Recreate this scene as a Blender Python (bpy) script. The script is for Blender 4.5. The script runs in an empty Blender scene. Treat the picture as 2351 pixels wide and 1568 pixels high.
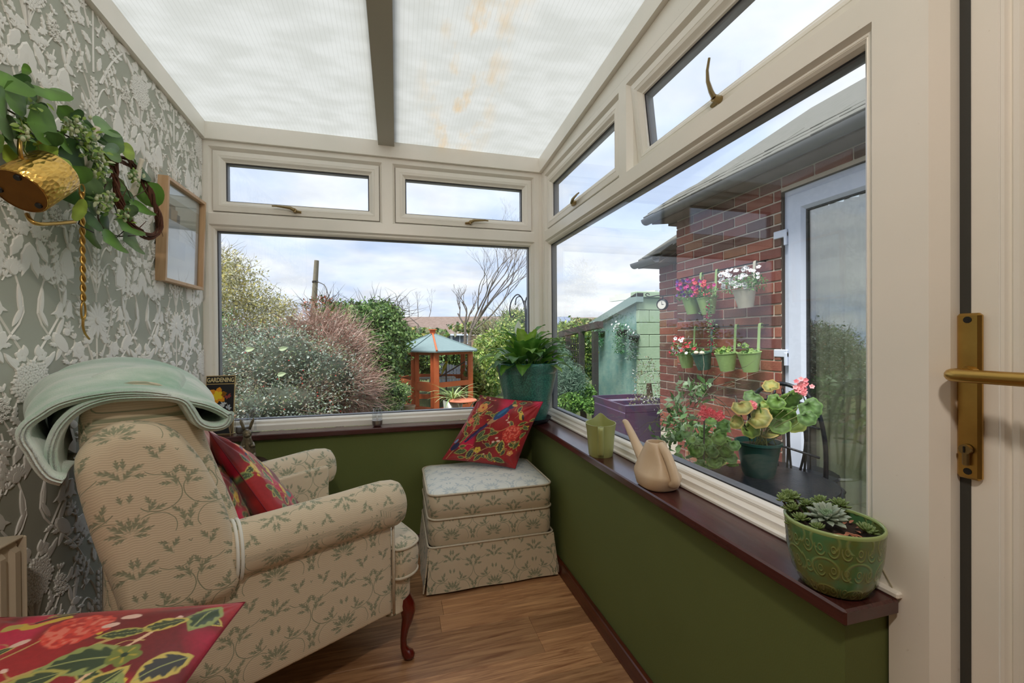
import bpy, bmesh, math, random
import numpy as np
from mathutils import Vector, Matrix
random.seed(7); RNG = np.random.default_rng(7)
SC = bpy.context.scene; COL = SC.collection; PI = math.pi
# ---------------------------------------------------------------- camera
HC = 1.15; FPX = 967.88
yaw, pitch, roll = (math.radians(a) for a in (15.262, -.318, -.387))
FW = np.array([math.sin(yaw)*math.cos(pitch), math.cos(yaw)*math.cos(pitch), math.sin(pitch)])
R0 = np.array([math.cos(yaw), -math.sin(yaw), 0.0]); U0 = np.cross(R0, FW)
RT = R0*math.cos(roll)+U0*math.sin(roll); UP = -R0*math.sin(roll)+U0*math.cos(roll)
CAM = np.array([0, 0, HC])
cd = bpy.data.cameras.new('camera'); cd.sensor_width = 36; cd.lens = FPX/2351*36; cd.clip_start = .02; cd.clip_end = 400
co = bpy.data.objects.new('camera', cd); COL.objects.link(co); SC.camera = co
co.matrix_world = Matrix(((RT[0], UP[0], -FW[0], 0), (RT[1], UP[1], -FW[1], 0), (RT[2], UP[2], -FW[2], HC), (0, 0, 0, 1)))
# ---------------------------------------------------------------- colour management
vs = SC.view_settings; vs.view_transform = 'Standard'; vs.look = 'None'; vs.gamma = 1; vs.use_curve_mapping = False; vs.exposure = 0.52
SC.display_settings.display_device = 'sRGB'
# ---------------------------------------------------------------- sky
SKY = 0.95
w = bpy.data.worlds.new('sky'); SC.world = w; w.use_nodes = True
nt = w.node_tree; nt.nodes.clear()
def N(t, **k):
    n = nt.nodes.new(t)
    for a, b in k.items(): setattr(n, a, b)
    return n
tc = N('ShaderNodeTexCoord'); sx = N('ShaderNodeSeparateXYZ'); nt.links.new(tc.outputs['Generated'], sx.inputs[0])
mz = N('ShaderNodeMath', operation='MAXIMUM'); nt.links.new(sx.outputs[2], mz.inputs[0]); mz.inputs[1].default_value = 0.0
mz2 = N('ShaderNodeMath', operation='ADD'); nt.links.new(mz.outputs[0], mz2.inputs[0]); mz2.inputs[1].default_value = .20
dx = N('ShaderNodeMath', operation='DIVIDE'); dy = N('ShaderNodeMath', operation='DIVIDE')
nt.links.new(sx.outputs[0], dx.inputs[0]); nt.links.new(mz2.outputs[0], dx.inputs[1])
nt.links.new(sx.outputs[1], dy.inputs[0]); nt.links.new(mz2.outputs[0], dy.inputs[1])
cb = N('ShaderNodeCombineXYZ'); nt.links.new(dx.outputs[0], cb.inputs[0]); nt.links.new(dy.outputs[0], cb.inputs[1])
n1 = N('ShaderNodeTexNoise'); n1.inputs['Scale'].default_value = .95; n1.inputs['Detail'].default_value = 7; n1.inputs['Roughness'].default_value = .55; n1.inputs['Distortion'].default_value = .3
nt.links.new(cb.outputs[0], n1.inputs['Vector'])
r1 = N('ShaderNodeValToRGB'); r1.color_ramp.elements[0].position = .40; r1.color_ramp.elements[0].color = (.60, .71, .93, 1)
r1.color_ramp.elements[1].position = .55; r1.color_ramp.elements[1].color = (.80, .82, .88, 1)
e = r1.color_ramp.elements.new(.64); e.color = (.93, .94, .97, 1)
nt.links.new(n1.outputs['Fac'], r1.inputs[0])
n2 = N('ShaderNodeTexNoise'); n2.inputs['Scale'].default_value = 2.4; n2.inputs['Detail'].default_value = 5
nt.links.new(cb.outputs[0], n2.inputs['Vector'])
r2 = N('ShaderNodeValToRGB'); r2.color_ramp.elements[0].position = .35; r2.color_ramp.elements[0].color = (.84, .85, .88, 1)
r2.color_ramp.elements[1].position = .6; r2.color_ramp.elements[1].color = (1.04, 1.04, 1.04, 1)
nt.links.new(n2.outputs['Fac'], r2.inputs[0])
mm = N('ShaderNodeMixRGB', blend_type='MULTIPLY'); mm.inputs[0].default_value = 1
nt.links.new(r1.outputs[0], mm.inputs[1]); nt.links.new(r2.outputs[0], mm.inputs[2])
bg = N('ShaderNodeBackground'); bg.inputs[1].default_value = SKY; nt.links.new(mm.outputs[0], bg.inputs[0])
wo = N('ShaderNodeOutputWorld'); nt.links.new(bg.outputs[0], wo.inputs[0])
# ---------------------------------------------------------------- sun through thin cloud
sd = bpy.data.lights.new('sun', 'SUN'); sd.energy = 4.5; sd.angle = math.radians(25); sd.color = (1, .96, .9)
so = bpy.data.objects.new('sun', sd); COL.objects.link(so)
so.rotation_euler = Vector((.42, .35, -1)).to_track_quat('-Z', 'Y').to_euler()
so.location = (-3, -3, 8)

# added warm fill light behind the camera, standing in for light from the house
ld = bpy.data.lights.new('fill_light', 'AREA'); ld.shape = 'DISK'; ld.size = .2; ld.energy = 17.5; ld.color = (1, .88, .76)
lo = bpy.data.objects.new('fill_light', ld); COL.objects.link(lo); lo.location = (-.1, -.3, 2.418); lo.rotation_euler = (math.radians(22), 0, 0)

# ---------------------------------------------------------------- pixel rays -> real points
def ray(px, py): return FW+(px-1175.5)/FPX*RT-(py-784)/FPX*UP
def at(px, py, ax, val):
    d = ray(px, py); i = 'XYZ'.index(ax); return CAM+d*((val-CAM[i])/d[i])
def W(px, py, k): return CAM+ray(px, py)*k

# ---------------------------------------------------------------- materials
class NB:
    """node material with a tiny expression helper"""
    def __init__(s, name):
        s.m = bpy.data.materials.new(name); s.m.use_nodes = True; s.t = s.m.node_tree
        s.b = s.t.nodes['Principled BSDF']; s.out = s.t.nodes['Material Output']
    def n(s, t, **k):
        x = s.t.nodes.new(t)
        for a, b in k.items(): setattr(x, a, b)
        return x
    def l(s, a, b): s.t.links.new(a, b)
    def put(s, sock, v):
        if isinstance(v, (int, float)): sock.default_value = v
        elif isinstance(v, (tuple, list)): sock.default_value = tuple(v) if len(v) == len(sock.default_value) else tuple(v)+(1,)
        else: s.l(v, sock)
    def math(s, op, a, b=None, c=None, clamp=False):
        x = s.n('ShaderNodeMath', operation=op); x.use_clamp = clamp; s.put(x.inputs[0], a)
        if b is not None: s.put(x.inputs[1], b)
        if c is not None: s.put(x.inputs[2], c)
        return x.outputs[0]
    def mix(s, f, a, b, bt='MIX'):
        x = s.n('ShaderNodeMixRGB', blend_type=bt); s.put(x.inputs[0], f); s.put(x.inputs[1], a); s.put(x.inputs[2], b); return x.outputs[0]
    def noise(s, scale, vec=None, detail=4, rough=.5, dist=0):
        x = s.n('ShaderNodeTexNoise'); x.inputs['Scale'].default_value = scale; x.inputs['Detail'].default_value = detail
        x.inputs['Roughness'].default_value = rough; x.inputs['Distortion'].default_value = dist
        if vec is not None: s.l(vec, x.inputs['Vector'])
        return x.outputs['Fac']
    def ramp(s, f, *st):
        x = s.n('ShaderNodeValToRGB'); cr = x.color_ramp
        while len(cr.elements) < len(st): cr.elements.new(.5)
        for e, (p, c) in zip(cr.elements, st): e.position = p; e.color = tuple(c)+(1,) if len(c) == 3 else c
        s.put(x.inputs[0], f); return x.outputs[0]
    def co(s, k='Object', scale=None, rot=None):
        x = s.n('ShaderNodeTexCoord').outputs[k]
        if scale or rot:
            m = s.n('ShaderNodeMapping'); s.l(x, m.inputs[0])
            if scale: m.inputs['Scale'].default_value = scale
            if rot: m.inputs['Rotation'].default_value = rot
            x = m.outputs[0]
        return x
    def bump(s, h, st=.3, d=.01):
        x = s.n('ShaderNodeBump'); x.inputs['Strength'].default_value = st; x.inputs['Distance'].default_value = d
        s.l(h, x.inputs['Height']); s.l(x.outputs[0], s.b.inputs['Normal']); return x
    def set(s, col=None, rough=None, metal=None, **k):
        if col is not None: s.put(s.b.inputs['Base Color'], col)
        if rough is not None: s.put(s.b.inputs['Roughness'], rough)
        if metal is not None: s.put(s.b.inputs['Metallic'], metal)
        for a, b in k.items(): s.put(s.b.inputs[a.replace('_', ' ')], b)
        return s.m
def c8(r, g, b):
    f = lambda v: (v/255/12.92) if v/255 <= .04045 else ((v/255+.055)/1.055)**2.4
    return (f(r), f(g), f(b))
def mat(name, col, rough=.5, metal=0, var=None, vs_=8, bump=0, bs=40, **k):
    b = NB(name); c = col
    if var is not None: c = b.mix(b.noise(vs_, b.co(), 5), col, var)
    if bump: b.bump(b.noise(bs, b.co(), 4), bump, .004)
    return b.set(c, rough, metal, **k)
def vmat(name, rough=.6, bump=0, bs=60, **k):
    b = NB(name); a = b.n('ShaderNodeAttribute', attribute_name='col')
    if bump: b.bump(b.noise(bs, b.co(), 4), bump, .004)
    return b.set(a.outputs['Color'], rough, 0, **k)
def leafmat(name, rough=.45, trans=.35):
    b = NB(name); a = b.n('ShaderNodeAttribute', attribute_name='col').outputs['Color']
    b.set(a, rough); t = b.n('ShaderNodeBsdfTranslucent'); b.l(a, t.inputs[0])
    m = b.n('ShaderNodeMixShader'); m.inputs[0].default_value = trans
    b.l(b.b.outputs[0], m.inputs[1]); b.l(t.outputs[0], m.inputs[2]); b.l(m.outputs[0], b.out.inputs[0]); return b.m
def glassmat(name, tint=(.97, .985, .98), f0=.05):
    b = NB(name); tr = b.n('ShaderNodeBsdfTransparent'); tr.inputs[0].default_value = tint+(1,)
    g = b.n('ShaderNodeBsdfGlossy'); g.inputs['Roughness'].default_value = .0
    lw = b.n('ShaderNodeLayerWeight'); p = b.math('POWER', lw.outputs['Facing'], 5.0)
    f = b.math('MULTIPLY_ADD', p, 1-f0, f0)
    m = b.n('ShaderNodeMixShader'); b.l(f, m.inputs[0]); b.l(tr.outputs[0], m.inputs[1]); b.l(g.outputs[0], m.inputs[2])
    b.l(m.outputs[0], b.out.inputs[0]); return b.m

# ---------------------------------------------------------------- mesh collector
class G:
    def __init__(s): s.v = []; s.f = []; s.c = []; s.n = 0; s.uv = None
    def add(s, vs_, fs, col=None):
        vs_ = [tuple(map(float, p)) for p in vs_]; o = s.n
        s.v += vs_; s.n += len(vs_); s.f += [tuple(i+o for i in f) for f in fs]
        s.c += [col if col is not None else (1, 1, 1)]*len(vs_) if not isinstance(col, list) else col
        return s
    def box(s, x0, x1, y0, y1, z0, z1, ch=0, col=None, M=None):
        if ch <= 0:
            V = [(x, y, z) for z in (z0, z1) for y in (y0, y1) for x in (x0, x1)]
            F = [(0, 2, 3, 1), (4, 5, 7, 6), (0, 1, 5, 4), (2, 6, 7, 3), (0, 4, 6, 2), (1, 3, 7, 5)]
        else:
            ch = min(ch, (x1-x0)*.45, (y1-y0)*.45, (z1-z0)*.45)
            V = []; ix = {}
            for a in (0, 1):
                for b in (0, 1):
                    for c in (0, 1):
                        p = [(x0, x1)[a], (y0, y1)[b], (z0, z1)[c]]; sg = [1-2*a, 1-2*b, 1-2*c]
                        for k in range(3):   # vertex lying on the face normal to k
                            q = [p[i]+(sg[i]*ch if i != k else 0) for i in range(3)]
                            ix[(a, b, c, k)] = len(V); V.append(tuple(q))
            F = []
            for k in range(3):
                i, j = [(1, 2), (2, 0), (0, 1)][k]
                for sd_ in (0, 1):
                    f = []
                    for (u, v_) in ((0, 0), (1, 0), (1, 1), (0, 1)):
                        t = [0, 0, 0]; t[k] = sd_; t[i] = u; t[j] = v_; f.append(ix[(*t, k)])
                    F.append(tuple(f if sd_ else f[::-1]))
            for k in range(3):
                i, j = [(1, 2), (2, 0), (0, 1)][k]
                for u in (0, 1):
                    for v_ in (0, 1):
                        t = [0, 0, 0]; t[i] = u; t[j] = v_; t2 = list(t); t2[k] = 1
                        f = [ix[(*t, i)], ix[(*t2, i)], ix[(*t2, j)], ix[(*t, j)]]
                        F.append(tuple(f if (u+v_) % 2 == 0 else f[::-1]))
            for a in (0, 1):
                for b in (0, 1):
                    for c in (0, 1):
                        f = [ix[(a, b, c, k)] for k in range(3)]
                        F.append(tuple(f[::-1] if (a+b+c) % 2 == 0 else f))
        if M is not None: V = [M @ Vector(p) for p in V]
        return s.add(V, F, col)
    def tube(s, pts, r, n=8, cap=True, closed=False, col=None, squash=None):
        P_ = [Vector(p) for p in pts]; m = len(P_); r = [r]*m if isinstance(r, (int, float)) else list(r)
        T = []
        for i in range(m):
            if closed: t = P_[(i+1) % m]-P_[i-1]
            else: t = P_[min(i+1, m-1)]-P_[max(i-1, 0)]
            T.append(t.normalized() if t.length > 1e-9 else Vector((0, 0, 1)))
        u = T[0].orthogonal().normalized(); V = []
        for i in range(m):
            u = (u-T[i]*u.dot(T[i]))
            u = u.normalized() if u.length > 1e-6 else T[i].orthogonal().normalized()
            v_ = T[i].cross(u)
            for k in range(n):
                a = 2*PI*k/n; V.append(P_[i]+(u*math.cos(a)+v_*math.sin(a)*(squash or 1))*r[i])
        F = []
        for i in range(m if closed else m-1):
            for k in range(n):
                a = i*n+k; b = i*n+(k+1) % n; c = ((i+1) % m)*n+(k+1) % n; d = ((i+1) % m)*n+k
                F.append((a, b, c, d))
        if cap and not closed: F += [tuple(range(n))[::-1], tuple((m-1)*n+k for k in range(n))]
        return s.add(V, F, col)
    def lathe(s, prof, n=32, c=(0, 0, 0), M=None, col=None, cap=False):
        V = []; F = []; m = len(prof)
        for (r, z) in prof:
            for k in range(n):
                a = 2*PI*k/n; V.append(Vector((r*math.cos(a), r*math.sin(a), z)))
        for i in range(m-1):
            for k in range(n): F.append((i*n+k, i*n+(k+1) % n, (i+1)*n+(k+1) % n, (i+1)*n+k))
        if cap: F += [tuple(range(n))[::-1], tuple((m-1)*n+k for k in range(n))]
        V = [(M @ p if M is not None else p)+Vector(c) for p in V]
        return s.add(V, F, col)
    def ell(s, c, r, n=16, m=10, M=None, col=None):
        r = (r, r, r) if isinstance(r, (int, float)) else r; V = [Vector((0, 0, -r[2]))]; F = []
        for i in range(1, m):
            t = -PI/2+PI*i/m
            for k in range(n):
                a = 2*PI*k/n; V.append(Vector((r[0]*math.cos(t)*math.cos(a), r[1]*math.cos(t)*math.sin(a), r[2]*math.sin(t))))
        V.append(Vector((0, 0, r[2]))); L = len(V)-1
        for k in range(n):
            F.append((0, 1+(k+1) % n, 1+k)); F.append((L, L-n+k, L-n+(k+1) % n))
        for i in range(m-2):
            for k in range(n): F.append((1+i*n+k, 1+i*n+(k+1) % n, 1+(i+1)*n+(k+1) % n, 1+(i+1)*n+k))
        V = [(M @ p if M is not None else p)+Vector(c) for p in V]
        return s.add(V, F, col)
    def grid(s, A, cu=False, cv=False, col=None):
        A = np.asarray(A, float); a, b = A.shape[:2]; F = []
        for i in range(a if cu else a-1):
            for j in range(b if cv else b-1):
                i2 = (i+1) % a; j2 = (j+1) % b; F.append((i*b+j, i2*b+j, i2*b+j2, i*b+j2))
        return s.add(A.reshape(-1, 3), F, col)
    def xf(s, M): s.v = [tuple(M @ Vector(p)) for p in s.v]; return s
    def blade(s, base, d, up, L, wd, curl=.3, n=6, fold=.25, col=None, tip=1.0, stalk=0):
        """a leaf blade: base point, direction, face normal, length, width, droop, mid fold"""
        d = Vector(d).normalized(); up = Vector(up); up = (up-d*up.dot(d)).normalized(); sd_ = d.cross(up)
        V = []; p = Vector(base)
        for i in range(n+1):
            t = i/n; a = -curl*t; dd = d*math.cos(a)+up*math.sin(a); uu = up*math.cos(a)-d*math.sin(a)
            ww = wd*.5*(math.sin(PI*min(t**.8, 1))**.75)*(1 if t < .999 else 0)+(.0008 if i in (0, n) else 0)
            V += [p-sd_*ww+uu*ww*fold, p, p+sd_*ww+uu*ww*fold]; p = p+dd*(L/n)
        F = []
        for i in range(n):
            o = i*3; F += [(o, o+1, o+4, o+3), (o+1, o+2, o+5, o+4)]
        return s.add(V, F, col)
def mesh_of(name, g, m, smooth=False, vcol=False, uvf=None):
    me = bpy.data.meshes.new(name); me.from_pydata(g.v, [], g.f)
    if vcol:
        a = me.color_attributes.new('col', 'FLOAT_COLOR', 'POINT')
        arr = np.ones((len(g.v), 4), np.float32); arr[:, :3] = np.array(g.c, np.float32).reshape(-1, 3); a.data.foreach_set('color', arr.ravel())
    if uvf is not None:
        uv = me.uv_layers.new(name='uv')
        if isinstance(uvf, str):
            co_ = np.array(g.v); nl = len(me.loops); vi = np.empty(nl, np.int32); me.loops.foreach_get('vertex_index', vi)
            nr = np.empty(len(me.polygons)*3, np.float32); me.polygons.foreach_get('normal', nr); nr = np.abs(nr.reshape(-1, 3))
            lt = np.empty(len(me.polygons), np.int32); me.polygons.foreach_get('loop_total', lt)
            ax = np.repeat(np.argmax(nr*np.array([1, 1, 1.15]), 1), lt); P_ = co_[vi]; o = np.zeros((nl, 2))
            for k, (i, j) in enumerate(((1, 2), (0, 2), (0, 1))): q = ax == k; o[q] = P_[q][:, (i, j)]
            uv.data.foreach_set('uv', o.ravel().astype(np.float32))
        else:
            nl = len(me.loops); vi = np.empty(nl, np.int32); me.loops.foreach_get('vertex_index', vi)
            uv.data.foreach_set('uv', np.asarray(uvf, np.float32)[vi].ravel())
    if m is not None:
        for q in (m if isinstance(m, (list, tuple)) else [m]): me.materials.append(q)
    if smooth: me.polygons.foreach_set('use_smooth', [True]*len(me.polygons))
    me.update(); return me
def ob(name, g, m=None, parent=None, smooth=False, vcol=False, uvf=None, kind=None, label=None, cat=None, group=None, autos=None):
    me = g if isinstance(g, bpy.types.Mesh) else mesh_of(name, g, m, smooth, vcol, uvf)
    o = bpy.data.objects.new(name, me); COL.objects.link(o)
    if parent is not None: o.parent = parent
    if autos is not None and smooth: me.set_sharp_from_angle(angle=math.radians(autos))
    if kind: o['kind'] = kind
    if label: o['label'] = label
    if cat: o['category'] = cat
    if group: o['group'] = group
    return o
def thing(name, label=None, cat=None, loc=(0, 0, 0), rz=0, group=None, kind=None):
    o = bpy.data.objects.new(name, None); COL.objects.link(o); o.location = loc; o.rotation_euler = (0, 0, rz); o.empty_display_size = .1
    if label: o['label'] = label
    if cat: o['category'] = cat
    if group: o['group'] = group
    if kind: o['kind'] = kind
    return o
def Loc(root, g):
    """world coordinates -> the root's local ones"""
    M = (Matrix.Translation(root.location) @ root.rotation_euler.to_matrix().to_4x4()).inverted(); return g.xf(M)
def spline(pts, n=24, closed=False):
    P_ = [np.array(p, float) for p in pts]; m = len(P_); out = []
    segs = m if closed else m-1
    for i in range(segs):
        g_ = (lambda k: P_[k % m]) if closed else (lambda k: P_[max(0, min(m-1, k))])
        p0, p1, p2, p3 = g_(i-1), g_(i), g_(i+1), g_(i+2); q = max(1, n//segs)
        for j in range(q):
            t = j/q; out.append(.5*((2*p1)+(p2-p0)*t+(2*p0-5*p1+4*p2-p3)*t*t+(3*p1-p0-3*p2+p3)*t**3))
    if not closed: out.append(P_[-1])
    return out
def rbox(x0, x1, y0, y1, z0, z1, r, n=6, bulge=0):
    """soft upholstered block: rounded box with an optional crown on each face"""
    g = G(); c = np.array([(x0+x1)/2, (y0+y1)/2, (z0+z1)/2]); h = np.array([(x1-x0)/2, (y1-y0)/2, (z1-z0)/2]); r = min(r, *h*.999)
    ang = np.linspace(0, 1, n+1)
    def axis(hh):   # parameter positions, dense in the corners
        a = [-hh+r*(1-math.cos(PI/2*t))*1.0 for t in ang]; mid = np.linspace(-hh+r, hh-r, max(3, int((2*hh-2*r)/.05)))[1:-1]
        return np.array(a+list(mid)+[-q for q in a[::-1]])
    for k in range(3):
        i, j = [(1, 2), (2, 0), (0, 1)][k]; A = axis(h[i]); B = axis(h[j])
        for sd_ in (-1, 1):
            P_ = np.zeros((len(A), len(B), 3)); P_[:, :, i] = A[:, None]; P_[:, :, j] = B[None, :]; P_[:, :, k] = sd_*h[k]
            core = np.clip(P_, -(h-r), h-r); d = P_-core; L = np.linalg.norm(d, axis=2, keepdims=True); Q = core+d/np.maximum(L, 1e-9)*r
            if bulge: Q[:, :, k] += sd_*bulge*np.clip(1-(P_[:, :, i]/h[i])**2, 0, 1)*np.clip(1-(P_[:, :, j]/h[j])**2, 0, 1)
            if sd_ < 0: Q = Q[::-1]
            g.grid(Q+c)
    return g
def weld(o, d=.0004):
    bm = bmesh.new(); bm.from_mesh(o.data); bmesh.ops.remove_doubles(bm, verts=bm.verts, dist=d); bmesh.ops.recalc_face_normals(bm, faces=bm.faces); bm.to_mesh(o.data); bm.free()
    o.data.polygons.foreach_set('use_smooth', [True]*len(o.data.polygons)); o.data.update(); return o
def frame(mp, u0, u1, v0, v1, prof, g=None):
    """mitred rectangular frame; prof = [(inset, depth)], mp maps (u, v, depth) to the world"""
    g = g or G(); V = []
    for (i, d) in prof: V += [mp(u0+i, v0+i, d), mp(u1-i, v0+i, d), mp(u1-i, v1-i, d), mp(u0+i, v1-i, d)]
    F = []
    for k in range(len(prof)-1):
        for q in range(4): a = k*4+q; b = k*4+(q+1) % 4; F.append((a, b, b+4, a+4))
    return g.add(V, F)
# ================================================================ MATERIALS
def upvc():
    b = NB('upvc_white'); n = b.noise(3, b.co(), 4); g_ = b.noise(60, b.co(), 3)
    c = b.mix(b.ramp(n, (.35, (0, 0, 0)), (.7, (1, 1, 1))), c8(246, 240, 230), c8(236, 234, 224))
    c = b.mix(b.ramp(g_, (.74, (0, 0, 0)), (.78, (.25, .25, .25))), c, c8(190, 175, 155)); return b.set(c, .32)
M_UP = upvc()
M_GASK = mat('black_gasket', c8(38, 40, 46), .6)
M_SPACER = mat('grey_spacer', c8(120, 122, 128), .4)
M_GLASS = glassmat('window_glass')
M_THIN = glassmat('thin_glass', (.95, .96, .97), .06)
M_GREEN = mat('olive_green_paint', c8(92, 102, 50), .85, var=c8(104, 114, 60), vs_=2, bump=.12, bs=260)
def wood(name, c1, c2, rough, sc=(3, 60, 60), rot=None, coat=0):
    b = NB(name); v = b.co('Object', sc, rot); n = b.noise(1, v, 8, .65, .6); n2 = b.noise(.35, v, 3)
    c = b.mix(b.ramp(n, (.3, (0, 0, 0)), (.7, (1, 1, 1))), c1, c2); c = b.mix(b.math('MULTIPLY', n2, .4), c, c1)
    b.bump(n, .08, .002); return b.set(c, rough, Coat_Weight=coat, Coat_Roughness=.15)
M_SILLX = wood('mahogany_sill_foil', c8(54, 24, 22), c8(92, 46, 42), .26, (60, 3, 60), coat=.4)
M_SILLB = wood('mahogany_sill_foil_back', c8(54, 24, 22), c8(92, 46, 42), .26, (3, 60, 60), coat=.4)
M_SKIRT = wood('dark_red_skirting_wood', c8(66, 28, 16), c8(104, 46, 26), .35, (60, 3, 60), coat=.2)
M_WALLBG = mat('sage_wallpaper_ground', c8(184, 187, 175), .75, var=c8(172, 176, 163), vs_=5)
M_RELIEF = mat('white_wallpaper_motif', c8(244, 243, 238), .7, var=c8(236, 235, 230), vs_=9)
def poly():
    b = NB('translucent_polycarbonate'); oc = b.n('ShaderNodeTexCoord').outputs['Object']
    s = b.n('ShaderNodeSeparateXYZ'); b.l(oc, s.inputs[0])
    p = b.math('PINGPONG', s.outputs[0], .0085); rib = b.math('SMOOTHSTEP' if False else 'LESS_THAN', p, .0011)
    n = b.noise(5, b.co('Object', (2.2, .8, 1)), 6, .6); stain = b.ramp(n, (.48, (0, 0, 0)), (.66, (1, 1, 1)))
    xm = b.math('SUBTRACT', 1, b.math('MULTIPLY', b.math('ABSOLUTE', b.math('SUBTRACT', s.outputs[0], .30)), 4.5), clamp=True)
    st = b.math('MULTIPLY', b.math('MULTIPLY', stain, xm), .9)
    n2 = b.noise(7, b.co('Object', (1, 2, 1)), 5)
    c = b.mix(b.ramp(n2, (.4, (0, 0, 0)), (.62, (1, 1, 1))), (.60, .61, .59), (.645, .655, .64))
    c = b.mix(st, c, (.66, .52, .34)); c = b.mix(b.math('MULTIPLY', rib, .34), c, (.45, .45, .42))
    t = b.n('ShaderNodeBsdfTranslucent'); b.l(c, t.inputs[0]); b.set(c, .35)
    m = b.n('ShaderNodeMixShader'); m.inputs[0].default_value = .82
    b.l(b.b.outputs[0], m.inputs[1]); b.l(t.outputs[0], m.inputs[2]); b.l(m.outputs[0], b.out.inputs[0]); return b.m
M_POLY = poly()
def plankmat(i):
    r = random.Random(i); d = r.uniform(-.24, .16)
    A = [max(0, v*(1+d)) for v in c8(206, 158, 112)]; B = [max(0, v*(1+d)) for v in c8(126, 80, 50)]
    b = NB('walnut_plank_%d' % i); v = b.co('Object', (3.2, 42, 10))
    n = b.noise(1.0, v, 9, .62, .9+.5*(i % 3)); n2 = b.noise(4, b.co('Object', (1, 8, 1)), 4, .5, 1.5)
    c = b.mix(b.ramp(n, (.3, (0, 0, 0)), (.68, (1, 1, 1))), tuple(B), tuple(A)); c = b.mix(b.ramp(n2, (.5, (0, 0, 0)), (.72, (.55, .55, .55))), c, tuple(x*.8 for x in A))
    b.bump(n, .1, .001); return b.set(c, b.math('MULTIPLY_ADD', n, .2, .3))
M_PL = [plankmat(i) for i in range(6)]
M_BRASS = mat('aged_brass', c8(214, 176, 100), .32, 1, var=c8(150, 116, 60), vs_=14)
M_BRASSD = mat('antique_bronze_handle', c8(150, 130, 92), .35, 1)
M_BLACK = mat('black_rubber', c8(16, 15, 14), .5)
M_PLASTER = mat('cream_plaster', c8(214, 208, 194), .9)
def damask(name, base, base2, leaf, hatch=.35, bs=1.0):
    b = NB(name); uv = b.n('ShaderNodeUVMap', uv_map='uv').outputs[0]; s = b.n('ShaderNodeSeparateXYZ'); sc_ = b.n('ShaderNodeMapping'); sc_.inputs['Scale'].default_value = (1.22, 1.22, 1); b.l(uv, sc_.inputs[0]); b.l(sc_.outputs[0], s.inputs[0])
    wob = b.math('MULTIPLY', b.math('SUBTRACT', b.noise(28, uv, 2), .5), .008)
    u = b.math('PINGPONG', b.math('ADD', s.outputs[0], wob), .12); v = b.math('WRAP', b.math('ADD', s.outputs[1], wob), .28, 0)
    cb_ = b.n('ShaderNodeCombineXYZ'); b.l(u, cb_.inputs[0]); b.l(v, cb_.inputs[1]); p = cb_.outputs[0]
    L = []
    for (x, y, a, l, wd) in [(0, .045, 90, .030, .008), (.013, .048, 66, .032, .009), (.025, .040, 42, .032, .009), (.030, .024, 14, .028, .008), (.022, .010, -18, .022, .007),
                             (.050, .085, 60, .026, .009), (.066, .078, 20, .022, .008), (.044, .102, 105, .020, .008), (.010, .118, 78, .018, .008),
                             (.105, .150, 100, .028, .010), (.090, .165, 135, .024, .009), (.112, .178, 70, .020, .009), (.085, .142, 170, .020, .008),
                             (.012, .185, 55, .026, .010), (.030, .200, 25, .026, .009), (.006, .215, 88, .022, .008), (.034, .176, -10, .020, .008),
                             (.070, .232, 120, .026, .009), (.088, .246, 60, .022, .009), (.062, .252, 160, .018, .007), (.112, .040, 95, .026, .010), (.100, .062, 130, .022, .008), (.115, .012, 70, .020, .008)]:
        m = b.n('ShaderNodeMapping', vector_type='TEXTURE'); b.l(p, m.inputs[0]); m.inputs['Location'].default_value = (x, y, 0)
        m.inputs['Rotation'].default_value = (0, 0, math.radians(a)); m.inputs['Scale'].default_value = (l*.85, wd*.95, 1)
        q = b.n('ShaderNodeSeparateXYZ'); b.l(m.outputs[0], q.inputs[0])
        ay = b.math('ABSOLUTE', q.outputs[1]); sr = b.math('MULTIPLY_ADD', b.math('SINE', b.math('MULTIPLY', b.math('ADD', q.outputs[0], b.math('MULTIPLY', ay, -.5)), 11)), .30, .95)
        L.append(b.math('MULTIPLY', b.math('SUBTRACT', b.math('MULTIPLY_ADD', b.math('MULTIPLY', q.outputs[0], -1), q.outputs[0], 1), b.math('MULTIPLY', ay, b.math('DIVIDE', 1, sr))), sr))
    S = []
    for (x, y, R, wd) in [(.066, .118, .052, .0018), (.052, .020, .044, .0014), (.080, .215, .046, .0014)]:
        dx_ = b.math('SUBTRACT', u, x); dy_ = b.math('SUBTRACT', v, y)
        d = b.math('SQRT', b.math('ADD', b.math('MULTIPLY', dx_, dx_), b.math('MULTIPLY', dy_, dy_)))
        ring_ = b.math('SUBTRACT', 1, b.math('DIVIDE', b.math('ABSOLUTE', b.math('SUBTRACT', d, R)), wd))
        S.append(b.math('MINIMUM', ring_, b.math('MULTIPLY', b.math('ADD', dx_, b.math('MULTIPLY', dy_, .8 if len(S) % 2 else -1.2)), 400)))
    f = L[0]
    for q in L[1:]+S: f = b.math('MAXIMUM', f, q)
    f = b.math('MULTIPLY', b.math('MAXIMUM', f, 0), 1.7, clamp=True)
    hw = b.math('ADD', b.math('MULTIPLY', s.outputs[1], 900), b.math('MULTIPLY', b.math('SINE', b.math('MULTIPLY', s.outputs[0], 160)), 1.6))
    h = b.math('MULTIPLY_ADD', b.math('SINE', hw), .5, .5)
    c = b.mix(b.math('MULTIPLY', h, hatch), base, base2); c = b.mix(b.math('MULTIPLY', f, .85), c, leaf)
    vein = b.math('MULTIPLY', b.math('SUBTRACT', 1, f), .0)
    ht = b.math('ADD', b.math('MULTIPLY', f, -.7), b.math('MULTIPLY', h, .22)); b.bump(ht, .35*bs, .0025)
    return b.set(c, .82, Sheen_Weight=.15)
M_DAM = damask('sage_damask_upholstery', c8(216, 201, 174), c8(180, 163, 134), c8(128, 138, 112))
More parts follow.
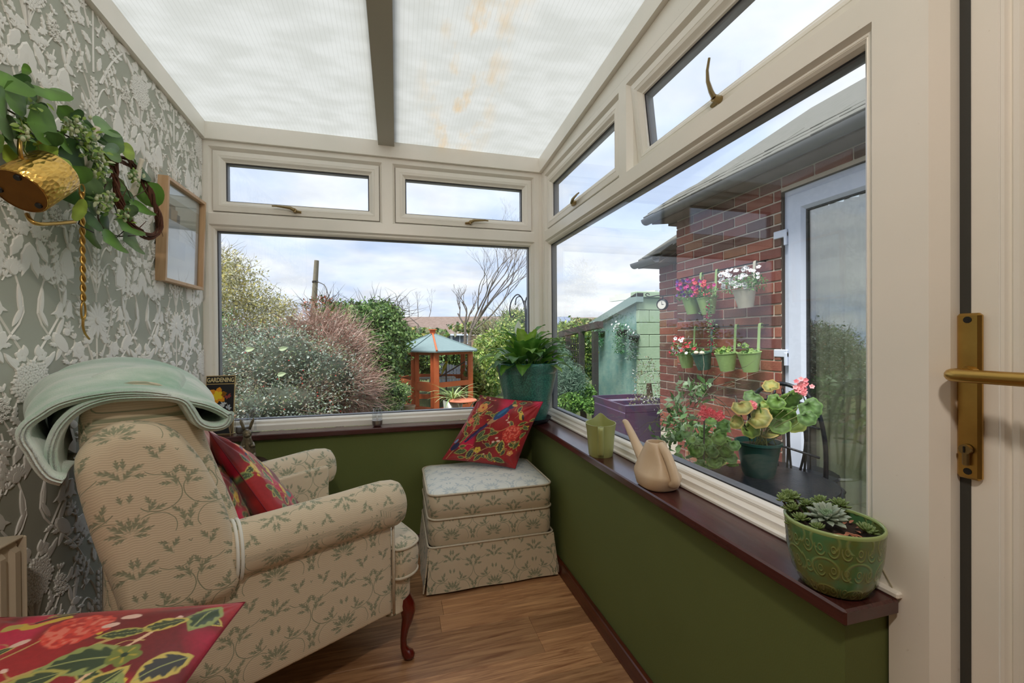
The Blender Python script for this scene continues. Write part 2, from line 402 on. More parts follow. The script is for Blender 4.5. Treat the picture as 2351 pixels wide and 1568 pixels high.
M_DAMTOP = damask('sky_lit_damask', c8(228, 230, 222), c8(212, 214, 204), c8(184, 196, 198), .2, .5)  # same damask paled and cooled; skylight painted in for upward faces
M_PIPE = mat('cream_piping_cord', c8(214, 204, 184), .8, var=c8(190, 176, 150), vs_=150, bump=.3, bs=300)
M_CABR = mat('red_mahogany_leg', c8(112, 22, 14), .22, var=c8(70, 12, 8), vs_=20, Coat_Weight=.5)

# ================================================================ ROOM
XL, XR, YB, ZS = -.949, .875, 2.48, .677
YH = -2.2                                   # back of the room, behind the camera
def zr(y): return 2.262+.070*(YB-y)          # underside of the sloping roof
def zj(y): return 2.175+.070*(YB-y)          # foot of the roof beams
# floor: laminate planks, each its own piece
fl = ob('floor', G().box(XL-.05, .80, YH, 2.42, -.06, -.012), mat('floor_underlay', c8(40, 26, 18), .9), kind='structure')
pw = .1042; row = 0; y = 1.8747-pw*30
plank_cache = {}
while y < 2.40:
    x = XL-.05+random.Random(row*3+1).uniform(-.9, -.1); 
    if y > 1.74 and y < 1.80: x = -.97
    while x < .775:
        Ln = 1.15 if row % 4 else .95; x0 = max(x, XL-.04); x1 = min(x+Ln, .775)
        if x1-x0 > .03 and y > YH and y < 2.41:
            k = (round(x1-x0, 2), random.randrange(6))
            if k not in plank_cache: plank_cache[k] = mesh_of('plank', G().box(0, x1-x0-.0007, 0, pw-.0007, -.012, 0, .0006), M_PL[k[1]])
            o = bpy.data.objects.new('plank', plank_cache[k]); COL.objects.link(o); o.location = (x0, y, 0); o.parent = fl
        x += Ln
    y += pw; row += 1
# left wall with wallpaper
g = G(); ys = [YH, YB+.07]
g.add([(XL, ys[0], -.06), (XL, ys[1], -.06), (XL, ys[1], zr(ys[1])+.02), (XL, ys[0], zr(ys[0])+.02), (XL-.2, ys[0], -.06), (XL-.2, ys[1], -.06), (XL-.2, ys[1], zr(ys[1])+.02), (XL-.2, ys[0], zr(ys[0])+.02)],
      [(0, 1, 2, 3), (4, 7, 6, 5), (0, 4, 5, 1), (3, 2, 6, 7), (0, 3, 7, 4), (1, 5, 6, 2)])
wl = ob('wall_left', g, M_WALLBG, kind='structure')
wb = ob('wall_back', G().box(XL-.2, XR+.2, 2.405, 2.62, -.06, .648), M_GREEN, kind='structure')
wr = ob('wall_right', G().box(.773, XR+.1, .572, 2.405, -.06, .648), M_GREEN, kind='structure')
M_DIM = mat('dim_brown_plaster', c8(176, 160, 140), .95)
wn = ob('wall_front', G().box(XL-.2, 1.2, YH-.1, YH, -.06, 2.75), M_DIM, kind='structure')
ob('ceiling_house', G().box(XL-.2, 1.2, YH-.1, .05, 2.44, 2.56), M_DIM, kind='structure')
ob('wall_house_left', G().box(XL, XL+.012, YH, .04, 0, 2.44), M_DIM, kind='structure')
ob('wall_reveal', G().box(.925, 1.10, YH, -.42, -.06, 2.75), M_DIM, kind='structure')
sk = ob('baseboard_right', G().box(.752, .773, .572, 2.405, 0, .066, .004), M_SKIRT, kind='structure')
ob('baseboard_back', G().box(XL, .752, 2.386, 2.405, 0, .066, .004), M_SKIRT, kind='structure')
ob('trim_1', G().box(.742, .872, .548, 2.474, .648, ZS, .004), M_SILLX, kind='structure', label='dark mahogany window sill along the right wall')
ob('trim_2', G().box(XL, .742, 2.375, 2.474, .648, ZS, .004), M_SILLB, kind='structure', label='dark mahogany window sill under the back window')
ob('trim_3', G().box(.862, .876, .545, 2.47, ZS, .689, .003), M_UP, kind='structure')
# ---- wallpaper motifs: thin raised paper shapes
class WP:
    def __init__(s): s.P = []       # (list of verts (u,v,h), faces)
    def flat(s, pts, h=.0022):
        pts = np.array(pts); c = pts.mean(0); n = len(pts); q = c+(pts-c)*.86
        V = [(a, b, 0) for a, b in pts]+[(a, b, h*.85) for a, b in q]+[(c[0], c[1], h)]
        F = [(i, (i+1) % n, n+(i+1) % n, n+i) for i in range(n)]+[(n+i, n+(i+1) % n, 2*n) for i in range(n)]
        s.P.append((V, F))
    def leaf(s, u, v, a, L, w, ser=0, n=7, h=.0024):
        a = math.radians(a); ca, sa = math.cos(a), math.sin(a); up_, lo = [], []
        for i in range(n+1):
            t = i/n; ww = w*.5*math.sin(PI*t**.85)**.8*(1+(ser if i % 2 else -ser)); x = t*L+(ser*L*.1 if i % 2 else 0)
            up_.append((x, ww)); lo.append((x, -ww))
        s.flat([(u+x*ca-y*sa, v+x*sa+y*ca) for x, y in up_+lo[1:-1][::-1]], h)
    def stroke(s, pts, w0, w1, h=.002, n=12):
        P_ = np.array(spline(pts, n)); m = len(P_); V = []; F = []
        for i in range(m):
            t = P_[min(i+1, m-1)]-P_[max(i-1, 0)]; t = t/(np.linalg.norm(t)+1e-9); q = np.array([-t[1], t[0]]); ww = (w0+(w1-w0)*i/(m-1))*.38
            a, b = P_[i]+q*ww, P_[i]-q*ww; V += [(a[0], a[1], 0), (P_[i][0], P_[i][1], h), (b[0], b[1], 0)]
        for i in range(m-1): o = i*3; F += [(o, o+1, o+4, o+3), (o+1, o+2, o+5, o+4)]
        s.P.append((V, F))
    def blob(s, u, v, ru, rv, a=0, n=12, h=.003, j=0):
        a = math.radians(a); s.flat([(u+ru*math.cos(t)*math.cos(a)-rv*math.sin(t)*math.sin(a), v+ru*math.cos(t)*math.sin(a)+rv*math.sin(t)*math.cos(a)) for t in np.linspace(0, 2*PI, n, endpoint=False)], h)
wp = WP(); rr = random.Random(3)
def bell(u, v, a, L):
    a = math.radians(a); pts = [(0, .1), (.3, .22), (.65, .26), (.85, .42), (1.0, .52), (.9, .2), (1.08, 0), (.9, -.2), (1.0, -.52), (.85, -.42), (.65, -.26), (.3, -.22), (0, -.1)]
    wp.flat([(u+L*(x*math.cos(a)-y*math.sin(a)), v+L*(x*math.sin(a)+y*math.cos(a))) for x, y in pts])
def hyd(u, v, R, n=46, sq=1.0):
    for i in range(n):
        t = i*2.39996; r = R*math.sqrt((i+.5)/n); x = u+r*math.cos(t)*sq; y = v+r*math.sin(t); a0 = rr.uniform(0, 90)
        for k in range(4): wp.leaf(x, y, a0+90*k, R*.19, R*.15, n=3, h=.0034)
def half(m):     # one mirrored half of the repeat; u measured from the daisy axis
    S = len(wp.P)
    wp.stroke([(.03, -.10), (.10, .02), (.17, .10), (.235, .19), (.205, .30)], .012, .006); wp.stroke([(.257, .05), (.19, .14), (.15, .21), (.165, .29)], .011, .006)
    wp.stroke([(.02, .05), (.055, .14), (.075, .22), (.05, .30)], .010, .005); wp.stroke([(.055, .16), (.09, .21), (.125, .235), (.15, .225)], .006, .004)
    wp.stroke([(.05, .20), (.085, .25), (.11, .255)], .005, .003)
    bell(.118, .236, -82, .055); bell(.150, .228, -72, .050)
    wp.leaf(.175, .12, 118, .075, .017); wp.leaf(.20, .15, 60, .07, .014); wp.leaf(.225, .18, 95, .085, .013); wp.leaf(.145, .205, 100, .07, .015)
    for k, (x, y, a) in enumerate([(.10, .02, 150), (.10, .02, 30), (.12, .045, 160), (.12, .045, 20), (.14, .07, 150), (.05, .13, 150), (.06, .16, 140), (.07, .19, 30), (.165, .10, 10), (.19, .125, -10)]): wp.leaf(x, y, a, .034, .013, .25)
    # small bird on the stem
    wp.blob(.155, .108, .040, .020, 48); wp.blob(.132, .140, .0135, .013); wp.leaf(.175, .085, -50, .068, .017); wp.leaf(.150, .10, -62, .05, .016); wp.leaf(.122, .143, 170, .014, .007)
    # peony with leaves beside it
    for k in range(7): wp.leaf(.085, .085, k*51+10, .030, .024, .1)
    wp.blob(.085, .085, .012, .012); 
    for k in range(5): wp.leaf(.060, .052, k*72, .022, .018, .1)
    wp.leaf(.04, .10, 110, .06, .026, .12); wp.leaf(.055, .02, 200, .05, .024, .15); wp.leaf(.24, .07, 100, .035, .020); wp.leaf(.22, .05, 150, .04, .020)
    for k in range(5): wp.leaf(.225, .075, k*72+20, .020, .018)
    # thistle head
    for k in range(9): wp.leaf(.205, .295, 20+k*18, .038, .013, .3)
    wp.blob(.205, .298, .014, .016)
    # rabbit with a feathered leaf behind it
    wp.flat([(.098, .305), (.128, .298), (.152, .312), (.158, .345), (.146, .375), (.128, .392), (.112, .388), (.104, .36), (.096, .335)]); wp.blob(.110, .396, .018, .013, 25); wp.leaf(.094, .392, 190, .012, .008); wp.stroke([(.112, .36), (.094, .352), (.088, .362)], .008, .004); wp.blob(.160, .312, .009, .009); wp.leaf(.115, .402, 100, .066, .014); wp.leaf(.124, .400, 78, .062, .013); wp.leaf(.10, .37, 200, .03, .011); wp.leaf(.145, .31, 250, .036, .018)
    for k in range(6): wp.leaf(.158, .40-k*.017, -30-k*9, .042, .016, .2)
    wp.stroke([(.10, .29), (.15, .31), (.175, .36), (.165, .42)], .007, .004)
    # fern arcs round the axis
    wp.stroke([(.004, .27), (.03, .34), (.06, .375), (.085, .365), (.092, .34)], .009, .004); wp.stroke([(.003, .33), (.03, .40), (.055, .43), (.085, .42)], .008, .004)
    for k in range(7): wp.leaf(.004, .30+k*.020, 60, .032-.002*k, .011, .15)
    wp.leaf(.05, .33, 80, .03, .012); wp.leaf(.035, .315, 70, .03, .012)
    for k in range(5): wp.blob(.050+.012*math.cos(k*1.3), .31+.012*math.sin(k*1.3), .0045, .0045, h=.0015, n=7)
    # lily bouquet on the other axis
    wp.leaf(.2575, .38, -75, .10, .034, .1); wp.leaf(.235, .395, -120, .075, .030, .12); wp.leaf(.225, .41, 165, .045, .022, .25); wp.leaf(.222, .43, 140, .045, .018, .3)
    for k in range(6): wp.leaf(.236, .412, k*60, .022, .018, .1)
    for k in range(4): wp.stroke([(.2575-.001*k, .42), (.2575-.008*k, .48), (.2575-.020*k, .535)], .0035, .003)
    wp.leaf(.20, .44, 80, .05, .013, .35); wp.leaf(.185, .47, 100, .05, .013, .35)
    hyd(.165, .475, .030, 22, .8); wp.stroke([(.165, .46), (.19, .42), (.21, .38)], .005, .003)
    for k in range(7): wp.leaf(.06+.008*k, .47+.008*k, 90+30*(-1)**k, .026, .011, .2)
    wp.leaf(.02, .47, 75, .055, .02, .15); wp.leaf(.07, .44, 120, .04, .016, .2); bell(.10, .50, -80, .036); bell(.12, .505, -65, .034)
    wp.stroke([(.04, .44), (.07, .50), (.10, .515), (.12, .50)], .006, .003)
    q_ = random.Random(19)
    for k in range(30):
        x, y, a = q_.uniform(.015, .245), q_.uniform(-.06, .47), q_.uniform(30, 150); wp.stroke([(x, y), (x+.014*math.cos(math.radians(a)), y+.014*math.sin(math.radians(a))), (x+.03*math.cos(math.radians(a+20)), y+.03*math.sin(math.radians(a+20)))], .003, .0015, n=4)
        for j in (-1, 0, 1): wp.leaf(x+.012*math.cos(math.radians(a)), y+.012*math.sin(math.radians(a)), a+j*42, q_.uniform(.016, .026), .007, .2, n=4)
    H = wp.P[S:]; 
    if m < 0:
        wp.P[S:] = [([(-a, b, c) for a, b, c in V], [f[::-1] for f in F]) for V, F in H]
half(1); half(-1)
for k in range(15): wp.leaf(.0, .18, k*24+6, .064, .018, n=5, h=.003)
wp.blob(0, .18, .015, .015, h=.0055); wp.stroke([(0, -.08), (0, .13)], .012, .009); wp.stroke([(0, .24), (0, .44)], .009, .005)
hyd(.2575, .0, .058, 60)
TV = []; TF = []; o = 0
for V, F in wp.P:
    TV += V; TF += [tuple(i+o for i in f) for f in F]; o += len(V)
TV = np.array(TV)
TW, TH, Y0, Z0 = .515, .535, 1.69, 1.04
g = G(); FV = []; FF = []; o = 0
for i in range(-4, 3):
    for j in range(-2, 3):
        Q = np.stack([XL+.0002+TV[:, 2]*1.5, Y0+i*TW+TV[:, 0], Z0+j*TH+TV[:, 1]], 1)
        if Q[:, 1].min() < -.9: continue
        okv = (Q[:, 1] < YB-.003) & (Q[:, 2] > .005) & (Q[:, 2] < 2.178+.07*(YB-Q[:, 1]))
        for V, F in [(Q, TF)]:
            k = [f for f in F if all(okv[a] for a in f)]; FV.append(V); FF += [tuple(a+o for a in f) for f in k]; o += len(V)
me = bpy.data.meshes.new('wallpaper_relief'); me.from_pydata(np.concatenate(FV).tolist(), [], FF); me.materials.append(M_RELIEF); me.update()
bm = bmesh.new(); bm.from_mesh(me); bmesh.ops.delete(bm, geom=[v_ for v_ in bm.verts if not v_.link_faces], context='VERTS'); bmesh.ops.recalc_face_normals(bm, faces=[]); bm.to_mesh(me); bm.free()
ob('wallpaper_relief', me, parent=wl, kind='stuff', label='white flowers, birds and rabbits on the sage wallpaper')

# ================================================================ ROOF
ce = thing('ceiling', kind='structure')
def slab(x0, x1, y0, y1, f0, f1, m, name, par, n=1, **k):
    """a bar following the roof slope; f0, f1 = underside and top as functions of y"""
    g = G(); g.add([(x0, y0, f0(y0)), (x1, y0, f0(y0)), (x1, y1, f0(y1)), (x0, y1, f0(y1)), (x0, y0, f1(y0)), (x1, y0, f1(y0)), (x1, y1, f1(y1)), (x0, y1, f1(y1))],
                   [(0, 3, 2, 1), (4, 5, 6, 7), (0, 1, 5, 4), (1, 2, 6, 5), (2, 3, 7, 6), (3, 0, 4, 7)]); return ob(name, g, m, par, **k)
slab(XL-.05, -.046, .04, YB+.15, zr, lambda y: zr(y)+.012, M_POLY, 'roof_panel', ce)
slab(-.044, XR+.12, .04, YB+.15, zr, lambda y: zr(y)+.012, M_POLY, 'roof_panel', ce)
M_BAR = mat('grey_glazing_bar', c8(182, 178, 164), .4)
slab(-.092, -.006, .04, YB-.018, lambda y: zr(y)-.028, lambda y: zr(y)-.001, M_BAR, 'glazing_bar', ce)
slab(-.095, -.003, .04, YB+.1, lambda y: zr(y)+.013, lambda y: zr(y)+.04, M_BAR, 'glazing_bar_cap', ce)
slab(XL, XL+.022, .04, YB-.018, zj, lambda y: zr(y)-.0005, M_UP, 'roof_beam', ce)
slab(XR-.022, XR, .04, YB-.018, zj, lambda y: zr(y)-.0005, M_UP, 'roof_beam', ce)
g = G().box(XL, XR, YB-.018, YB, 2.175, 2.2615, .001); ob('roof_beam', g, M_UP, ce)
lf = thing('fill_light_disc', 'plain white round disc added above the unseen fill light behind the camera', 'lamp', (-.1, -.3, 2.44)); ob('added_disc', G().lathe([(0, 0), (.15, 0), (.15, -.012), (.14, -.018), (0, -.018)], 32), M_UP, lf)  # disc added to go with the fill light, out of view
# ================================================================ WINDOWS
mB = lambda u, v, d: (u, YB-d, v)            # back window: u = x
mR = lambda u, v, d: (XR-d, u, v)            # right window: u = y
FIX = [(0, 0), (.027, 0), (.036, -.012), (.041, -.012), (.0425, -.0135), (.044, -.012), (.050, -.017), (.053, -.024), (.055, -.030), (.055, -.036)]
CAS = [(0, 0), (.028, 0), (.043, -.022), (.043, -.05)]
SASH = [(0, -.05), (0, -.012), (.001, -.010), (.024, -.008), (.0255, -.0095), (.027, -.008), (.037, -.010), (.046, -.019), (.050, -.022), (.054, -.023), (.055, -.034)]
OUTER = [(0, .0), (0, -.065), (.052, -.065), (.056, -.042)]
def pane(mp, u0, u1, v0, v1, d, par, name='pane'):
    g = G(); V = [mp(u, v, dd) for dd in (d, d-.005) for (u, v) in ((u0, v0), (u1, v0), (u1, v1), (u0, v1))]
    g.add(V, [(0, 1, 2, 3), (7, 6, 5, 4), (0, 4, 5, 1), (1, 5, 6, 2), (2, 6, 7, 3), (3, 7, 4, 0)]); return ob(name, g, M_GLASS, par)
def gasket(mp, u0, u1, v0, v1, ins, d, par):
    g = frame(mp, u0, u1, v0, v1, [(ins-.003, d+.003), (ins+.0035, d+.002), (ins+.0035, d)]); ob('gasket', g, M_GASK, par)
    g = frame(mp, u0, u1, v0, v1, [(ins+.0035, d), (ins+.006, d-.006), (ins+.006, d-.03), (ins, d-.032)]); ob('spacer_bar', g, M_SPACER, par)
def fixed(mp, u0, u1, v0, v1, par):
    ob('frame', frame(mp, u0, u1, v0, v1, FIX), M_UP, par); ob('outer_frame', frame(mp, u0, u1, v0, v1, OUTER), M_UP, par)
    gasket(mp, u0, u1, v0, v1, .055, -.034, par); pane(mp, u0+.055, u1-.055, v0+.055, v1-.055, -.036, par)
def casement(mp, u0, u1, v0, v1, par, handle=None, open_=0, flip=1):
    ob('frame', frame(mp, u0, u1, v0, v1, CAS), M_UP, par); ob('outer_frame', frame(mp, u0, u1, v0, v1, [(0, 0), (0, -.065), (.048, -.065), (.048, -.05), (.043, -.05)]), M_UP, par)
    i = .0445; top = v1-i
    if open_:
        m0 = mp; ca, sa = math.cos(open_), math.sin(open_)
        def mp(u, v, d, m0=m0): return m0(u, top-(top-v)*ca+(d+.01)*sa*1, -.01+(d+.01)*ca-(top-v)*sa)
    else: ob('draught_seal', frame(mp, u0, u1, v0, v1, [(.0425, -.021), (.0465, -.021)]), M_GASK, par)
    s_ = ob('sash', frame(mp, u0+i, u1-i, v0+i, v1-i, SASH), M_UP, par)
    gasket(mp, u0+i, u1-i, v0+i, v1-i, .055, -.033, s_); pane(mp, u0+i+.055, u1-i-.055, v0+i+.055, v1-i-.055, -.035, s_)
    ob('sash_back', frame(mp, u0+i, u1-i, v0+i, v1-i, [(0, -.05), (.054, -.05), (.056, -.04)]), M_UP, s_)
    if handle is not None:
        hu = handle; hv = v0+i+.022; g = G()
        P_ = lambda a, b, d: mp(hu+flip*a, hv+b, d)
        g.tube([P_(.030, -.004, -.004), P_(.012, -.002, -.003), P_(-.006, 0, -.003)], [.006, .008, .009], 8); g.tube([P_(0, 0, -.008), P_(0, 0, .016)], [.0115, .0105], 12)
        up_ = 1 if open_ else 0
        L = [P_(0, 0, .012), P_(-.02, .010, .016), P_(-.05, .012, .018), P_(-.085, .014, .020), P_(-.105, .012, .022)] if not up_ else [P_(0, 0, .012), P_(.004, .02, .018), P_(.008, .05, .022), P_(.006, .08, .022), P_(-.004, .11, .020)]
        g.tube(L, [.011, .010, .008, .006, .005], 8, squash=.7); ob('handle', g, M_BRASSD, s_, smooth=True, autos=40)
w1 = thing('window_1', kind='structure'); w2 = thing('window_2', kind='structure')
fixed(mB, XL, .853, ZS, 1.776, w1); casement(mB, XL, -.046, 1.776, 2.175, w1, -.52); casement(mB, -.046, .853, 1.776, 2.175, w1, .425, 0, -1)
ob('corner_post', G().box(.853, XR, YB-.002, YB+.065, ZS, 2.175).box(.853, XR+.06, YB, YB+.065, 0, 2.3), M_UP, w1)
fixed(mR, .568, 2.458, ZS, 1.776, w2); casement(mR, 1.511, 2.458, 1.776, 2.175, w2, 1.99, 0, 1); casement(mR, .568, 1.511, 1.776, 2.175, w2, 1.03, math.radians(6.5))
ob('corner_post', G().box(XR-.002, XR+.06, 2.458, YB, ZS, 2.175), M_UP, w2)
slab(XR, XR+.06, .568, YB, lambda y: 2.1755, zj, M_UP, 'head_infill', w2)
slab(XR, XR+.08, YH, YB+.05, zj, lambda y: zr(y)-.0005, M_UP, 'head_plate', w2)
slab(XL, XR+.08, YB, YB+.08, lambda y: 2.1755, lambda y: zr(y)-.001, M_UP, 'head_plate', w1)
# brush-off: the sloping white door post and the door beside it
dr = thing('door_1', kind='structure')
g = G(); g.add([(x, y, z) for z in (-.0, 2.42) for (x, y) in ((XR, .568), (XR, .5065), (.902, .492), (.97, .492), (.97, .568))], [(0, 1, 6, 5), (1, 2, 7, 6), (2, 3, 8, 7), (3, 4, 9, 8), (4, 0, 5, 9), (5, 6, 7, 8, 9)])
ob('door_post', g, M_UP, dr); ob('outer_post', G().box(.8765, .965, .548, .568, 0, .677), M_UP, dr)
M_SEAL = mat('dark_door_seal', c8(58, 58, 54), .6)
ob('seal', G().box(.925, .96, .478, .492, 0, 2.2), M_SEAL, dr)
leaf = ob('door_leaf', G().box(.9265, .975, .442, .4895, .02, 2.15, .003).box(.9275, .975, -.34, .442, .02, .30, .002).box(.9275, .975, -.34, .442, 2.03, 2.15, .002).box(.9265, .975, -.39, -.34, .02, 2.15, .003), M_UP, dr)
g = frame(lambda u, v, d: (.9265-d, u, v), -.34, .4425, .30, 2.03, [(0, 0), (.004, -.001), (.009, -.008), (.013, -.003), (.02, -.003), (.030, -.016), (.036, -.016), (.045, -.026)]); ob('glazing_bead', g, M_UP, leaf)
ob('door_panel', G().box(.950, .962, -.31, .41, .33, 2.0), M_UP, leaf)
ob('door_frame', G().box(.93, .97, -.43, -.39, 0, 2.2).box(.93, .97, -.43, .57, 2.152, 2.2).box(.90, .97, -.43, .57, 2.2, 2.62), M_UP, dr)
g = G().box(.9145, .9265, .4605, .4925, .912, 1.188, .004); hp = ob('handle_plate', g, M_BRASS, dr)
for z in (1.177, .925): ob('screw', G().tube([(.9135, .4765, z), (.916, .4765, z)], .0055, 12), M_BLACK, hp)
g = G().tube([(.9125, .4765, .962), (.906, .4765, .962)], [.0085, .008], 16); g.box(.907, .9145, .472, .481, .935, .958, .002); ob('lock_cylinder', g, M_BRASSD, hp)
ob('keyhole', G().box(.9045, .9062, .4755, .4775, .957, .967), M_BLACK, hp)
g = G().tube([(.9155, .474, 1.087), (.906, .474, 1.087)], [.014, .012], 16); g.tube(spline([(.908, .474, 1.087), (.88, .4745, 1.087), (.868, .470, 1.087), (.864, .455, 1.087), (.863, .42, 1.087), (.863, .37, 1.087), (.865, .345, 1.087)], 24), .0105, 12)
ob('lever', g, M_BRASS, hp, smooth=True, autos=50)
# ================================================================ ARMCHAIR
AO = (.02, 1.49, 0); AA = math.radians(29)
ch = thing('armchair', 'wing armchair in faded sage and beige damask with rolled arms and a red wooden leg', 'armchair', AO, AA)
def puff(outline, y0, y1, r, n=6, samp=48, cen=None):
    """a flat side outline (x, z) given thickness along y with a rounded rim"""
    P_ = np.array(spline(outline, samp, closed=True)); c = P_.mean(0) if cen is None else np.array(cen); rings = []; Dc = (P_-c)/np.linalg.norm(P_-c, axis=1, keepdims=True)
    T = np.roll(P_, -1, 0)-np.roll(P_, 1, 0); T /= np.linalg.norm(T, axis=1, keepdims=True)+1e-9; Nn = np.stack([T[:, 1], -T[:, 0]], 1)
    if ((P_-c)*Nn).sum() < 0: Nn = -Nn
    def ring(y, off, k=1.0):
        Q = P_-(Nn if r < .03 else Dc)*off; Q = c+(Q-c)*k; return np.stack([Q[:, 0], np.full(len(Q), y), Q[:, 1]], 1)
    h = y1-y0
    for t in np.linspace(0, PI/2, n+1): rings.append(ring(y0+r*(1-math.sin(t)), r*(1-math.cos(t))))
    rings = rings[::-1]; 
    A = [ring(y0-r*.10, r, .35), ring(y0-r*.06, r, .75)]+rings+[ring(y1-r*(1-math.sin(t)), r*(1-math.cos(t))) for t in np.linspace(0, PI/2, n+1)]+[ring(y1+r*.06, r, .75), ring(y1+r*.10, r, .35)]
    g = G(); g.grid(np.array(A), cv=True); m = len(P_); g.add([tuple(A[0].mean(0))], []); g.add([tuple(A[-1].mean(0))], [])
    L = len(A)*m; g.f += [(k, L, (k+1) % m) for k in range(m)]+[((len(A)-1)*m+(k+1) % m, L+1, (len(A)-1)*m+k) for k in range(m)]
    return g
def soft(name, g, m=M_DAM, par=ch, uv='box', **k):
    o = ob(name, g, m, par, uvf=uv, **k); weld(o); return o
AW = .74
# frame and sides
for s_, nm in ((0, 'near'), (1, 'far')):
    fy = (lambda y: y) if s_ == 0 else (lambda y: AW-y)
    def ybox(a, b): return (min(fy(a), fy(b)), max(fy(a), fy(b)))
    a, b = ybox(.035, .150)
    g = rbox(-.70, -.028, a, b, .205, .60, .012, 3); soft('side_panel', g)
    # rolled arm: lofted ellipse sections, slightly fuller at the front
    secs = []; xs = [-.56, -.50, -.47, -.40, -.30, -.20, -.10, -.05, -.01, .010, .022, .028]; rk = [1, 1, 1, 1, 1, 1, 1.03, 1.05, 1.0, .88, .62, .25]
    for x, k in zip(xs, rk):
        ry, rz_ = .068*k, .082*k; zc = .578-.012*max(0, (x+.1))*3; secs.append([(x, fy(.062+ry*math.cos(t)), zc+rz_*math.sin(t)*(1 if math.sin(t) > 0 else .9)) for t in np.linspace(0, 2*PI, 29)[:-1]])
    g = G(); g.grid(np.array(secs), cv=True); g.f += [tuple(range(28)), tuple(11*28+k for k in range(28))]
    uvx = np.array([[v[0], math.atan2(v[2]-.578, fy(v[1])-.062)*.075] for v in g.v])
    o = ob('arm_roll', g, M_DAM, ch, uvf=uvx); weld(o)
    # piping ring between arm and wing, and the cord down the front edge
    ring = [(-.478, fy(.062+.071*math.cos(t)), .578+.085*math.sin(t)*(1 if math.sin(t) > 0 else .9)) for t in np.linspace(0, 2*PI, 25)[:-1]]
    ob('piping', G().tube(ring, .0045, 6, closed=True).tube([(p[0]-.011, p[1], p[2]) for p in ring], .0045, 6, closed=True), M_DAMTOP, ch, smooth=True)
    ob('piping', G().tube([(-.024, fy(.035), .205), (-.024, fy(.033), .40), (-.024, fy(.035), .515)], .005, 6), M_PIPE, ch, smooth=True)
    # wing
    out = [(-.70, .49), (-.60, .475), (-.49, .49), (-.487, .58), (-.505, .70), (-.535, .79), (-.57, .87), (-.615, .935), (-.67, .962), (-.725, .962), (-.768, .925), (-.785, .87), (-.76, .72), (-.725, .58)]
    a, b = ybox(-.015, .105)
    g = puff(out, a, b, .052, 7); uvw = np.array([[v[0]*.95+v[2]*.1, v[2]+(v[1]-fy(0))*(.6 if s_ == 0 else -.6)] for v in g.v]); o = ob('wing', g, M_DAM, ch, uvf=uvw); weld(o)
# rear post strip along the near wing's back edge
ob('back_panel', puff([(-.69, .205), (-.66, .205), (-.67, .5), (-.725, .82), (-.735, .90), (-.755, .90), (-.765, .82), (-.725, .5)], .06, AW-.02, .010, 3), M_DAM, ch, uvf='box', smooth=True)
g = puff([(-.72, .43), (-.46, .43), (-.445, .52), (-.46, .63), (-.495, .75), (-.53, .86), (-.555, .95), (-.60, 1.02), (-.66, 1.05), (-.73, 1.045), (-.775, 1.0), (-.775, .86), (-.74, .6)], .085, AW-.085, .045, 6)
o = ob('backrest', g, M_DAM, ch, uvf=np.array([[v[1], v[2]] for v in g.v])); weld(o)
# seat
def tcush(z0, z1, off=0, n=5):
    base = [(-.45, .155), (-.45, .37), (-.45, .585), (-.20, .585), (-.035, .587), (-.022, .60), (-.018, .69), (.01, .715), (.06, .705), (.092, .66), (.108, .52), (.114, .37), (.108, .22), (.092, .08), (.06, .035), (.01, .025), (-.018, .05), (-.022, .14), (-.035, .153), (-.20, .155)]
    P_ = np.array(spline(base, 100, closed=True)); return P_
P_ = tcush(0, 0); c = np.array([-.17, .37]); A = []
for (k, z) in [(.0, .452), (.35, .451), (.65, .447), (.85, .440), (.95, .432), (.99, .424), (1.0, .416), (1.012, .385), (1.012, .355), (1.0, .322), (.985, .312), (.9, .308), (.4, .306)]:
    Q = c+(P_-c)*k; A.append(np.stack([Q[:, 0], Q[:, 1], np.full(len(Q), z)], 1))
g = G().grid(np.array(A)[:5], cv=True); o = ob('seat_cushion_top', g, M_DAMTOP, None, uvf='box'); tmp = o
g = G().grid(np.array(A), cv=True); g.f.append(tuple(12*len(P_)+k for k in range(len(P_))))
bpy.data.objects.remove(tmp)
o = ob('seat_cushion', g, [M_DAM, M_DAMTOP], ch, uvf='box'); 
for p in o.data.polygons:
    if p.normal.z > .6: p.material_index = 1  # upward faces take the painted skylight tone
weld(o, .00001)
for z, kk in ((.420, 1.004), (.318, 1.0)): ob('piping', G().tube([(c[0]+(q[0]-c[0])*kk, c[1]+(q[1]-c[1])*kk, z) for q in P_], .0052, 6, closed=True), M_PIPE, o, smooth=True)
fr = [(-.06, .16), (-.03, .15), (-.02, .06), (.03, .045), (.062, .08), (.076, .22), (.080, .37), (.076, .52), (.062, .66), (.03, .695), (-.02, .68), (-.03, .59), (-.06, .58), (-.2, .58), (-.2, .16)]
Pf = np.array(spline(fr, 90, closed=True)); A = [np.stack([Pf[:, 0]-dx_, Pf[:, 1], np.full(len(Pf), z)+.012*np.cos((Pf[:, 1]-.37)/.37*PI)*(z < .25)], 1) for dx_, z in ((.01, .316), (0, .30), (0, .25), (.004, .205), (.02, .200))]
g = G().grid(np.array(A), cv=True); g.f.append(tuple(4*len(Pf)+k for k in range(len(Pf)))); soft('front_rail', g)
soft('seat_base', rbox(-.68, -.05, .10, AW-.10, .21, .34, .01, 2))
def cab(x, y, dx_, dy_):
    g = G(); T = [(0, .225, .030), (.012, .20, .031), (.020, .175, .027), (.017, .145, .020), (.008, .11, .0145), (.002, .075, .0115), (.002, .045, .0115), (.010, .026, .017), (.020, .016, .021), (.026, .010, .018), (.027, .002, .012)]
    g.tube([(x+dx_*a, y+dy_*a, z) for a, z, r in T], [r for a, z, r in T], 14); return g
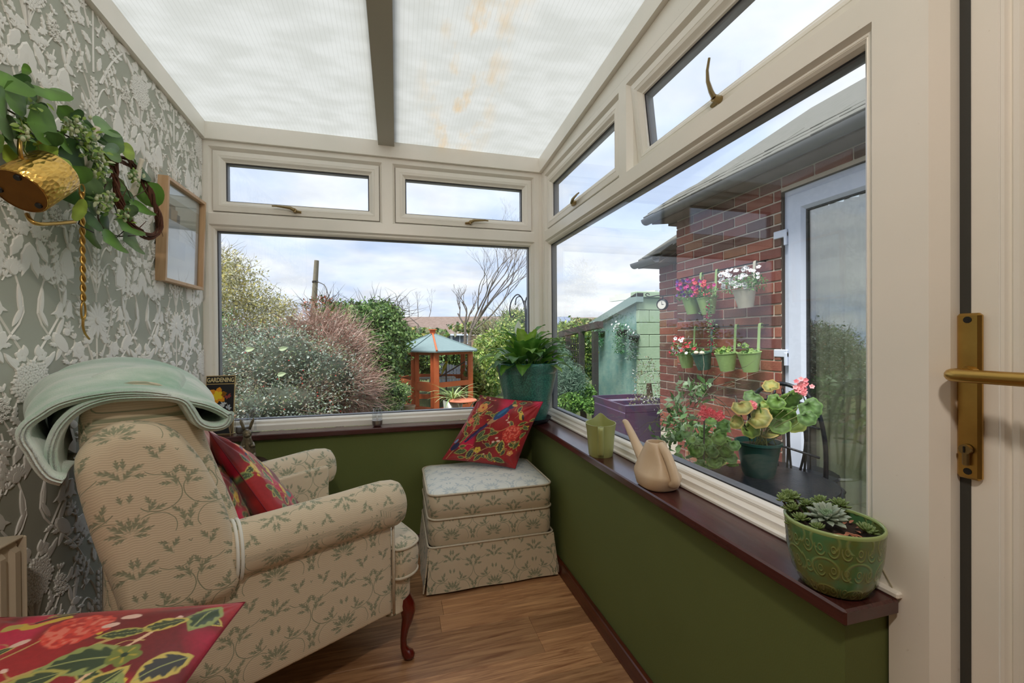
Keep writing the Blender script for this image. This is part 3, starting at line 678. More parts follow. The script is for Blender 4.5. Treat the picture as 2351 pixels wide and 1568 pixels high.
ob('leg', cab(.030, .070, .75, -.65), M_CABR, ch, smooth=True, autos=60); ob('leg', cab(.030, AW-.070, .75, .65), M_CABR, ch, smooth=True, autos=60)
for y in (.08, .50): ob('leg', G().tube([(-.63, y, .22), (-.65, y, .12), (-.69, y, .003)], [.024, .020, .016], 10), M_CABR, ch, smooth=True, autos=60)

# ---- fleece throw folded over the back of the armchair
M_FLEECE = NB('mint_fleece'); b = M_FLEECE; n_ = b.noise(5, b.co('Object', (1, 3, 1)), 5, .6); n3 = b.noise(420, b.co(), 2)
cc = b.mix(b.ramp(n_, (.35, (0, 0, 0)), (.68, (1, 1, 1))), c8(146, 188, 165), c8(218, 228, 220)); b.bump(b.math('ADD', n3, b.math('MULTIPLY', b.noise(30, b.co(), 4), 1.2)), .45, .004)
M_FLEECE = b.set(cc, .95, Sheen_Weight=.6)
YO = .058
tr = thing('throw_blanket', 'folded mint green fleece throw draped over the back of the damask armchair', 'blanket', AO, AA)
prof = [(-.800, .858), (-.822, .875), (-.842, .92), (-.856, .975), (-.850, 1.02), (-.82, 1.06), (-.775, 1.078), (-.71, 1.085), (-.645, 1.077), (-.59, 1.055), (-.545, 1.025), (-.512, .985), (-.500, .955), (-.512, .932), (-.54, .930), (-.565, .945), (-.580, .975), (-.593, 1.000), (-.615, 1.012),
        (-.645, 1.018), (-.690, 1.022), (-.735, 1.020), (-.775, 1.004), (-.803, .972), (-.816, .935), (-.818, .90), (-.812, .868)]
Pp = np.array(spline(prof, 130)); T = np.gradient(Pp, axis=0); T /= np.linalg.norm(T, axis=1, keepdims=True); Nn = np.stack([-T[:, 1], T[:, 0]], 1)
ysl = np.concatenate([[-.042, -.038, -.028], np.linspace(-.01, .500, 28), [.520, .527]]); A = []
s1 = np.linspace(0, 1, len(Pp))
nshift = lambda y: np.stack([.010*np.sin(y*9+s1*7)+.006*np.sin(y*23+s1*15), .010*np.sin(y*7+1+s1*9)+.004*np.sin(y*31+s1*21)], 1)
for i, y in enumerate(ysl):
    th = .0105*(.25 if i in (0, len(ysl)-1) else .75 if i in (1, len(ysl)-2) else 1)
    k = min(1, max(0, y)/.1)
    Pq = Pp+nshift(y)*k*(np.minimum(1, 1)); 
    inner = (s1 > .56); lift = np.clip((Pq[:, 1]-.99), 0, 1)
    wz = np.clip((Pq[:, 1]-.93)/.12, 0, 1)*np.where(s1 < .45, 1, 0); Pq = Pq.copy(); Pq[:, 1] -= .052*wz*math.exp(-(max(y-.0, 0)/.13)**2)
    # inner layer rises to lie on the crest behind the near hem
    if y > .05: Pq[inner, 1] = Pq[inner, 1]+.045*min(1, (y-.05)/.08)
    side_ = Nn*th; row_ = np.concatenate([Pq+side_, (Pq-side_)[::-1]]); yy = YO+y-.030*np.exp(-((s1-.02)/.10)**2)+.012*np.sin(s1*9)
    yy = np.concatenate([yy, yy[::-1]]); A.append(np.stack([row_[:, 0], yy, row_[:, 1]], 1))
A = np.array(A); g = G().grid(A, cv=True); m = A.shape[1]
for e in (0, len(A)-1):
    h = m//2
    for k in range(h-1): f = (e*m+k, e*m+k+1, e*m+m-2-k, e*m+m-1-k); g.f.append(f if e else f[::-1])
o = ob('blanket', g, M_FLEECE, tr, smooth=True); 
for off in (): ob('hem_stitching', G().tube([(p[0]+n[0]*.0112, YO-.018-.030*math.exp(-((t-.02)/.10)**2)+.012*math.sin(t*9), p[1]+n[1]*.0112) for p, n, t in list(zip(Pp, Nn, s1))[:95]], .0011, 4), mat('mint_thread', c8(150, 178, 162), .9), tr)

def warp(o):     # the chair narrows towards its back
    n = len(o.data.vertices); a = np.empty(n*3, np.float32); o.data.vertices.foreach_get('co', a); a = a.reshape(-1, 3)
    a[:, 1] *= 1-.25*np.clip((-a[:, 0]-.08)/.70, 0, 1.1); o.data.vertices.foreach_set('co', a.ravel()); o.data.update()
for o in [x for r_ in (ch, tr) for x in r_.children]:
    if o.name.startswith('leg'): continue
    warp(o)
    for q in o.children: warp(q)
# ================================================================ OTTOMAN
ot = thing('ottoman', 'square upholstered footstool in pale damask with a pleated skirt, in the window corner', 'footstool', (.43, 2.165, 0))
def sq(r, hx, hy, n=8):
    out = []
    for (sx_, sy_, a0) in ((1, -1, -90), (1, 1, 0), (-1, 1, 90), (-1, -1, 180)):
        for t in np.linspace(0, 90, n): a = math.radians(a0+t); out.append((sx_*(hx-r)+r*math.cos(a), sy_*(hy-r)+r*math.sin(a)))
    return np.array(out)
def tier(prof, hx, hy, r, m, name, cap=True, mats=None):
    A = []
    for d, z in prof: q = sq(max(.004, r-d), hx-d, hy-d); A.append(np.stack([q[:, 0], q[:, 1], np.full(len(q), z)], 1))
    g = G().grid(np.array(A), cv=True)
    if cap: g.f.append(tuple(range((len(A)-1)*len(q), len(A)*len(q))))
    o = ob(name, g, mats or m, ot, uvf='box'); weld(o, .00001); return o
HX, HY = .298, .232
tier([(.004, .205), (.0, .215), (-.003, .265), (.0, .320), (.006, .330)], HX, HY, .05, M_DAM, 'middle_tier')
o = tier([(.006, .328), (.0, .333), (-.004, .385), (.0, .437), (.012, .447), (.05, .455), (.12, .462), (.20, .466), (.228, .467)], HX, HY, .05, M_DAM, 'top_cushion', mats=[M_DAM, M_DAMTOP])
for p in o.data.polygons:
    if p.center.z > .440: p.material_index = 1  # top faces paler, the light from above put into their colour
for z in (.441, .330): q = sq(.05, HX+.002, HY+.002); ob('piping', G().tube([(a, b_, z) for a, b_ in q], .0048, 6, closed=True), M_PIPE, o, smooth=True)
q = sq(.03, HX+.004, HY+.004); ob('piping', G().tube([(a, b_, .207) for a, b_ in q], .0048, 6, closed=True), M_PIPE, ot, smooth=True)
for k, (ax_, s_) in enumerate((('y', -1), ('x', 1), ('y', 1), ('x', -1))):   # four skirt panels meeting at open pleats
    a, bb = (HX, HY) if ax_ == 'y' else (HY, HX); A = []
    for z, fl_ in ((.205, 0), (.15, .006), (.08, .014), (.012, .024)):
        L = []
        for t in np.linspace(-1, 1, 25):
            u = t*(a+fl_*.6); d = bb+.004+fl_+.003*math.sin(t*7+k)*(1-z/.205)
            L.append((u, s_*d, z) if ax_ == 'y' else (s_*d, u, z))
        A.append(L)
    A = np.array(A); g = G().grid(A); 
    B = A.copy(); B[:, :, 1 if ax_ == 'y' else 0] -= s_*.006; g.grid(B); nn = A.shape[1]; base = A.shape[0]*nn
    for i in range(A.shape[0]-1):
        for j in (0, nn-1): g.f.append((i*nn+j, (i+1)*nn+j, base+(i+1)*nn+j, base+i*nn+j))
    for j in range(nn-1): g.f.append(((A.shape[0]-1)*nn+j, (A.shape[0]-1)*nn+j+1, base+(A.shape[0]-1)*nn+j+1, base+(A.shape[0]-1)*nn+j))
    ob('skirt_panel', g, M_DAM, ot, smooth=True, uvf=np.array([[v[0] if ax_ == 'y' else v[1], v[2]] for v in g.v]), autos=50)
ob('base', G().box(-.27, .27, -.21, .21, .03, .21), M_DAM, ot, uvf='box')
for x in (-.24, .24):
    for y in (-.18, .18): ob('foot', G().tube([(x, y, 0), (x, y, .035)], [.016, .02], 10), M_BLACK, ot)

# ================================================================ PRINTED CUSHIONS (pattern painted as vertex colours: it is the print itself)
def smooth_noise(u, v, f, seed):
    r = np.random.default_rng(seed); gdt = r.random((f+2, f+2)); x = u*f; y = v*f; i = np.clip(x.astype(int), 0, f); j = np.clip(y.astype(int), 0, f)
    a = x-i; b_ = y-j; a = a*a*(3-2*a); b_ = b_*b_*(3-2*b_); return (gdt[i, j]*(1-a)+gdt[i+1, j]*a)*(1-b_)+(gdt[i, j+1]*(1-a)+gdt[i+1, j+1]*a)*b_
def printer(u, v, seed, layout):
    C_ = np.zeros(u.shape+(3,)); n1_ = smooth_noise(u, v, 5, seed); n2_ = smooth_noise(u, v, 44, seed+1); n3_ = smooth_noise(u, v, 90, seed+2); jag = (n2_-.5)
    red = np.array(c8(166, 32, 36)); dk = np.array(c8(118, 26, 30)); pink = np.array(c8(204, 24, 70)); 
    C_[:] = red; t = np.clip((n1_-.45)*5, 0, 1)[..., None]; C_[:] = C_*(1-t)+dk*t; t = np.clip((smooth_noise(u, v, 4, seed+9)-.68)*8, 0, 1)[..., None]; C_[:] = C_*(1-t)+pink*t
    C_ *= (.90+.2*n3_)[..., None]
    def put(mask, col, soft_=1.0):
        m = np.clip(mask, 0, 1)[..., None]*soft_; C_[:] = C_*(1-m)+np.array(col)*m
    def loc(x, y, a, L, Wd):
        a = math.radians(a); dx_, dy_ = u-x, v-y; return (dx_*math.cos(a)+dy_*math.sin(a))/L, (-dx_*math.sin(a)+dy_*math.cos(a))/Wd
    def leafp(x, y, a, L, Wd, pal=0):
        p, q = loc(x, y, a, L, Wd); q = q+.15*p*p; f = (1-p*p-np.abs(q)*1.0)+jag*.22
        E_ = [c8(176, 168, 84), c8(150, 160, 92), c8(206, 184, 92)][pal % 3]; D_ = [c8(46, 66, 44), c8(60, 84, 56), c8(36, 44, 58)][(pal//3) % 3]
        put(f*12, E_); ribs = .5+.5*np.sin(p*16+np.abs(q)*9); put(np.clip((f-.18-.22*ribs)*9, 0, 1), D_, .95); put((1-np.abs(q)*16)*np.clip((.9-np.abs(p))*9, 0, 1), c8(190, 196, 120), .85)
    def line(pts, wd, col):
        S = np.array(spline(pts, 28)); d = np.full(u.shape, 9.)
        for a, b_ in zip(S[:-1], S[1:]):
            ab = b_-a; tt = np.clip(((u-a[0])*ab[0]+(v-a[1])*ab[1])/(ab@ab+1e-12), 0, 1); d = np.minimum(d, np.hypot(u-a[0]-tt*ab[0], v-a[1]-tt*ab[1]))
        put((wd*(1+jag*.8)-d)/.002, col)
    def flower(x, y, R, n, col, col2, ctr):
        th = np.arctan2(v-y, u-x); d = np.hypot(u-x, v-y)/R; edge = .78+.22*np.abs(np.cos(th*n/2))+jag*.1
        put((edge-d)*14, col); put(np.clip((.55-np.abs(np.sin(th*n/2)))*2, 0, 1)*np.clip((edge*.8-d)*6, 0, 1), col2, .6); put((.24-d)*14, ctr)
    def pom(x, y, R):
        d = np.hypot(u-x, v-y)/R; put((1+jag*.25-d)*14, c8(226, 72, 56)); c1 = smooth_noise(u, v, 60, seed+5)
        put(np.clip((c1-.55)*9, 0, 1)*np.clip((1-d)*8, 0, 1), c8(240, 132, 110), .8); put(np.clip((.36-c1)*9, 0, 1)*np.clip((1-d)*8, 0, 1), c8(176, 40, 40), .7)
    def ell_(x, y, a, L, Wd, col, s=12): p, q = loc(x, y, a, L, Wd); put((1+jag*.12-np.hypot(p, q))*s, col)
    for it in layout:
        k, a = it[0], it[1:]
        if k == 'leaf': leafp(*a)
        elif k == 'line': line(*a)
        elif k == 'flower': flower(*a)
        elif k == 'pom': pom(*a)
        elif k == 'ell': ell_(*a)
    return C_
YEL, NAVY, BLUE, TAN, CRM = c8(222, 186, 62), c8(38, 42, 84), c8(34, 78, 130), c8(196, 150, 108), c8(236, 196, 178)
def bird(x, y, s=1, a=55):
    ca, sa = math.cos(math.radians(a-55)), math.sin(math.radians(a-55)); R_ = lambda p, q: (x+s*(p*ca-q*sa), y+s*(p*sa+q*ca)); o = []
    o += [('line', [R_(-.10, -.14), R_(-.22, -.30), R_(-.30, -.46)], .018*s, NAVY), ('line', [R_(-.08, -.14), R_(-.19, -.30), R_(-.25, -.42)], .010*s, c8(78, 52, 110))]
    o += [('ell', *R_(-.06, -.10), a-5, .11*s, .035*s, TAN), ('ell', *R_(0, 0), a, .13*s, .055*s, BLUE), ('ell', *R_(.0, .02), a, .08*s, .022*s, c8(44, 120, 170)), ('ell', *R_(.085, .115), a, .045*s, .040*s, NAVY), ('ell', *R_(.125, .135), a-60, .040*s, .020*s, c8(220, 180, 90))]; return o
def finch(x, y, s=1, a=-60): return [('ell', x, y, a, .065*s, .034*s, YEL), ('ell', x+.028*s, y-.012*s, a, .05*s, .016*s, c8(40, 40, 40)), ('ell', x-.035*s, y+.055*s, 0, .026*s, .024*s, c8(224, 198, 90)), ('ell', x-.038*s, y+.06*s, 0, .010*s, .008*s, c8(30, 30, 30))]
def lv(x, y, a, L=.085, Wd=.036, p=0): return ('leaf', x, y, a, L, Wd, p)
BR = c8(196, 160, 96)
LAY1 = [('line', [(.05, .02), (.12, .28), (.22, .48), (.20, .70), (.30, .88)], .007, BR), ('line', [(.22, .48), (.40, .55), (.58, .52), (.70, .60)], .006, BR), ('line', [(.35, .03), (.48, .22), (.62, .30), (.80, .28)], .006, BR)]
_r = random.Random(77)
def sprinkle(n, sd_):
    q = random.Random(sd_); o = []
    for _ in range(n):
        x, y, a = q.random(), q.random(), q.uniform(0, 360); o.append(('line', [(x, y), (x+.06*math.cos(math.radians(a)), y+.06*math.sin(math.radians(a))), (x+.12*math.cos(math.radians(a+25)), y+.12*math.sin(math.radians(a+25)))], .0035, BR)); o.append(lv(x+.13*math.cos(math.radians(a+25)), y+.13*math.sin(math.radians(a+25)), a+25, .058, .028, q.randrange(9)))
        if q.random() < .5: o.append(('ell', x, y, a, .014, .010, q.choice((CRM, YEL, c8(222, 90, 80)))))
    return o
LAY1 = sprinkle(44, 5)+LAY1
LAY1 += bird(.50, .78) + [('pom', .77, .50, .125), ('flower', .42, .22, .05, 5, YEL, c8(240, 210, 110), c8(180, 90, 40)), ('flower', .86, .22, .045, 5, c8(230, 150, 90), YEL, CRM), lv(.70, .30, 100, .11, .055, 2), lv(.60, .33, 60, .07, .03, 1), lv(.42, .40, 40, .11, .04, 3), lv(.36, .44, 75, .09, .04, 4), lv(.52, .48, 20, .08, .03, 0), lv(.20, .16, 20, .10, .05, 3), lv(.34, .14, 80, .10, .05, 6), lv(.47, .10, 60, .09, .035, 2), lv(.62, .14, 120, .08, .03, 5), lv(.75, .10, -20, .10, .04, 1),
         lv(.90, .34, 70, .07, .03, 0), lv(.86, .66, 30, .07, .025, 2), lv(.93, .60, 150, .06, .03, 3), lv(.12, .70, 60, .08, .03, 2), lv(.18, .90, 20, .07, .03, 1), lv(.08, .5, 110, .07, .025, 0), lv(.15, .36, 70, .06, .02, 2)]
LAY1 += finch(.80, .76)+[('flower', .17, .83, .075, 5, c8(236, 160, 90), YEL, c8(200, 60, 50)), ('flower', .10, .62, .05, 5, c8(230, 120, 90), c8(244, 180, 120), YEL), ('ell', .60, .42, 0, .022, .016, CRM), ('ell', .64, .38, 0, .026, .018, CRM), ('ell', .58, .36, 0, .018, .018, CRM), ('ell', .66, .66, 0, .022, .014, CRM), ('ell', .62, .69, 30, .016, .012, CRM), ('ell', .08, .22, 60, .075, .045, NAVY), ('ell', .05, .30, 60, .04, .02, c8(120, 150, 190))]
LAY2 = sprinkle(36, 6)+[('line', [(.55, .0), (.66, .25), (.62, .5), (.75, .8), (.72, 1)], .006, YEL), ('line', [(.64, .3), (.85, .45), (.98, .4)], .005, YEL), ('flower', .42, .62, .10, 5, YEL, c8(244, 214, 110), c8(214, 110, 40)), ('flower', .34, .42, .06, 5, YEL, c8(244, 214, 110), c8(214, 110, 40)), ('flower', .30, .84, .07, 6, c8(236, 150, 60), YEL, CRM), ('flower', .14, .66, .06, 5, YEL, c8(244, 214, 110), c8(214, 110, 40)),
        lv(.46, .78, 120, .10, .05, 2), lv(.24, .56, 70, .08, .035, 5), lv(.18, .42, 100, .08, .04, 3), lv(.55, .42, 40, .07, .03, 2), lv(.52, .24, -20, .09, .04, 4), lv(.30, .20, 30, .11, .045, 6), lv(.80, .62, 60, .08, .03, 1), lv(.88, .25, 120, .09, .04, 0)]+bird(.52, .92, .7, 20)+finch(.78, .84, 1.0)+[('ell', .46, .34, -20, .07, .03, c8(60, 130, 120)), ('pom', .12, .20, .08)]
LAY3 = sprinkle(22, 8)+[('line', [(.05, .05), (.30, .40), (.55, .62), (.75, .80)], .008, BR), ('line', [(.60, .20), (.68, .55), (.80, .85)], .008, c8(230, 190, 150)), ('line', [(.12, .45), (.3, .6), (.42, .78)], .006, BR), ('pom', .47, .79, .115), lv(.90, .86, 80, .10, .065, 1), lv(.78, .80, 20, .09, .045, 2), lv(.66, .74, 200, .09, .035, 0), lv(.62, .60, 10, .14, .075, 1), lv(.50, .50, 30, .12, .055, 0), lv(.44, .34, 20, .14, .075, 4), lv(.72, .46, 60, .14, .06, 2),
         lv(.80, .38, 100, .16, .08, 1), lv(.66, .24, 30, .15, .07, 6), lv(.90, .58, 50, .11, .06, 8), lv(.86, .18, 100, .15, .07, 7), lv(.26, .66, 40, .10, .03, 2), lv(.20, .50, 30, .09, .025, 1), ('ell', .58, .80, 20, .03, .02, CRM), ('ell', .62, .86, 0, .04, .02, CRM), ('ell', .32, .72, 30, .03, .018, CRM), ('ell', .36, .46, 30, .02, .014, CRM), ('line', [(.20, .86), (.28, .84), (.36, .90)], .022, YEL), ('ell', .19, .85, 20, .035, .026, c8(200, 180, 90)), ('line', [(.26, .875), (.36, .93)], .010, c8(28, 26, 22)), ('ell', .02, .32, 60, .10, .09, NAVY), ('ell', .02, .30, 30, .05, .035, c8(220, 160, 120)), ('line', [(.2, .3), (.4, .46)], .005, c8(60, 30, 24)), ('flower', .74, .62, .06, 5, c8(120, 130, 60), YEL, c8(40, 60, 40))]
M_PRINT = NB('printed_satin'); b = M_PRINT; a_ = b.n('ShaderNodeAttribute', attribute_name='col').outputs['Color']; b.bump(b.noise(900, b.co(), 2), .12, .001); M_PRINT = b.set(a_, .48, Sheen_Weight=.2)
def cushion(name, label, P00, P10, P11, P01, thick, layout, seed, n=200, back=50, wr=.006, group=None, plain=None, up=None):
    """P00,P10,P11,P01: the corners seen from the printed face (anticlockwise, u right, v up)"""
    P00, P10, P11, P01 = (np.array(p, float) for p in (P00, P10, P11, P01)); r = np.random.default_rng(seed); cen = (P00+P10+P11+P01)/4
    nrm = np.cross(P10-P00, P01-P00); nrm /= np.linalg.norm(nrm)
    root = thing(name, label, 'cushion', tuple(cen), group=group)
    ph = r.random(8)*6.28
    def surf(m, s_):
        t = np.linspace(0, 1, m); u, v = np.meshgrid(t, t, indexing='ij'); x, y = 2*u-1, 2*v-1
        pin = .022; uu = u+(.5-u)*pin*2*(1-y*y)*np.abs(x)**3*1.0; vv = v+(.5-v)*pin*2*(1-x*x)*np.abs(y)**3
        B = (P00[None, None]*((1-uu)*(1-vv))[..., None]+P10*((uu)*(1-vv))[..., None]+P11*(uu*vv)[..., None]+P01*((1-uu)*vv)[..., None])
        h = ((1-np.abs(x)**2.4)*(1-np.abs(y)**2.4))**.55; ed = np.clip((1-np.maximum(np.abs(x), np.abs(y)))*5, 0, 1)
        wrk = np.zeros_like(u); co_r = np.minimum(1, ((1-np.abs(x))**2+(1-np.abs(y))**2)**.5)
        for k in range(4):
            cx, cy = (-1, 1)[k % 2], (-1, 1)[k//2]; th = np.arctan2(y-cy, x-cx); d = np.hypot(x-cx, y-cy); wrk += np.sin(th*14+ph[k])*np.exp(-(d/.5)**2)*np.clip(d*3, 0, 1)
        wrk += .5*np.sin(x*9+y*5+ph[5])*np.sin(y*7-x*3+ph[6])*ed
        return u, v, B+nrm*(s_*thick*.5*h+wr*wrk*ed)[..., None]
    u, v, S = surf(n, 1); C_ = printer(u, v, seed, layout) if plain is None else np.broadcast_to(np.array(plain), u.shape+(3,))
    g = G(); g.grid(S-cen); g.c = C_.reshape(-1, 3).tolist(); o = ob('printed_face' if plain is None else 'front_face', g, M_PRINT, root, smooth=True, vcol=True)
    u, v, S = surf(back, -1); C2 = printer(u, v, seed+50, layout) if plain is None else np.broadcast_to(np.array(plain), u.shape+(3,))
    g = G(); g.grid((S-cen)[::-1]); g.c = C2[::-1].reshape(-1, 3).tolist(); ob('reverse_face', g, M_PRINT, root, smooth=True, vcol=True)
    u, v, S = surf(40, 0); rim = [S[i, 0] for i in range(40)]+[S[39, i] for i in range(1, 40)]+[S[i, 39] for i in range(38, -1, -1)]+[S[0, i] for i in range(38, 0, -1)]
    ob('seam', G().tube([p-cen for p in rim], .0016, 5, closed=True), mat(name+'_seam', plain or c8(120, 16, 40), .6), root); return root
def AL(x, y, z): return (AO[0]+x*math.cos(AA)-y*math.sin(AA), AO[1]+x*math.sin(AA)+y*math.cos(AA), z)
cushion('scatter_cushion', 'red bird and peony print cushion leaning on the footstool against the window sill', at(1015, 1055, 'Y', 2.33), at(1183, 1076, 'Y', 2.12), at(1247, 922, 'Y', 2.10), at(1103, 907, 'Y', 2.26), .085, LAY1, 11, 230, wr=.005)
cushion('scatter_cushion', 'red cushion with a yellow primrose print upright on the armchair seat', AL(-.30, .13, .47), AL(-.185, .48, .47), AL(-.425, .52, .755), AL(-.515, .22, .885), .115, LAY2, 23, 190, wr=.008)
cushion('scatter_cushion', 'second red printed cushion squeezed between the armchair back and the primrose cushion', AL(-.42, .11, .47), AL(-.36, .46, .47), AL(-.475, .50, .77), AL(-.515, .14, .79), .07, LAY2, 31, 90)
cushion('scatter_cushion', 'plain pale pink cushion tucked behind the red primrose cushion on the armchair', AL(-.40, .30, .50), AL(-.33, .60, .50), AL(-.44, .64, .80), AL(-.545, .32, .925), .06, LAY2, 41, 60, plain=c8(226, 172, 160))
# cushion in the foreground, lying on a stool
cushion('scatter_cushion', 'red and pink cushion with large green leaves lying in the foreground, bottom left corner', (-.800, .62, .575), (-.370, .60, .545), (-.312, .998, .602), (-.770, 1.070, .606), .085, LAY3, 57, 240, wr=.004)
st = thing('stool', 'damask covered stool under the foreground cushion', 'stool', (-.62, .72, 0))
soft('stool_seat', rbox(-.23, .17, -.22, .20, .40, .525, .03, 4), par=st)
for x in (-.2, .14):
    for y in (-.19, .17): ob('leg', G().tube([(x, y, .41), (x, y, 0)], [.018, .012], 10), M_CABR, st)
# ================================================================ WINDOW SILL THINGS
def leafobj(name, me, par, p, d, up, sc=1, **k):
    """place a shared blade mesh (built along +y, face +z)"""
    d = Vector(d).normalized(); up = Vector(up); up = (up-d*up.dot(d)); up = up.normalized() if up.length > 1e-5 else d.orthogonal().normalized(); sx_ = d.cross(up)
    o = bpy.data.objects.new(name, me); COL.objects.link(o); o.parent = par
    o.matrix_local = Matrix(((sx_[0], d[0], up[0], p[0]), (sx_[1], d[1], up[1], p[1]), (sx_[2], d[2], up[2], p[2]), (0, 0, 0, 1))) @ (Matrix.Diagonal((*sc, 1)) if isinstance(sc, tuple) else Matrix.Scale(sc, 4)); return o
# ---- peace lily in a large teal glazed pot
b = NB('teal_glaze'); n_ = b.noise(150, b.co(), 4, .6); n5 = b.noise(14, b.co(), 4)
cc = b.mix(b.ramp(n_, (.42, (0, 0, 0)), (.62, (1, 1, 1))), c8(24, 84, 74), c8(60, 136, 116)); cc = b.mix(b.math('MULTIPLY', n5, .4), cc, c8(92, 128, 122)); b.bump(n_, .3, .002)
M_TEAL = b.set(cc, .28, Coat_Weight=.4); M_SOIL = mat('dark_potting_soil', c8(40, 30, 24), .95, var=c8(66, 50, 38), vs_=60, bump=.8, bs=120)
PC = (.718, 2.305, ZS)
pl = thing('potted_peace_lily', 'big leafy green plant in a large teal glazed pot in the window corner', 'plant', PC)
pot = ob('pot', G().lathe([(0, .018), (.085, .018), (.105, .020), (.116, .05), (.134, .12), (.155, .22), (.166, .275), (.168, .285), (.174, .290), (.1775, .330), (.177, .337), (.172, .340), (.166, .334), (.162, .30), (.158, .285)], 56), M_TEAL, pl, smooth=True, autos=50)
ob('saucer', G().lathe([(0, .002), (.105, .002), (.118, .006), (.134, .026), (.136, .030), (.132, .030), (.116, .012), (0, .010)], 48), mat('dark_saucer', c8(30, 40, 44), .3), pl, smooth=True, autos=50)
ob('soil', G().lathe([(.160, .290), (.08, .300), (0, .302)], 32), M_SOIL, pl, smooth=True)
def lilyleaf(L, Wd, curl, cols):
    g = G(); n = 9; V = []; p = Vector((0, 0, 0))
    for i in range(n+1):
        t = i/n; a = -curl*t**1.3; dd = Vector((0, math.cos(a), math.sin(a))); uu = Vector((0, -math.sin(a), math.cos(a))); ww = Wd*.5*math.sin(PI*t**.75)**.9+.001
        for k, q in enumerate((-1, -.55, 0, .55, 1)): V.append(p+Vector((q*ww, 0, 0))+uu*(abs(q)*ww*.25+.004*math.sin(t*18+k)*abs(q)))
        p = p+dd*(L/n)
    F = [(i*5+k, i*5+k+1, (i+1)*5+k+1, (i+1)*5+k) for i in range(n) for k in range(4)]
    C_ = []
    for i in range(n+1):
        for k in range(5): f = .85+.15*math.sin(i*2.0+k) ; c = cols[0] if k != 2 else cols[1]; C_.append(tuple(x*f for x in c))
    g.add(V, F, C_); return mesh_of('leaf', g, M_LEAF, True, True)
M_LEAF = leafmat('plant_leaf', .35, .35)
GRN = [((.12, .32, .045), (.22, .44, .08)), ((.22, .46, .06), (.34, .58, .12)), ((.38, .62, .08), (.5, .72, .16)), ((.09, .24, .06), (.17, .36, .1))]
lm = [lilyleaf(.165, .082, 1.3, GRN[0]), lilyleaf(.180, .078, 1.5, GRN[1]), lilyleaf(.160, .066, 1.1, GRN[2]), lilyleaf(.170, .090, 1.4, GRN[3])]
r = random.Random(5); stems = G()
for i in range(56):
    a = i*2.39996+r.uniform(-.2, .2); q = (i+.5)/56; el = 1.45-1.25*q+r.uniform(-.1, .1); rad = .015+.055*q
    b0 = Vector((rad*math.cos(a), rad*math.sin(a), .30)); dd = Vector((math.cos(a)*math.cos(el), math.sin(a)*math.cos(el), math.sin(el)))
    Ls = .10*(1-.45*q)*r.uniform(.8, 1.2); tip = b0+Vector((dd.x*.9, dd.y*.9, max(.45, dd.z))).normalized()*Ls
    if tip.x*1 > .165: tip.x = .165
    stems.tube([b0, b0.lerp(tip, .5)+Vector((0, 0, .006)), tip], [.0028, .0024, .002], 5, col=(.12, .28, .05))
    d2 = (dd+Vector((0, 0, .25-.35*q))).normalized(); sc = r.uniform(.85, 1.12)
    d2 = Vector(d2); end = tip+d2*.15*sc
    if end.x+PC[0] > .893 and PC[1]+end.y > -9: d2.x -= (end.x+PC[0]-.893)/.15; d2.normalize()
    if end.y+PC[1] > 2.49: d2.y -= (end.y+PC[1]-2.49)/.15; d2.normalize()
    leafobj('leaf', lm[(i*7+i//5) % 4], pl, tip, d2, (-dd.x*.4, -dd.y*.4, 1), sc)
ob('stems', stems, M_LEAF, pl, smooth=True, vcol=True, kind='stuff')
g = G(); g.tube([(-.02, .03, .30), (-.03, .05, .42), (-.045, .05, .50)], [.003, .0025, .002], 6, col=(.2, .35, .1)); g.blade((-.045, .05, .495), (.1, .05, 1), (0, -1, .1), .085, .04, -.3, fold=.5, col=(.8, .85, .72)); ob('flower_spathe', g, M_LEAF, pl, smooth=True, vcol=True)
# ---- tea-light lantern on the back sill
M_STEEL = mat('brushed_steel', c8(168, 160, 150), .35, 1); M_FLAME = mat('white_plastic_flame', c8(240, 238, 232), .4)
def tealight(x, y, s, label, group=None):
    t = thing('tealight_lantern', label, 'lantern', (x, y, ZS), group=group)
    ob('cup', G().lathe([(0, .001), (.018*s, .001), (.024*s, .006*s), (.0275*s, .018*s), (.028*s, .034*s), (.026*s, .034*s), (.0, .030*s)], 28), M_STEEL, t, smooth=True, autos=40)
    ob('glass_chimney', G().lathe([(.0255*s, .033*s), (.0275*s, .050*s), (.0265*s, .070*s), (.022*s, .090*s), (.020*s, .098*s), (.019*s, .098*s), (.0212*s, .089*s), (.0255*s, .069*s), (.0265*s, .050*s), (.0245*s, .034*s)], 28), M_THIN, t, smooth=True)
    ob('flame', G().lathe([(0, .031*s), (.0045*s, .034*s), (.0055*s, .042*s), (.003*s, .052*s), (0, .060*s)], 12), M_FLAME, t, smooth=True); return t
tealight(-.108, 2.425, 1.0, 'small glass tea light lantern with steel cup alone on the back window sill')
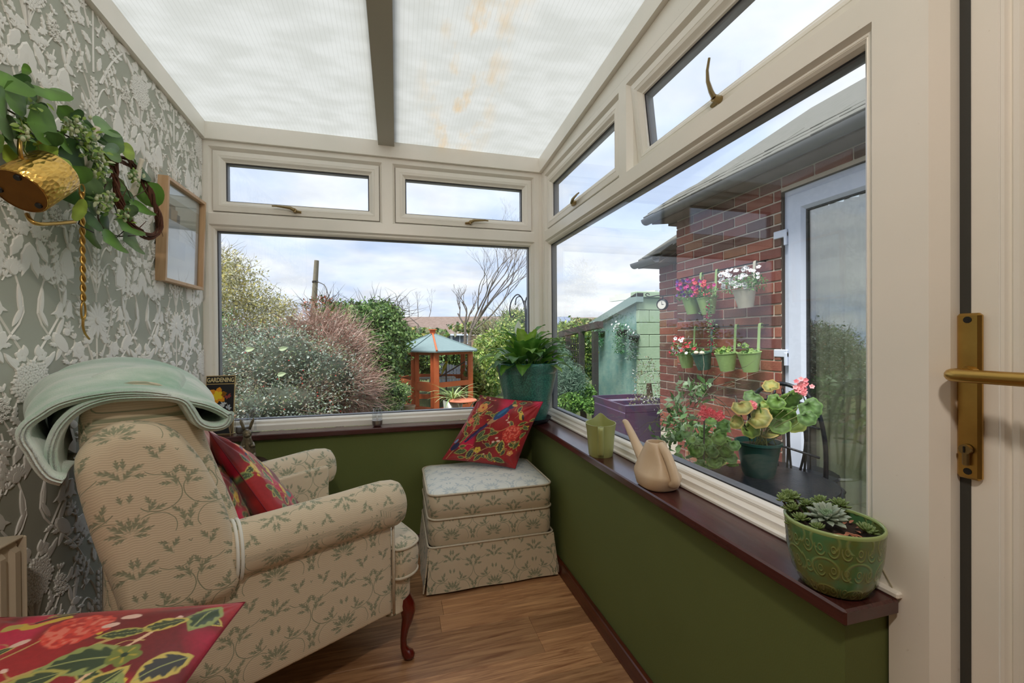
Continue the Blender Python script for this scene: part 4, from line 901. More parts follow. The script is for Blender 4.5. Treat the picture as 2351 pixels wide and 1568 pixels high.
# ---- glass dome jars beside the magazine
t = thing('glass_lantern', 'clear glass lantern with a white electric flame in the left window corner', 'lantern', (-.755, 2.415, ZS))
ob('jar', G().lathe([(.001, .002), (.028, .002), (.033, .008), (.036, .03), (.036, .060), (.032, .085), (.026, .098), (.024, .104), (.022, .104), (.025, .097), (.031, .084), (.0345, .06), (.0345, .03), (.030, .008)], 28), M_THIN, t, smooth=True)
ob('silver_cup', G().lathe([(0, .003), (.025, .004), (.031, .014), (.031, .040), (.029, .042), (0, .040)], 24), M_STEEL, t, smooth=True, autos=40); ob('flame', G().lathe([(0, .041), (.006, .046), (.007, .056), (0, .078)], 12), M_FLAME, t, smooth=True)
t = thing('glass_cloche', 'small glass dome with grey flecks behind the lantern in the left corner', 'ornament', (-.712, 2.455, ZS))
ob('dome', G().lathe([(.024, .072), (.0255, .090), (.024, .108), (.016, .122), (.006, .1275), (0, .128)], 24), M_THIN, t, smooth=True); ob('stem_base', G().lathe([(0, 0), (.022, 0), (.020, .006), (.006, .012), (.005, .060), (.016, .070), (.025, .073), (0, .073)], 20), M_THIN, t, smooth=True)
g = G(); r = random.Random(2)
for i in range(26): a, h = r.uniform(0, 6.28), r.uniform(.078, .112); q = .016*math.sqrt(max(0, 1-((h-.08)/.045)**2)); g.ell((q*math.cos(a), q*math.sin(a), h), .0022, 5, 4)
ob('flecks', g, mat('grey_flecks', c8(120, 112, 108), .6), t, kind='stuff')
# ---- gardening magazine
t = thing('magazine', 'black gardening magazine with yellow flowers standing on the sill in the left corner', 'magazine', (-.872, 2.437, ZS+.002), math.radians(5)); t.rotation_euler = (math.radians(-7), 0, math.radians(-3))
M_MAG = vmat('printed_cover', .35); MW, MH = .132, .297
g = G().box(-.066, .066, 0, .008, 0, MH); ob('pages', g, mat('magazine_edge', c8(196, 176, 130), .7), t)
g = G(); q = lambda x0, x1, z0, z1, c, d=0: g.add([(x0, -.0006-d, z0), (x1, -.0006-d, z0), (x1, -.0006-d, z1), (x0, -.0006-d, z1)], [(0, 1, 2, 3)], c)
q(-.0655, .0655, .001, MH-.001, c8(186, 160, 104)); q(-.063, .063, .003, .252, c8(22, 22, 26), .0003); q(-.063, .063, .256, .293, c8(24, 20, 16), .0003)
r = random.Random(9)
def petal(cx, cz, a, L, Wd, c, d): g.flat if False else None; ca, sa = math.cos(a), math.sin(a); P_ = [(x*ca-z*sa+cx, z*ca+x*sa+cz) for x, z in ((0, 0), (L*.3, -Wd*.5), (L*.75, -Wd*.4), (L, 0), (L*.75, Wd*.4), (L*.3, Wd*.5))]; g.add([(x, -.0009-d, z) for x, z in P_], [tuple(range(6))], c)
for k in range(6): petal(-.012, .195, k*1.05+.3, .045, .03, c8(232, 150, 20), .0001*k)
for k in range(5): petal(-.010, .196, k*1.2+.8, .026, .02, c8(240, 206, 30), .0008+.0001*k)
for cx, cz, c in ((.035, .19, c8(150, 60, 50)), (.02, .15, c8(200, 205, 206)), (.04, .13, c8(180, 190, 200)), (-.03, .10, c8(190, 40, 50)), (.03, .05, c8(214, 170, 50)), (.0, .06, c8(200, 80, 50)), (-.04, .05, c8(230, 180, 60)), (.045, .085, c8(170, 60, 70))):
    for k in range(7): petal(cx, cz, r.uniform(0, 6.28), r.uniform(.012, .022), .008, c, .0002+.0001*k)
ob('cover', g, M_MAG, t, vcol=True)
fc = bpy.data.curves.new('title', 'FONT'); fc.body = 'GARDENING'; fc.size = .0265; fc.align_x = 'CENTER'; fc.extrude = .0002; fc.offset = .0006; to = bpy.data.objects.new('title_tmp', fc); COL.objects.link(to)
bpy.context.view_layer.update(); tm = bpy.data.meshes.new_from_object(to.evaluated_get(bpy.context.evaluated_depsgraph_get())); bpy.data.objects.remove(to)
tm.materials.clear(); tm.materials.append(mat('title_gold', c8(222, 204, 150), .5)); o = ob('title', tm, parent=t); wd_ = max(v_.co.x for v_ in tm.vertices)*2; o.scale = (.122/wd_, 1.2, 1); o.rotation_euler = (PI/2, 0, 0); o.location = (0, -.0013, .264)
# dried sprig
g = G(); r = random.Random(4)
for k in range(9): a = r.uniform(-.5, .5); h = r.uniform(.12, .19); g.tube([(0, 0, 0), (a*.03, r.uniform(-.01, .01), h*.6), (a*.09, r.uniform(-.015, .015), h)], [.0012, .001, .0007], 4)
t2 = thing('dried_sprig', 'dried twig sprig in front of the gardening magazine', 'sprig', (-.806, 2.40, ZS)); ob('twigs', g, mat('dry_twig', c8(150, 130, 96), .8), t2, kind='stuff')
# ---- side table with rabbit figurine
M_TBL = wood('dark_table_wood', c8(40, 22, 16), c8(74, 40, 28), .35, (4, 40, 40)); tb = thing('side_table', 'small round dark wood side table behind the armchair in the left corner', 'table', (-.735, 2.225, 0))
ob('tabletop', G().lathe([(0, .560), (.128, .560), (.136, .566), (.136, .574), (.130, .580), (0, .580)], 40), M_TBL, tb, smooth=True, autos=30)
ob('column', G().lathe([(.02, .05), (.026, .10), (.018, .2), (.022, .35), (.017, .5), (.035, .56)], 16), M_TBL, tb, smooth=True)
for k in range(3): a = k*2.094+.5; ob('leg', G().tube([(0, 0, .12), (.06*math.cos(a), .06*math.sin(a), .08), (.115*math.cos(a), .115*math.sin(a), .012)], [.016, .013, .012], 8), M_TBL, tb, smooth=True)
M_BRZ = mat('bronze_rabbit', c8(142, 128, 100), .38, .55, var=c8(82, 74, 56), vs_=30, bump=.5, bs=120)
rb_ = thing('rabbit_figurine', 'upright bronze rabbit figurine with tall ears in the left window corner', 'figurine', (-.672, 2.20, .58), math.radians(20))
g = G(); g.tube([(0, .012, 0), (0, .014, .03), (0, .010, .065), (0, 0, .098), (0, -.006, .118), (0, -.010, .135)], [.030, .037, .034, .026, .017, .015], 16)
g.ell((0, -.014, .145), (.019, .025, .020), 16, 10); g.ell((0, -.036, .140), (.010, .011, .009), 12, 8); g.ell((-.022, .004, .03), (.016, .028, .026), 12, 8); g.ell((.022, .004, .03), (.016, .028, .026), 12, 8)
g.ell((-.018, -.030, .007), (.010, .026, .007), 10, 6); g.ell((.018, -.030, .007), (.010, .026, .007), 10, 6)
for s_ in (-1, 1): g.tube([(s_*.020, -.006, .095), (s_*.024, -.028, .085), (s_*.012, -.038, .092)], [.009, .007, .006], 8)
ob('body', g, M_BRZ, rb_, smooth=True)
for s_ in (-1, 1): ob('ear', G().tube([(s_*.010, -.006, .158), (s_*.016, -.004, .180), (s_*.023, -.006, .200), (s_*.026, -.010, .214)], [.0055, .0095, .0085, .002], 8, squash=.45), M_BRZ, rb_, smooth=True); ob('eye', G().ell((s_*.0165, -.026, .149), .0022, 8, 6), M_BLACK, rb_)
ob('tail', G().ell((0, .044, .018), .011, 10, 8), M_BRZ, rb_, smooth=True)
# ---- olive jug
M_OLV = mat('olive_plastic', c8(164, 168, 104), .38, var=c8(150, 156, 92), vs_=6)
dj = math.atan2(1.56, .79); jg = thing('plastic_jug', 'olive green plastic measuring jug with a pointed spout on the window sill', 'jug', (.795, 1.555, ZS), dj)
def jugring(r_, z, spout, lift): 
    L = []
    for k in range(48):
        a = 2*PI*k/48; s_ = max(0, math.cos(a))**16; L.append((r_*math.cos(a)*(1+spout*s_), r_*math.sin(a)*(1-.25*spout*s_), z+lift*(max(0, math.cos(a))**12)+.004*math.cos(a)))
    return L
O = [jugring(.046, .002, 0, 0), jugring(.0485, .006, 0, 0), jugring(.052, .05, 0, 0), jugring(.056, .10, .12, 0), jugring(.0595, .120, .2, .006), jugring(.061, .132, .26, .022), jugring(.0585, .132, .26, .022), jugring(.056, .115, .2, .005), jugring(.052, .08, .1, 0), jugring(.046, .006, 0, 0)]
g = G().grid(np.array(O), cv=True); g.f += [tuple(range(48))[::-1], tuple(9*48+k for k in range(48))]; ob('body', g, M_OLV, jg, smooth=True, autos=50)
g = G(); hs_ = spline([(-.054, 0, .126), (-.070, 0, .127), (-.079, 0, .116), (-.077, 0, .08), (-.069, 0, .03), (-.060, 0, .014), (-.046, 0, .012)], 24); g.grid(np.array([[(p[0]+dx_, y_, p[2]+dx_*.3) for dx_, y_ in ((-.004, -.010), (-.005, 0), (-.004, .010), (.004, .012), (.004, -.012))] for p in hs_]), cv=True); ob('handle', g, M_OLV, jg, smooth=True)
# ---- cream watering can
M_CRM = mat('cream_beige_plastic', c8(214, 190, 158), .42, var=c8(204, 178, 146), vs_=5)
wc = thing('watering_can', 'cream plastic watering can with a long spout on the window sill', 'watering can', (.798, 1.175, ZS), math.radians(90))
def se(cx, cy, a, b_, z, p=2.6, n=40):
    L = []
    for k in range(n):
        t = 2*PI*k/n; c_, s_ = math.cos(t), math.sin(t); L.append((cx+a*abs(c_)**(2/p)*np.sign(c_), cy+b_*abs(s_)**(2/p)*np.sign(s_), z))
    return L
S_ = [se(0, 0, .056, .050, .002), se(0, 0, .064, .057, .008), se(0, 0, .078, .062, .040), se(0, 0, .077, .061, .050), se(.004, 0, .060, .050, .080), se(.006, 0, .040, .038, .115), se(.006, 0, .030, .031, .138, 2.2), se(.006, 0, .0285, .0295, .142, 2), se(.006, 0, .025, .026, .142, 2), se(.006, 0, .024, .025, .125, 2), se(.006, 0, .03, .03, .09, 2)]
A = np.array(S_); k = (A[:, :, 2] > .045) & (A[:, :, 2] < .125) & (np.arange(11)[:, None] < 7)
dent = np.exp(-((A[:, :, 2]-.085)/.028)**2)*np.exp(-((A[:, :, 0]+.030)/.028)**2); A[:, :, 1] *= 1-.42*dent*k
g = G().grid(A, cv=True); g.f += [tuple(range(40))[::-1], tuple(10*40+k for k in range(40))]; o = ob('body', g, M_CRM, wc, smooth=True, autos=60)
ob('spout', G().tube(spline([(.045, 0, .042), (.085, 0, .075), (.120, 0, .105), (.158, 0, .142), (.188, 0, .168), (.202, 0, .170)], 30), list(np.interp(np.linspace(0, 1, 31), [0, .4, .9, 1], [.024, .016, .0085, .0075]))[:len(spline([(0, 0, 0)]*6, 30))], 14), M_CRM, wc, smooth=True, autos=60)
ob('handle', G().tube(spline([(-.016, 0, .136), (-.045, 0, .120), (-.070, 0, .090), (-.088, 0, .058), (-.092, 0, .042), (-.080, 0, .030), (-.066, 0, .030)], 30), .0105, 12, squash=1.3), M_CRM, wc, smooth=True)
# ---- houseleeks in an embossed green bowl
b = NB('green_embossed_glaze'); oc = b.co(); s0 = b.n('ShaderNodeSeparateXYZ'); b.l(oc, s0.inputs[0]); an = b.math('ARCTAN2', s0.outputs[1], s0.outputs[0])
cv = b.n('ShaderNodeCombineXYZ'); b.l(b.math('MULTIPLY', an, .075), cv.inputs[0]); b.l(s0.outputs[2], cv.inputs[1]); vv = cv.outputs[0]
def cell(sc, off):
    m = b.n('ShaderNodeMapping'); b.l(vv, m.inputs[0]); m.inputs['Scale'].default_value = (1/sc, 1/sc, 1); m.inputs['Location'].default_value = (off, off*.6, 0)
    q = b.n('ShaderNodeSeparateXYZ'); b.l(m.outputs[0], q.inputs[0]); return q.outputs[0], q.outputs[1]
x_, y_ = cell(.039, 0); fx = b.math('SUBTRACT', b.math('PINGPONG', x_, .5), .25); fy_ = b.math('SUBTRACT', b.math('WRAP', y_, 1, 0), .5); d_ = b.math('SQRT', b.math('ADD', b.math('MULTIPLY', fx, b.math('MULTIPLY', fx, 3.2)), b.math('MULTIPLY', fy_, fy_)))
ring1 = b.math('SUBTRACT', 1, b.math('MULTIPLY', b.math('ABSOLUTE', b.math('SUBTRACT', d_, .36)), 14), clamp=True); ring2 = b.math('SUBTRACT', 1, b.math('MULTIPLY', b.math('ABSOLUTE', b.math('SUBTRACT', d_, .15)), 16), clamp=True)
x2, y2 = cell(.052, .3); gx = b.math('SUBTRACT', b.math('WRAP', x2, 1, 0), .5); gy = b.math('SUBTRACT', b.math('WRAP', y2, 1, 0), .3); d2_ = b.math('SQRT', b.math('ADD', b.math('MULTIPLY', gx, gx), b.math('MULTIPLY', gy, gy)))
ring3 = b.math('SUBTRACT', 1, b.math('MULTIPLY', b.math('ABSOLUTE', b.math('SUBTRACT', d2_, .40)), 16), clamp=True); ring1 = b.math('MULTIPLY', ring1, b.math('LESS_THAN', fy_, b.math('MULTIPLY', fx, .8))); R_ = b.math('MAXIMUM', b.math('MAXIMUM', ring1, ring2), b.math('MULTIPLY', ring3, .8))
base = b.mix(b.ramp(b.noise(22, oc, 3), (.42, (0, 0, 0)), (.6, (1, 1, 1))), c8(98, 112, 56), c8(80, 128, 82)); cc = b.mix(b.math('MULTIPLY', R_, .55), base, c8(166, 174, 100)); b.bump(R_, .6, .003); M_EMB = b.set(cc, .22, Coat_Weight=.5)
hp_ = thing('succulent_bowl', 'embossed green glazed bowl of houseleeks at the near end of the sill', 'potted plant', (.797, .612, ZS))
ob('bowl', G().lathe([(0, .001), (.045, .001), (.052, .004), (.066, .030), (.0745, .070), (.0775, .110), (.0785, .122), (.0775, .1265), (.0745, .126), (.0735, .118), (.072, .105)], 56), M_EMB, hp_, smooth=True, autos=60)
ob('rim', G().lathe([(.0786, .1205), (.0792, .1245), (.0772, .1278), (.0745, .1270), (.0738, .123)], 56), mat('pale_green_rim', c8(150, 170, 104), .25, Coat_Weight=.5), hp_, smooth=True)
ob('soil', G().lathe([(.0735, .104), (.03, .108), (0, .109)], 28), M_SOIL, hp_, smooth=True)
M_SUC = leafmat('succulent_leaf', .5, .12)
def sleaf(L, Wd, th, c1, c2):
    g = G(); n = 6; V = []; C_ = []
    for i in range(n+1):
        t = i/n; ww = Wd*.5*(math.sin(PI*min(1, .12+t*.88))**.55 if t < 1 else 0)+.0002; zz = .22*L*t*t
        for (x, h) in ((-1, .1), (-.6, th), (0, th*.75), (.6, th), (1, .1), (0, -th)): V.append((x*ww, t*L, zz+h*L*(1 if t < 1 else 0))); C_.append(tuple(a*(1-t)+b_*t for a, b_ in zip(c1, c2)))
    F = [(i*6+k, i*6+(k+1) % 6, (i+1)*6+(k+1) % 6, (i+1)*6+k) for i in range(n) for k in range(6)]; g.add(V, F, C_); return mesh_of('leaf', g, M_SUC, True, True)
big = sleaf(.036, .0135, .10, (.16, .25, .15), (.46, .54, .45)); sml = sleaf(.015, .006, .12, (.30, .42, .12), (.26, .36, .16)); cen = sleaf(.020, .011, .10, (.22, .38, .2), (.34, .48, .32))
def rosette(c, R, me, n, par, tilt=(0, 0), el0=.15, el1=1.3, sc=1.0):
    rt = thing('rosette'); rt.parent = par; rt.location = c; rt.rotation_euler = (tilt[0], tilt[1], c[0]*50)
    for i in range(n):
        q = i/n; a = i*2.39996; el = el0+(el1-el0)*q; s_ = sc*(1-.55*q); m = me if q < .6 or me is sml else cen
        leafobj('leaf', m, rt, (.004*math.cos(a), .004*math.sin(a), .006*q), (math.cos(a)*math.cos(el), math.sin(a)*math.cos(el), math.sin(el)), (-math.cos(a)*math.sin(el), -math.sin(a)*math.sin(el), math.cos(el)), s_)
    return rt
rosette((-.004, .008, .126), .04, big, 54, hp_, (.12, -.2), -.25, 1.35, 1.0)
for (x, y, z, s_, n) in ((-.052, .040, .135, 1.1, 26), (-.040, .058, .150, 1.25, 28), (-.060, .015, .126, 1.0, 24), (-.022, .062, .146, 1.0, 22), (-.064, .050, .150, .85, 18), (-.050, -.010, .118, .95, 24), (.036, .052, .134, 1.15, 24), (.052, .026, .136, 1.2, 26), (.012, .064, .128, .9, 20), (.030, -.040, .116, 1.2, 30), (-.066, .030, .112, .8, 18)):
    rosette((x, y, z), .02, sml, n, hp_, (r.uniform(-.3, .3), r.uniform(-.3, .3)), .05, 1.35, s_)
    ob('offset_stem', G().tube([(x*.6, y*.6, .105), (x, y, z)], [.003, .002], 5), M_SOIL, hp_)
g = G(); 
for k in range(14): a = r.uniform(-2.6, .4); q = r.uniform(.03, .05); g.blade((q*math.cos(a), q*math.sin(a), .111), (math.cos(a*3), math.sin(a*3), .3), (0, 0, 1), .016, .006, .4, 4, col=c8(196, 130, 100))
ob('dry_leaves', g, M_SUC, hp_, vcol=True, kind='stuff')
# stray stalk lying by the post
t = thing('dry_stalk', 'thin dry stalk leaning in the corner of the white frame behind the green bowl', 'stalk', (.872, .560, ZS+.013)); ob('stalk', G().tube([(0, 0, 0), (.001, .02, .03), (.002, .036, .052)], .0009, 5), mat('straw', c8(170, 160, 130), .7), t)

# ================================================================ LEFT WALL THINGS
# framed print
M_OAK = wood('pale_oak_frame', c8(214, 178, 138), c8(186, 146, 106), .45, (40, 40, 4))
pf = thing('framed_picture', 'oak box framed pale print hanging on the wallpaper beside the window', 'picture', (XL+.009, 2.212, 1.615)); pf.rotation_euler = (0, math.radians(2.0), 0)
FH, FWd = .215, .178; mP = lambda u, v, d: (d, u, v)
ob('frame', frame(mP, -FWd, FWd, -FH, FH, [(0, 0), (0, .036), (.001, .037), (.013, .037), (.014, .036), (.014, .014)]), M_OAK, pf)
ob('backing', G().box(0, .012, -FWd+.005, FWd-.005, -FH+.005, FH-.005), M_OAK, pf)
g = G(); q = lambda y0, y1, z0, z1, c, d: g.add([(.0125+d, y0, z0), (.0125+d, y1, z0), (.0125+d, y1, z1), (.0125+d, y0, z1)], [(0, 1, 2, 3)], c)
q(-.164, .164, -.201, .201, c8(224, 226, 236), 0); q(-.164, .164, .055, .150, c8(196, 196, 190), .0003); q(-.164, .164, .150, .201, c8(220, 224, 226), .0003)
for (y0, y1, z0, z1, c) in ((-.132, -.092, .055, .098, c8(120, 112, 108)), (-.095, -.04, .055, .105, c8(172, 150, 128)), (-.11, -.06, .098, .120, c8(140, 124, 108)), (-.045, -.018, .055, .090, c8(110, 108, 110)), (-.12, -.02, -.02, .055, c8(208, 212, 226)), (-.10, .04, -.10, -.02, c8(214, 218, 232))): q(y0, y1, z0, z1, c, .0006)
ob('print', g, vmat('pale_print', .5), pf, vcol=True); ob('glass', G().box(.018, .0195, -FWd+.013, FWd-.013, -FH+.013, FH-.013), M_GLASS, pf)  # print in flat pale bands with a few small brownish patches
# cream radiator
M_RAD = mat('cream_radiator_enamel', c8(212, 200, 178), .4)
rd = thing('radiator', 'cream enamel panel radiator on the wallpapered wall, cut by the left edge', 'radiator', (XL, .80, 0))
g = G(); zs_ = [.135, .15, .165, .655, .67, .68]; ys_ = np.linspace(-.48, .48, 25*8+1)
A = np.array([[(.070+(.010 if 1 < i < 4 else 0)*(1 if (int((y+.48)/.96*25*2)) % 2 else 0)-(.006 if i in (0, 5) else 0), y, z) for y in ys_] for i, z in enumerate(zs_)]); g.grid(A[:, ::-1]); ob('panel', g, M_RAD, rd)
ob('back_panel', G().box(.03, .066, -.484, .484, .13, .683, .004), M_RAD, rd); ob('bottom_bracket', G().box(.014, .03, -.3, -.26, .2, .6).box(.014, .03, .26, .30, .2, .6), M_RAD, rd); ob('top_grille', G().box(.028, .080, -.488, .488, .680, .688, .003), M_RAD, rd)
ob('side_cover', G().box(.026, .084, .483, .4895, .133, .686, .003), M_RAD, rd); ob('pipe', G().tube([(.045, -.46, .14), (.045, -.46, 0)], .008, 8), M_STEEL, rd)
# coat rack with paddle pegs
M_CRP = mat('cream_painted_wood', c8(226, 218, 200), .5)
ck = thing('coat_rack', 'cream painted wall rack with paddle ended pegs, hung with greenery', 'coat rack', (XL, 1.50, 1.66))
ob('back_board', G().box(.0, .022, -.34, .34, -.035, .045, .006), M_CRP, ck)
for y in (-.215, -.02, .20):
    ob('peg', G().tube(spline([(.02, y, -.02), (.06, y, -.045), (.095, y, -.02), (.110, y, .03), (.118, y, .075), (.126, y, .105)], 18), list(np.interp(np.linspace(0, 1, 19), [0, .3, .7, 1], [.020, .018, .011, .013]))[:19][:len(spline([(0, 0, 0)]*6, 18))], 12, squash=.6), M_CRP, ck, smooth=True)
    ob('peg_plate', G().lathe([(0, 0), (.034, 0), (.034, .010), (.026, .018), (0, .020)], 24, (.020, y, .0), Matrix.Rotation(PI/2, 4, 'Y').to_3x3()), M_CRP, ck, smooth=True, autos=40)
# hammered brass can hanging on its side
b = NB('hammered_brass'); v_ = b.n('ShaderNodeTexVoronoi'); v_.inputs['Scale'].default_value = 130; b.l(b.co('Object', (1, 1, .55)), v_.inputs['Vector']); b.bump(v_.outputs['Distance'], .6, .004); M_HAM = b.set(c8(222, 180, 96), .28, 1)
B0 = Vector(at(44, 440, 'X', -.800)); B1 = Vector(at(112, 404, 'X', -.838)); vd_ = Vector(ray(48, 440)).normalized(); lt_ = Vector(RT)*.85+Vector(UP)*.50; lt_ = (lt_-vd_*lt_.dot(vd_)).normalized(); ax = (vd_*.66+lt_*.75).normalized(); Lc = .108
gc = thing('brass_watering_can', 'hammered brass watering can hanging on its side at the left edge', 'watering can', tuple(B0)); gc.rotation_euler = ax.to_track_quat('Z', 'Y').to_euler()
Rc = .051
ob('body', G().lathe([(Rc-.003, 0), (Rc, .003), (Rc, Lc*.5), (Rc, Lc-.004), (Rc-.002, Lc), (Rc-.004, Lc), (Rc-.004, .01)], 48), M_HAM, gc, smooth=True, autos=50)
ob('bottom', G().lathe([(Rc-.001, .001), (.02, .0005), (0, .0005)], 40), mat('tarnished_brass_base', c8(140, 92, 34), .5, .8, var=c8(110, 68, 26), vs_=30), gc, smooth=True)
for a in (2.1, .1, 4.2): ob('rubber_foot', G().lathe([(0, -.003), (.006, -.003), (.007, .001)], 14, (.037*math.cos(a), .037*math.sin(a), 0)), M_BLACK, gc)
def wt(root, pts): return [tuple((Matrix.Translation(root.location) @ root.rotation_euler.to_matrix().to_4x4()).inverted() @ Vector(p)) for p in pts]
S1 = [at(62, 492, 'X', -.815), at(70, 505, 'X', -.80), at(88, 514, 'X', -.79), at(130, 513, 'X', -.79), at(172, 509, 'X', -.79)]
ob('spout', G().tube(wt(gc, spline(S1, 20)), .0045, 8), M_BRASS, gc, smooth=True)
H1 = [at(56, 395, 'X', -.81), at(46, 350, 'X', -.80), at(50, 310, 'X', -.805), at(80, 300, 'X', -.815), at(94, 330, 'X', -.825), at(90, 385, 'X', -.835)]
ob('handle', G().tube(wt(gc, spline(H1, 24)), .0042, 8), M_BRASS, gc, smooth=True)
# twisted brass hook hanging from a peg
tp = at(188, 440, 'X', -.80); bt = at(192, 690, 'X', -.80); g = G(); n = 70
for s_ in (0, PI): g.tube([(0+.0032*math.cos(s_+i*.52), .0032*math.sin(s_+i*.52), -(.29)*i/n) for i in range(n+1)], .0034, 6)
th_ = thing('twisted_hook', 'long twisted brass rod with a curved hook tip hanging from the rack', 'hook', tuple(tp))
ob('rod', g, M_BRASS, th_, smooth=True); Lr = .29
ob('eye_loop', G().tube([(.0, .008*math.cos(a), -Lr-.025+.024*math.sin(a)) for a in np.linspace(0, 2*PI, 20, endpoint=False)], .0024, 6, closed=True), M_BRASS, th_, smooth=True)
ob('tip', G().tube(spline([(0, 0, -Lr-.04), (0, -.002, -Lr-.065), (0, .006, -Lr-.085), (.0, .022, -Lr-.100)], 14), list(np.linspace(.0032, .0012, 30))[:len(spline([(0, 0, 0)]*4, 14))], 6), M_BRASS, th_, smooth=True)
ob('hanging_ring', G().tube([(.0, .010*math.cos(a), .008+.012*math.sin(a)) for a in np.linspace(0, 2*PI, 18, endpoint=False)], .002, 6, closed=True), M_BRASS, th_, smooth=True)
ob('cord', G().tube([Vector(at(x, y, 'X', -.795))-Vector(tp) for x, y in ((172, 508), (176, 500), (183, 505), (180, 514), (195, 524), (215, 534))], .0016, 5), M_BLACK, th_, smooth=True)
# twig heart
M_TWIG = mat('brown_twig', c8(104, 58, 34), .8, var=c8(64, 34, 22), vs_=60)
hw_ = thing('twig_heart', 'brown woven twig heart hanging among the eucalyptus leaves', 'wreath', tuple(at(262, 375, 'X', -.83)))
path = [at(x, y, 'X', X_) for x, y, X_ in ((262, 372, -.83), (266, 410, -.825), (272, 455, -.82), (290, 495, -.815), (315, 528, -.81), (345, 543, -.805), (364, 528, -.80), (364, 495, -.80), (352, 460, -.81), (338, 430, -.825), (318, 400, -.845), (300, 378, -.85), (282, 366, -.845))]
Ps = spline(path, 60, closed=True); o0 = np.array(hw_.location); rt_ = random.Random(8)
for k in range(13):
    a0, f_, R0_ = rt_.uniform(0, 6.28), rt_.choice((2, 3, 4, 5)), rt_.uniform(.005, .0145); L = []
    for i, p in enumerate(Ps):
        a = a0+f_*2*PI*i/len(Ps); L.append(p-o0+np.array([.7*math.cos(a), .5*math.sin(a), math.sin(a)])*R0_+np.array([rt_.gauss(0, .0007) for _ in range(3)]))
    ob('twig', G().tube(L, .0022+.0008*(k % 2), 5, closed=True), M_TWIG, hw_, smooth=True)
g = G()
for k in range(16): p = Ps[rt_.randrange(len(Ps))]-o0; d = np.array([rt_.uniform(-.2, .6), rt_.gauss(0, 1), rt_.gauss(0, 1)]); g.tube([p, p+d*.012, p+d*.022], [.0016, .0012, .0007], 4)
ob('twig_ends', g, M_TWIG, hw_, kind='stuff')
# eucalyptus garland: every broad leaf its own piece
ga = thing('eucalyptus_garland', 'artificial eucalyptus garland of round green leaves draped along the rack', 'garland', tuple(at(120, 300, 'X', -.83))); o0 = Vector(ga.location)
def euc(name, c, cv_):
    g = G(); n = 7; V = []; C_ = []
    for i in range(n+1):
        t = i/n; ww = math.sin(PI*min(1, .06+.94*t)**.9)**.55 if 0 < t < 1 else .02
        for q in (-1, -.5, 0, .5, 1): V.append((q*ww*.5, t, .10*abs(q)*ww-.22*t*t)); k = (1.0 if q else 1.35)*(.9+.1*math.sin(5*t+q)); C_.append(tuple(a*k for a in c))
    g.add(V, [(i*5+k, i*5+k+1, (i+1)*5+k+1, (i+1)*5+k) for i in range(n) for k in range(4)], C_); return mesh_of(name, g, M_EUC, True, True)
M_EUC = leafmat('eucalyptus_leaf', .4, .2)
EU = dict(d=euc('leaf', (.05, .13, .03), 0), m=euc('leaf', (.12, .27, .04), 0), g=euc('leaf', (.19, .32, .14), 0), l=euc('leaf', (.36, .52, .08), 0))
LF = [(8, 182, 20, 24, -60, 'm'), (12, 207, 18, 9, 0, 'g'), (40, 228, 34, 17, 25, 'm'), (62, 214, 34, 12, 30, 'g'), (52, 245, 24, 22, 40, 'm'), (12, 268, 28, 24, 10, 'g'), (28, 292, 24, 12, 10, 'g'), (113, 212, 17, 19, -100, 'm'), (137, 216, 20, 8, -35, 'm'), (103, 287, 37, 21, 12, 'm'), (28, 325, 20, 17, 20, 'd'), (78, 338, 22, 18, 10, 'd'),
      (35, 366, 25, 15, 5, 'l'), (129, 376, 18, 13, 90, 'l'), (166, 357, 31, 19, 15, 'd'), (182, 375, 27, 15, 25, 'd'), (109, 350, 19, 10, 90, 'l'), (56, 188, 26, 8, 30, 'd'), (152, 262, 24, 9, 45, 'm'), (178, 268, 16, 9, 40, 'd'), (247, 293, 22, 14, -12, 'm'), (220, 302, 16, 15, 10, 'd'), (266, 326, 28, 13, 14, 'm'), (296, 348, 17, 10, 12, 'l'), (264, 351, 26, 11, 10, 'm'),
      (324, 394, 18, 14, 0, 'd'), (345, 446, 28, 15, 70, 'm'), (330, 478, 20, 14, -10, 'm'), (183, 403, 24, 13, 55, 'm'), (174, 443, 20, 19, 90, 'd'), (184, 483, 16, 14, 20, 'l'), (215, 473, 15, 12, 10, 'd'), (216, 508, 14, 13, -20, 'd'), (245, 520, 19, 16, 30, 'd'), (214, 542, 21, 17, 10, 'm'), (267, 556, 25, 17, 5, 'm'), (310, 557, 24, 17, 10, 'm'), (303, 520, 21, 16, -20, 'm'), (240, 430, 27, 13, 25, 'g'),
      (275, 424, 22, 8, 5, 'm'), (280, 462, 20, 9, 60, 'g'), (301, 486, 17, 9, 50, 'g'), (212, 430, 26, 10, 55, 'g'), (150, 330, 20, 12, 20, 'm'), (92, 255, 20, 10, 40, 'd'), (120, 320, 18, 10, 60, 'd'), (5, 235, 22, 16, 30, 'm'), (0, 330, 18, 10, 20, 'm'), (200, 330, 18, 10, -30, 'd'), (235, 318, 16, 9, -10, 'm'), (60, 160, 10, 6, 20, 'm'), (288, 445, 18, 10, -70, 'd'), (222, 385, 18, 9, -20, 'd'), (250, 370, 16, 8, 10, 'l')]
rg = random.Random(12); stem = G()
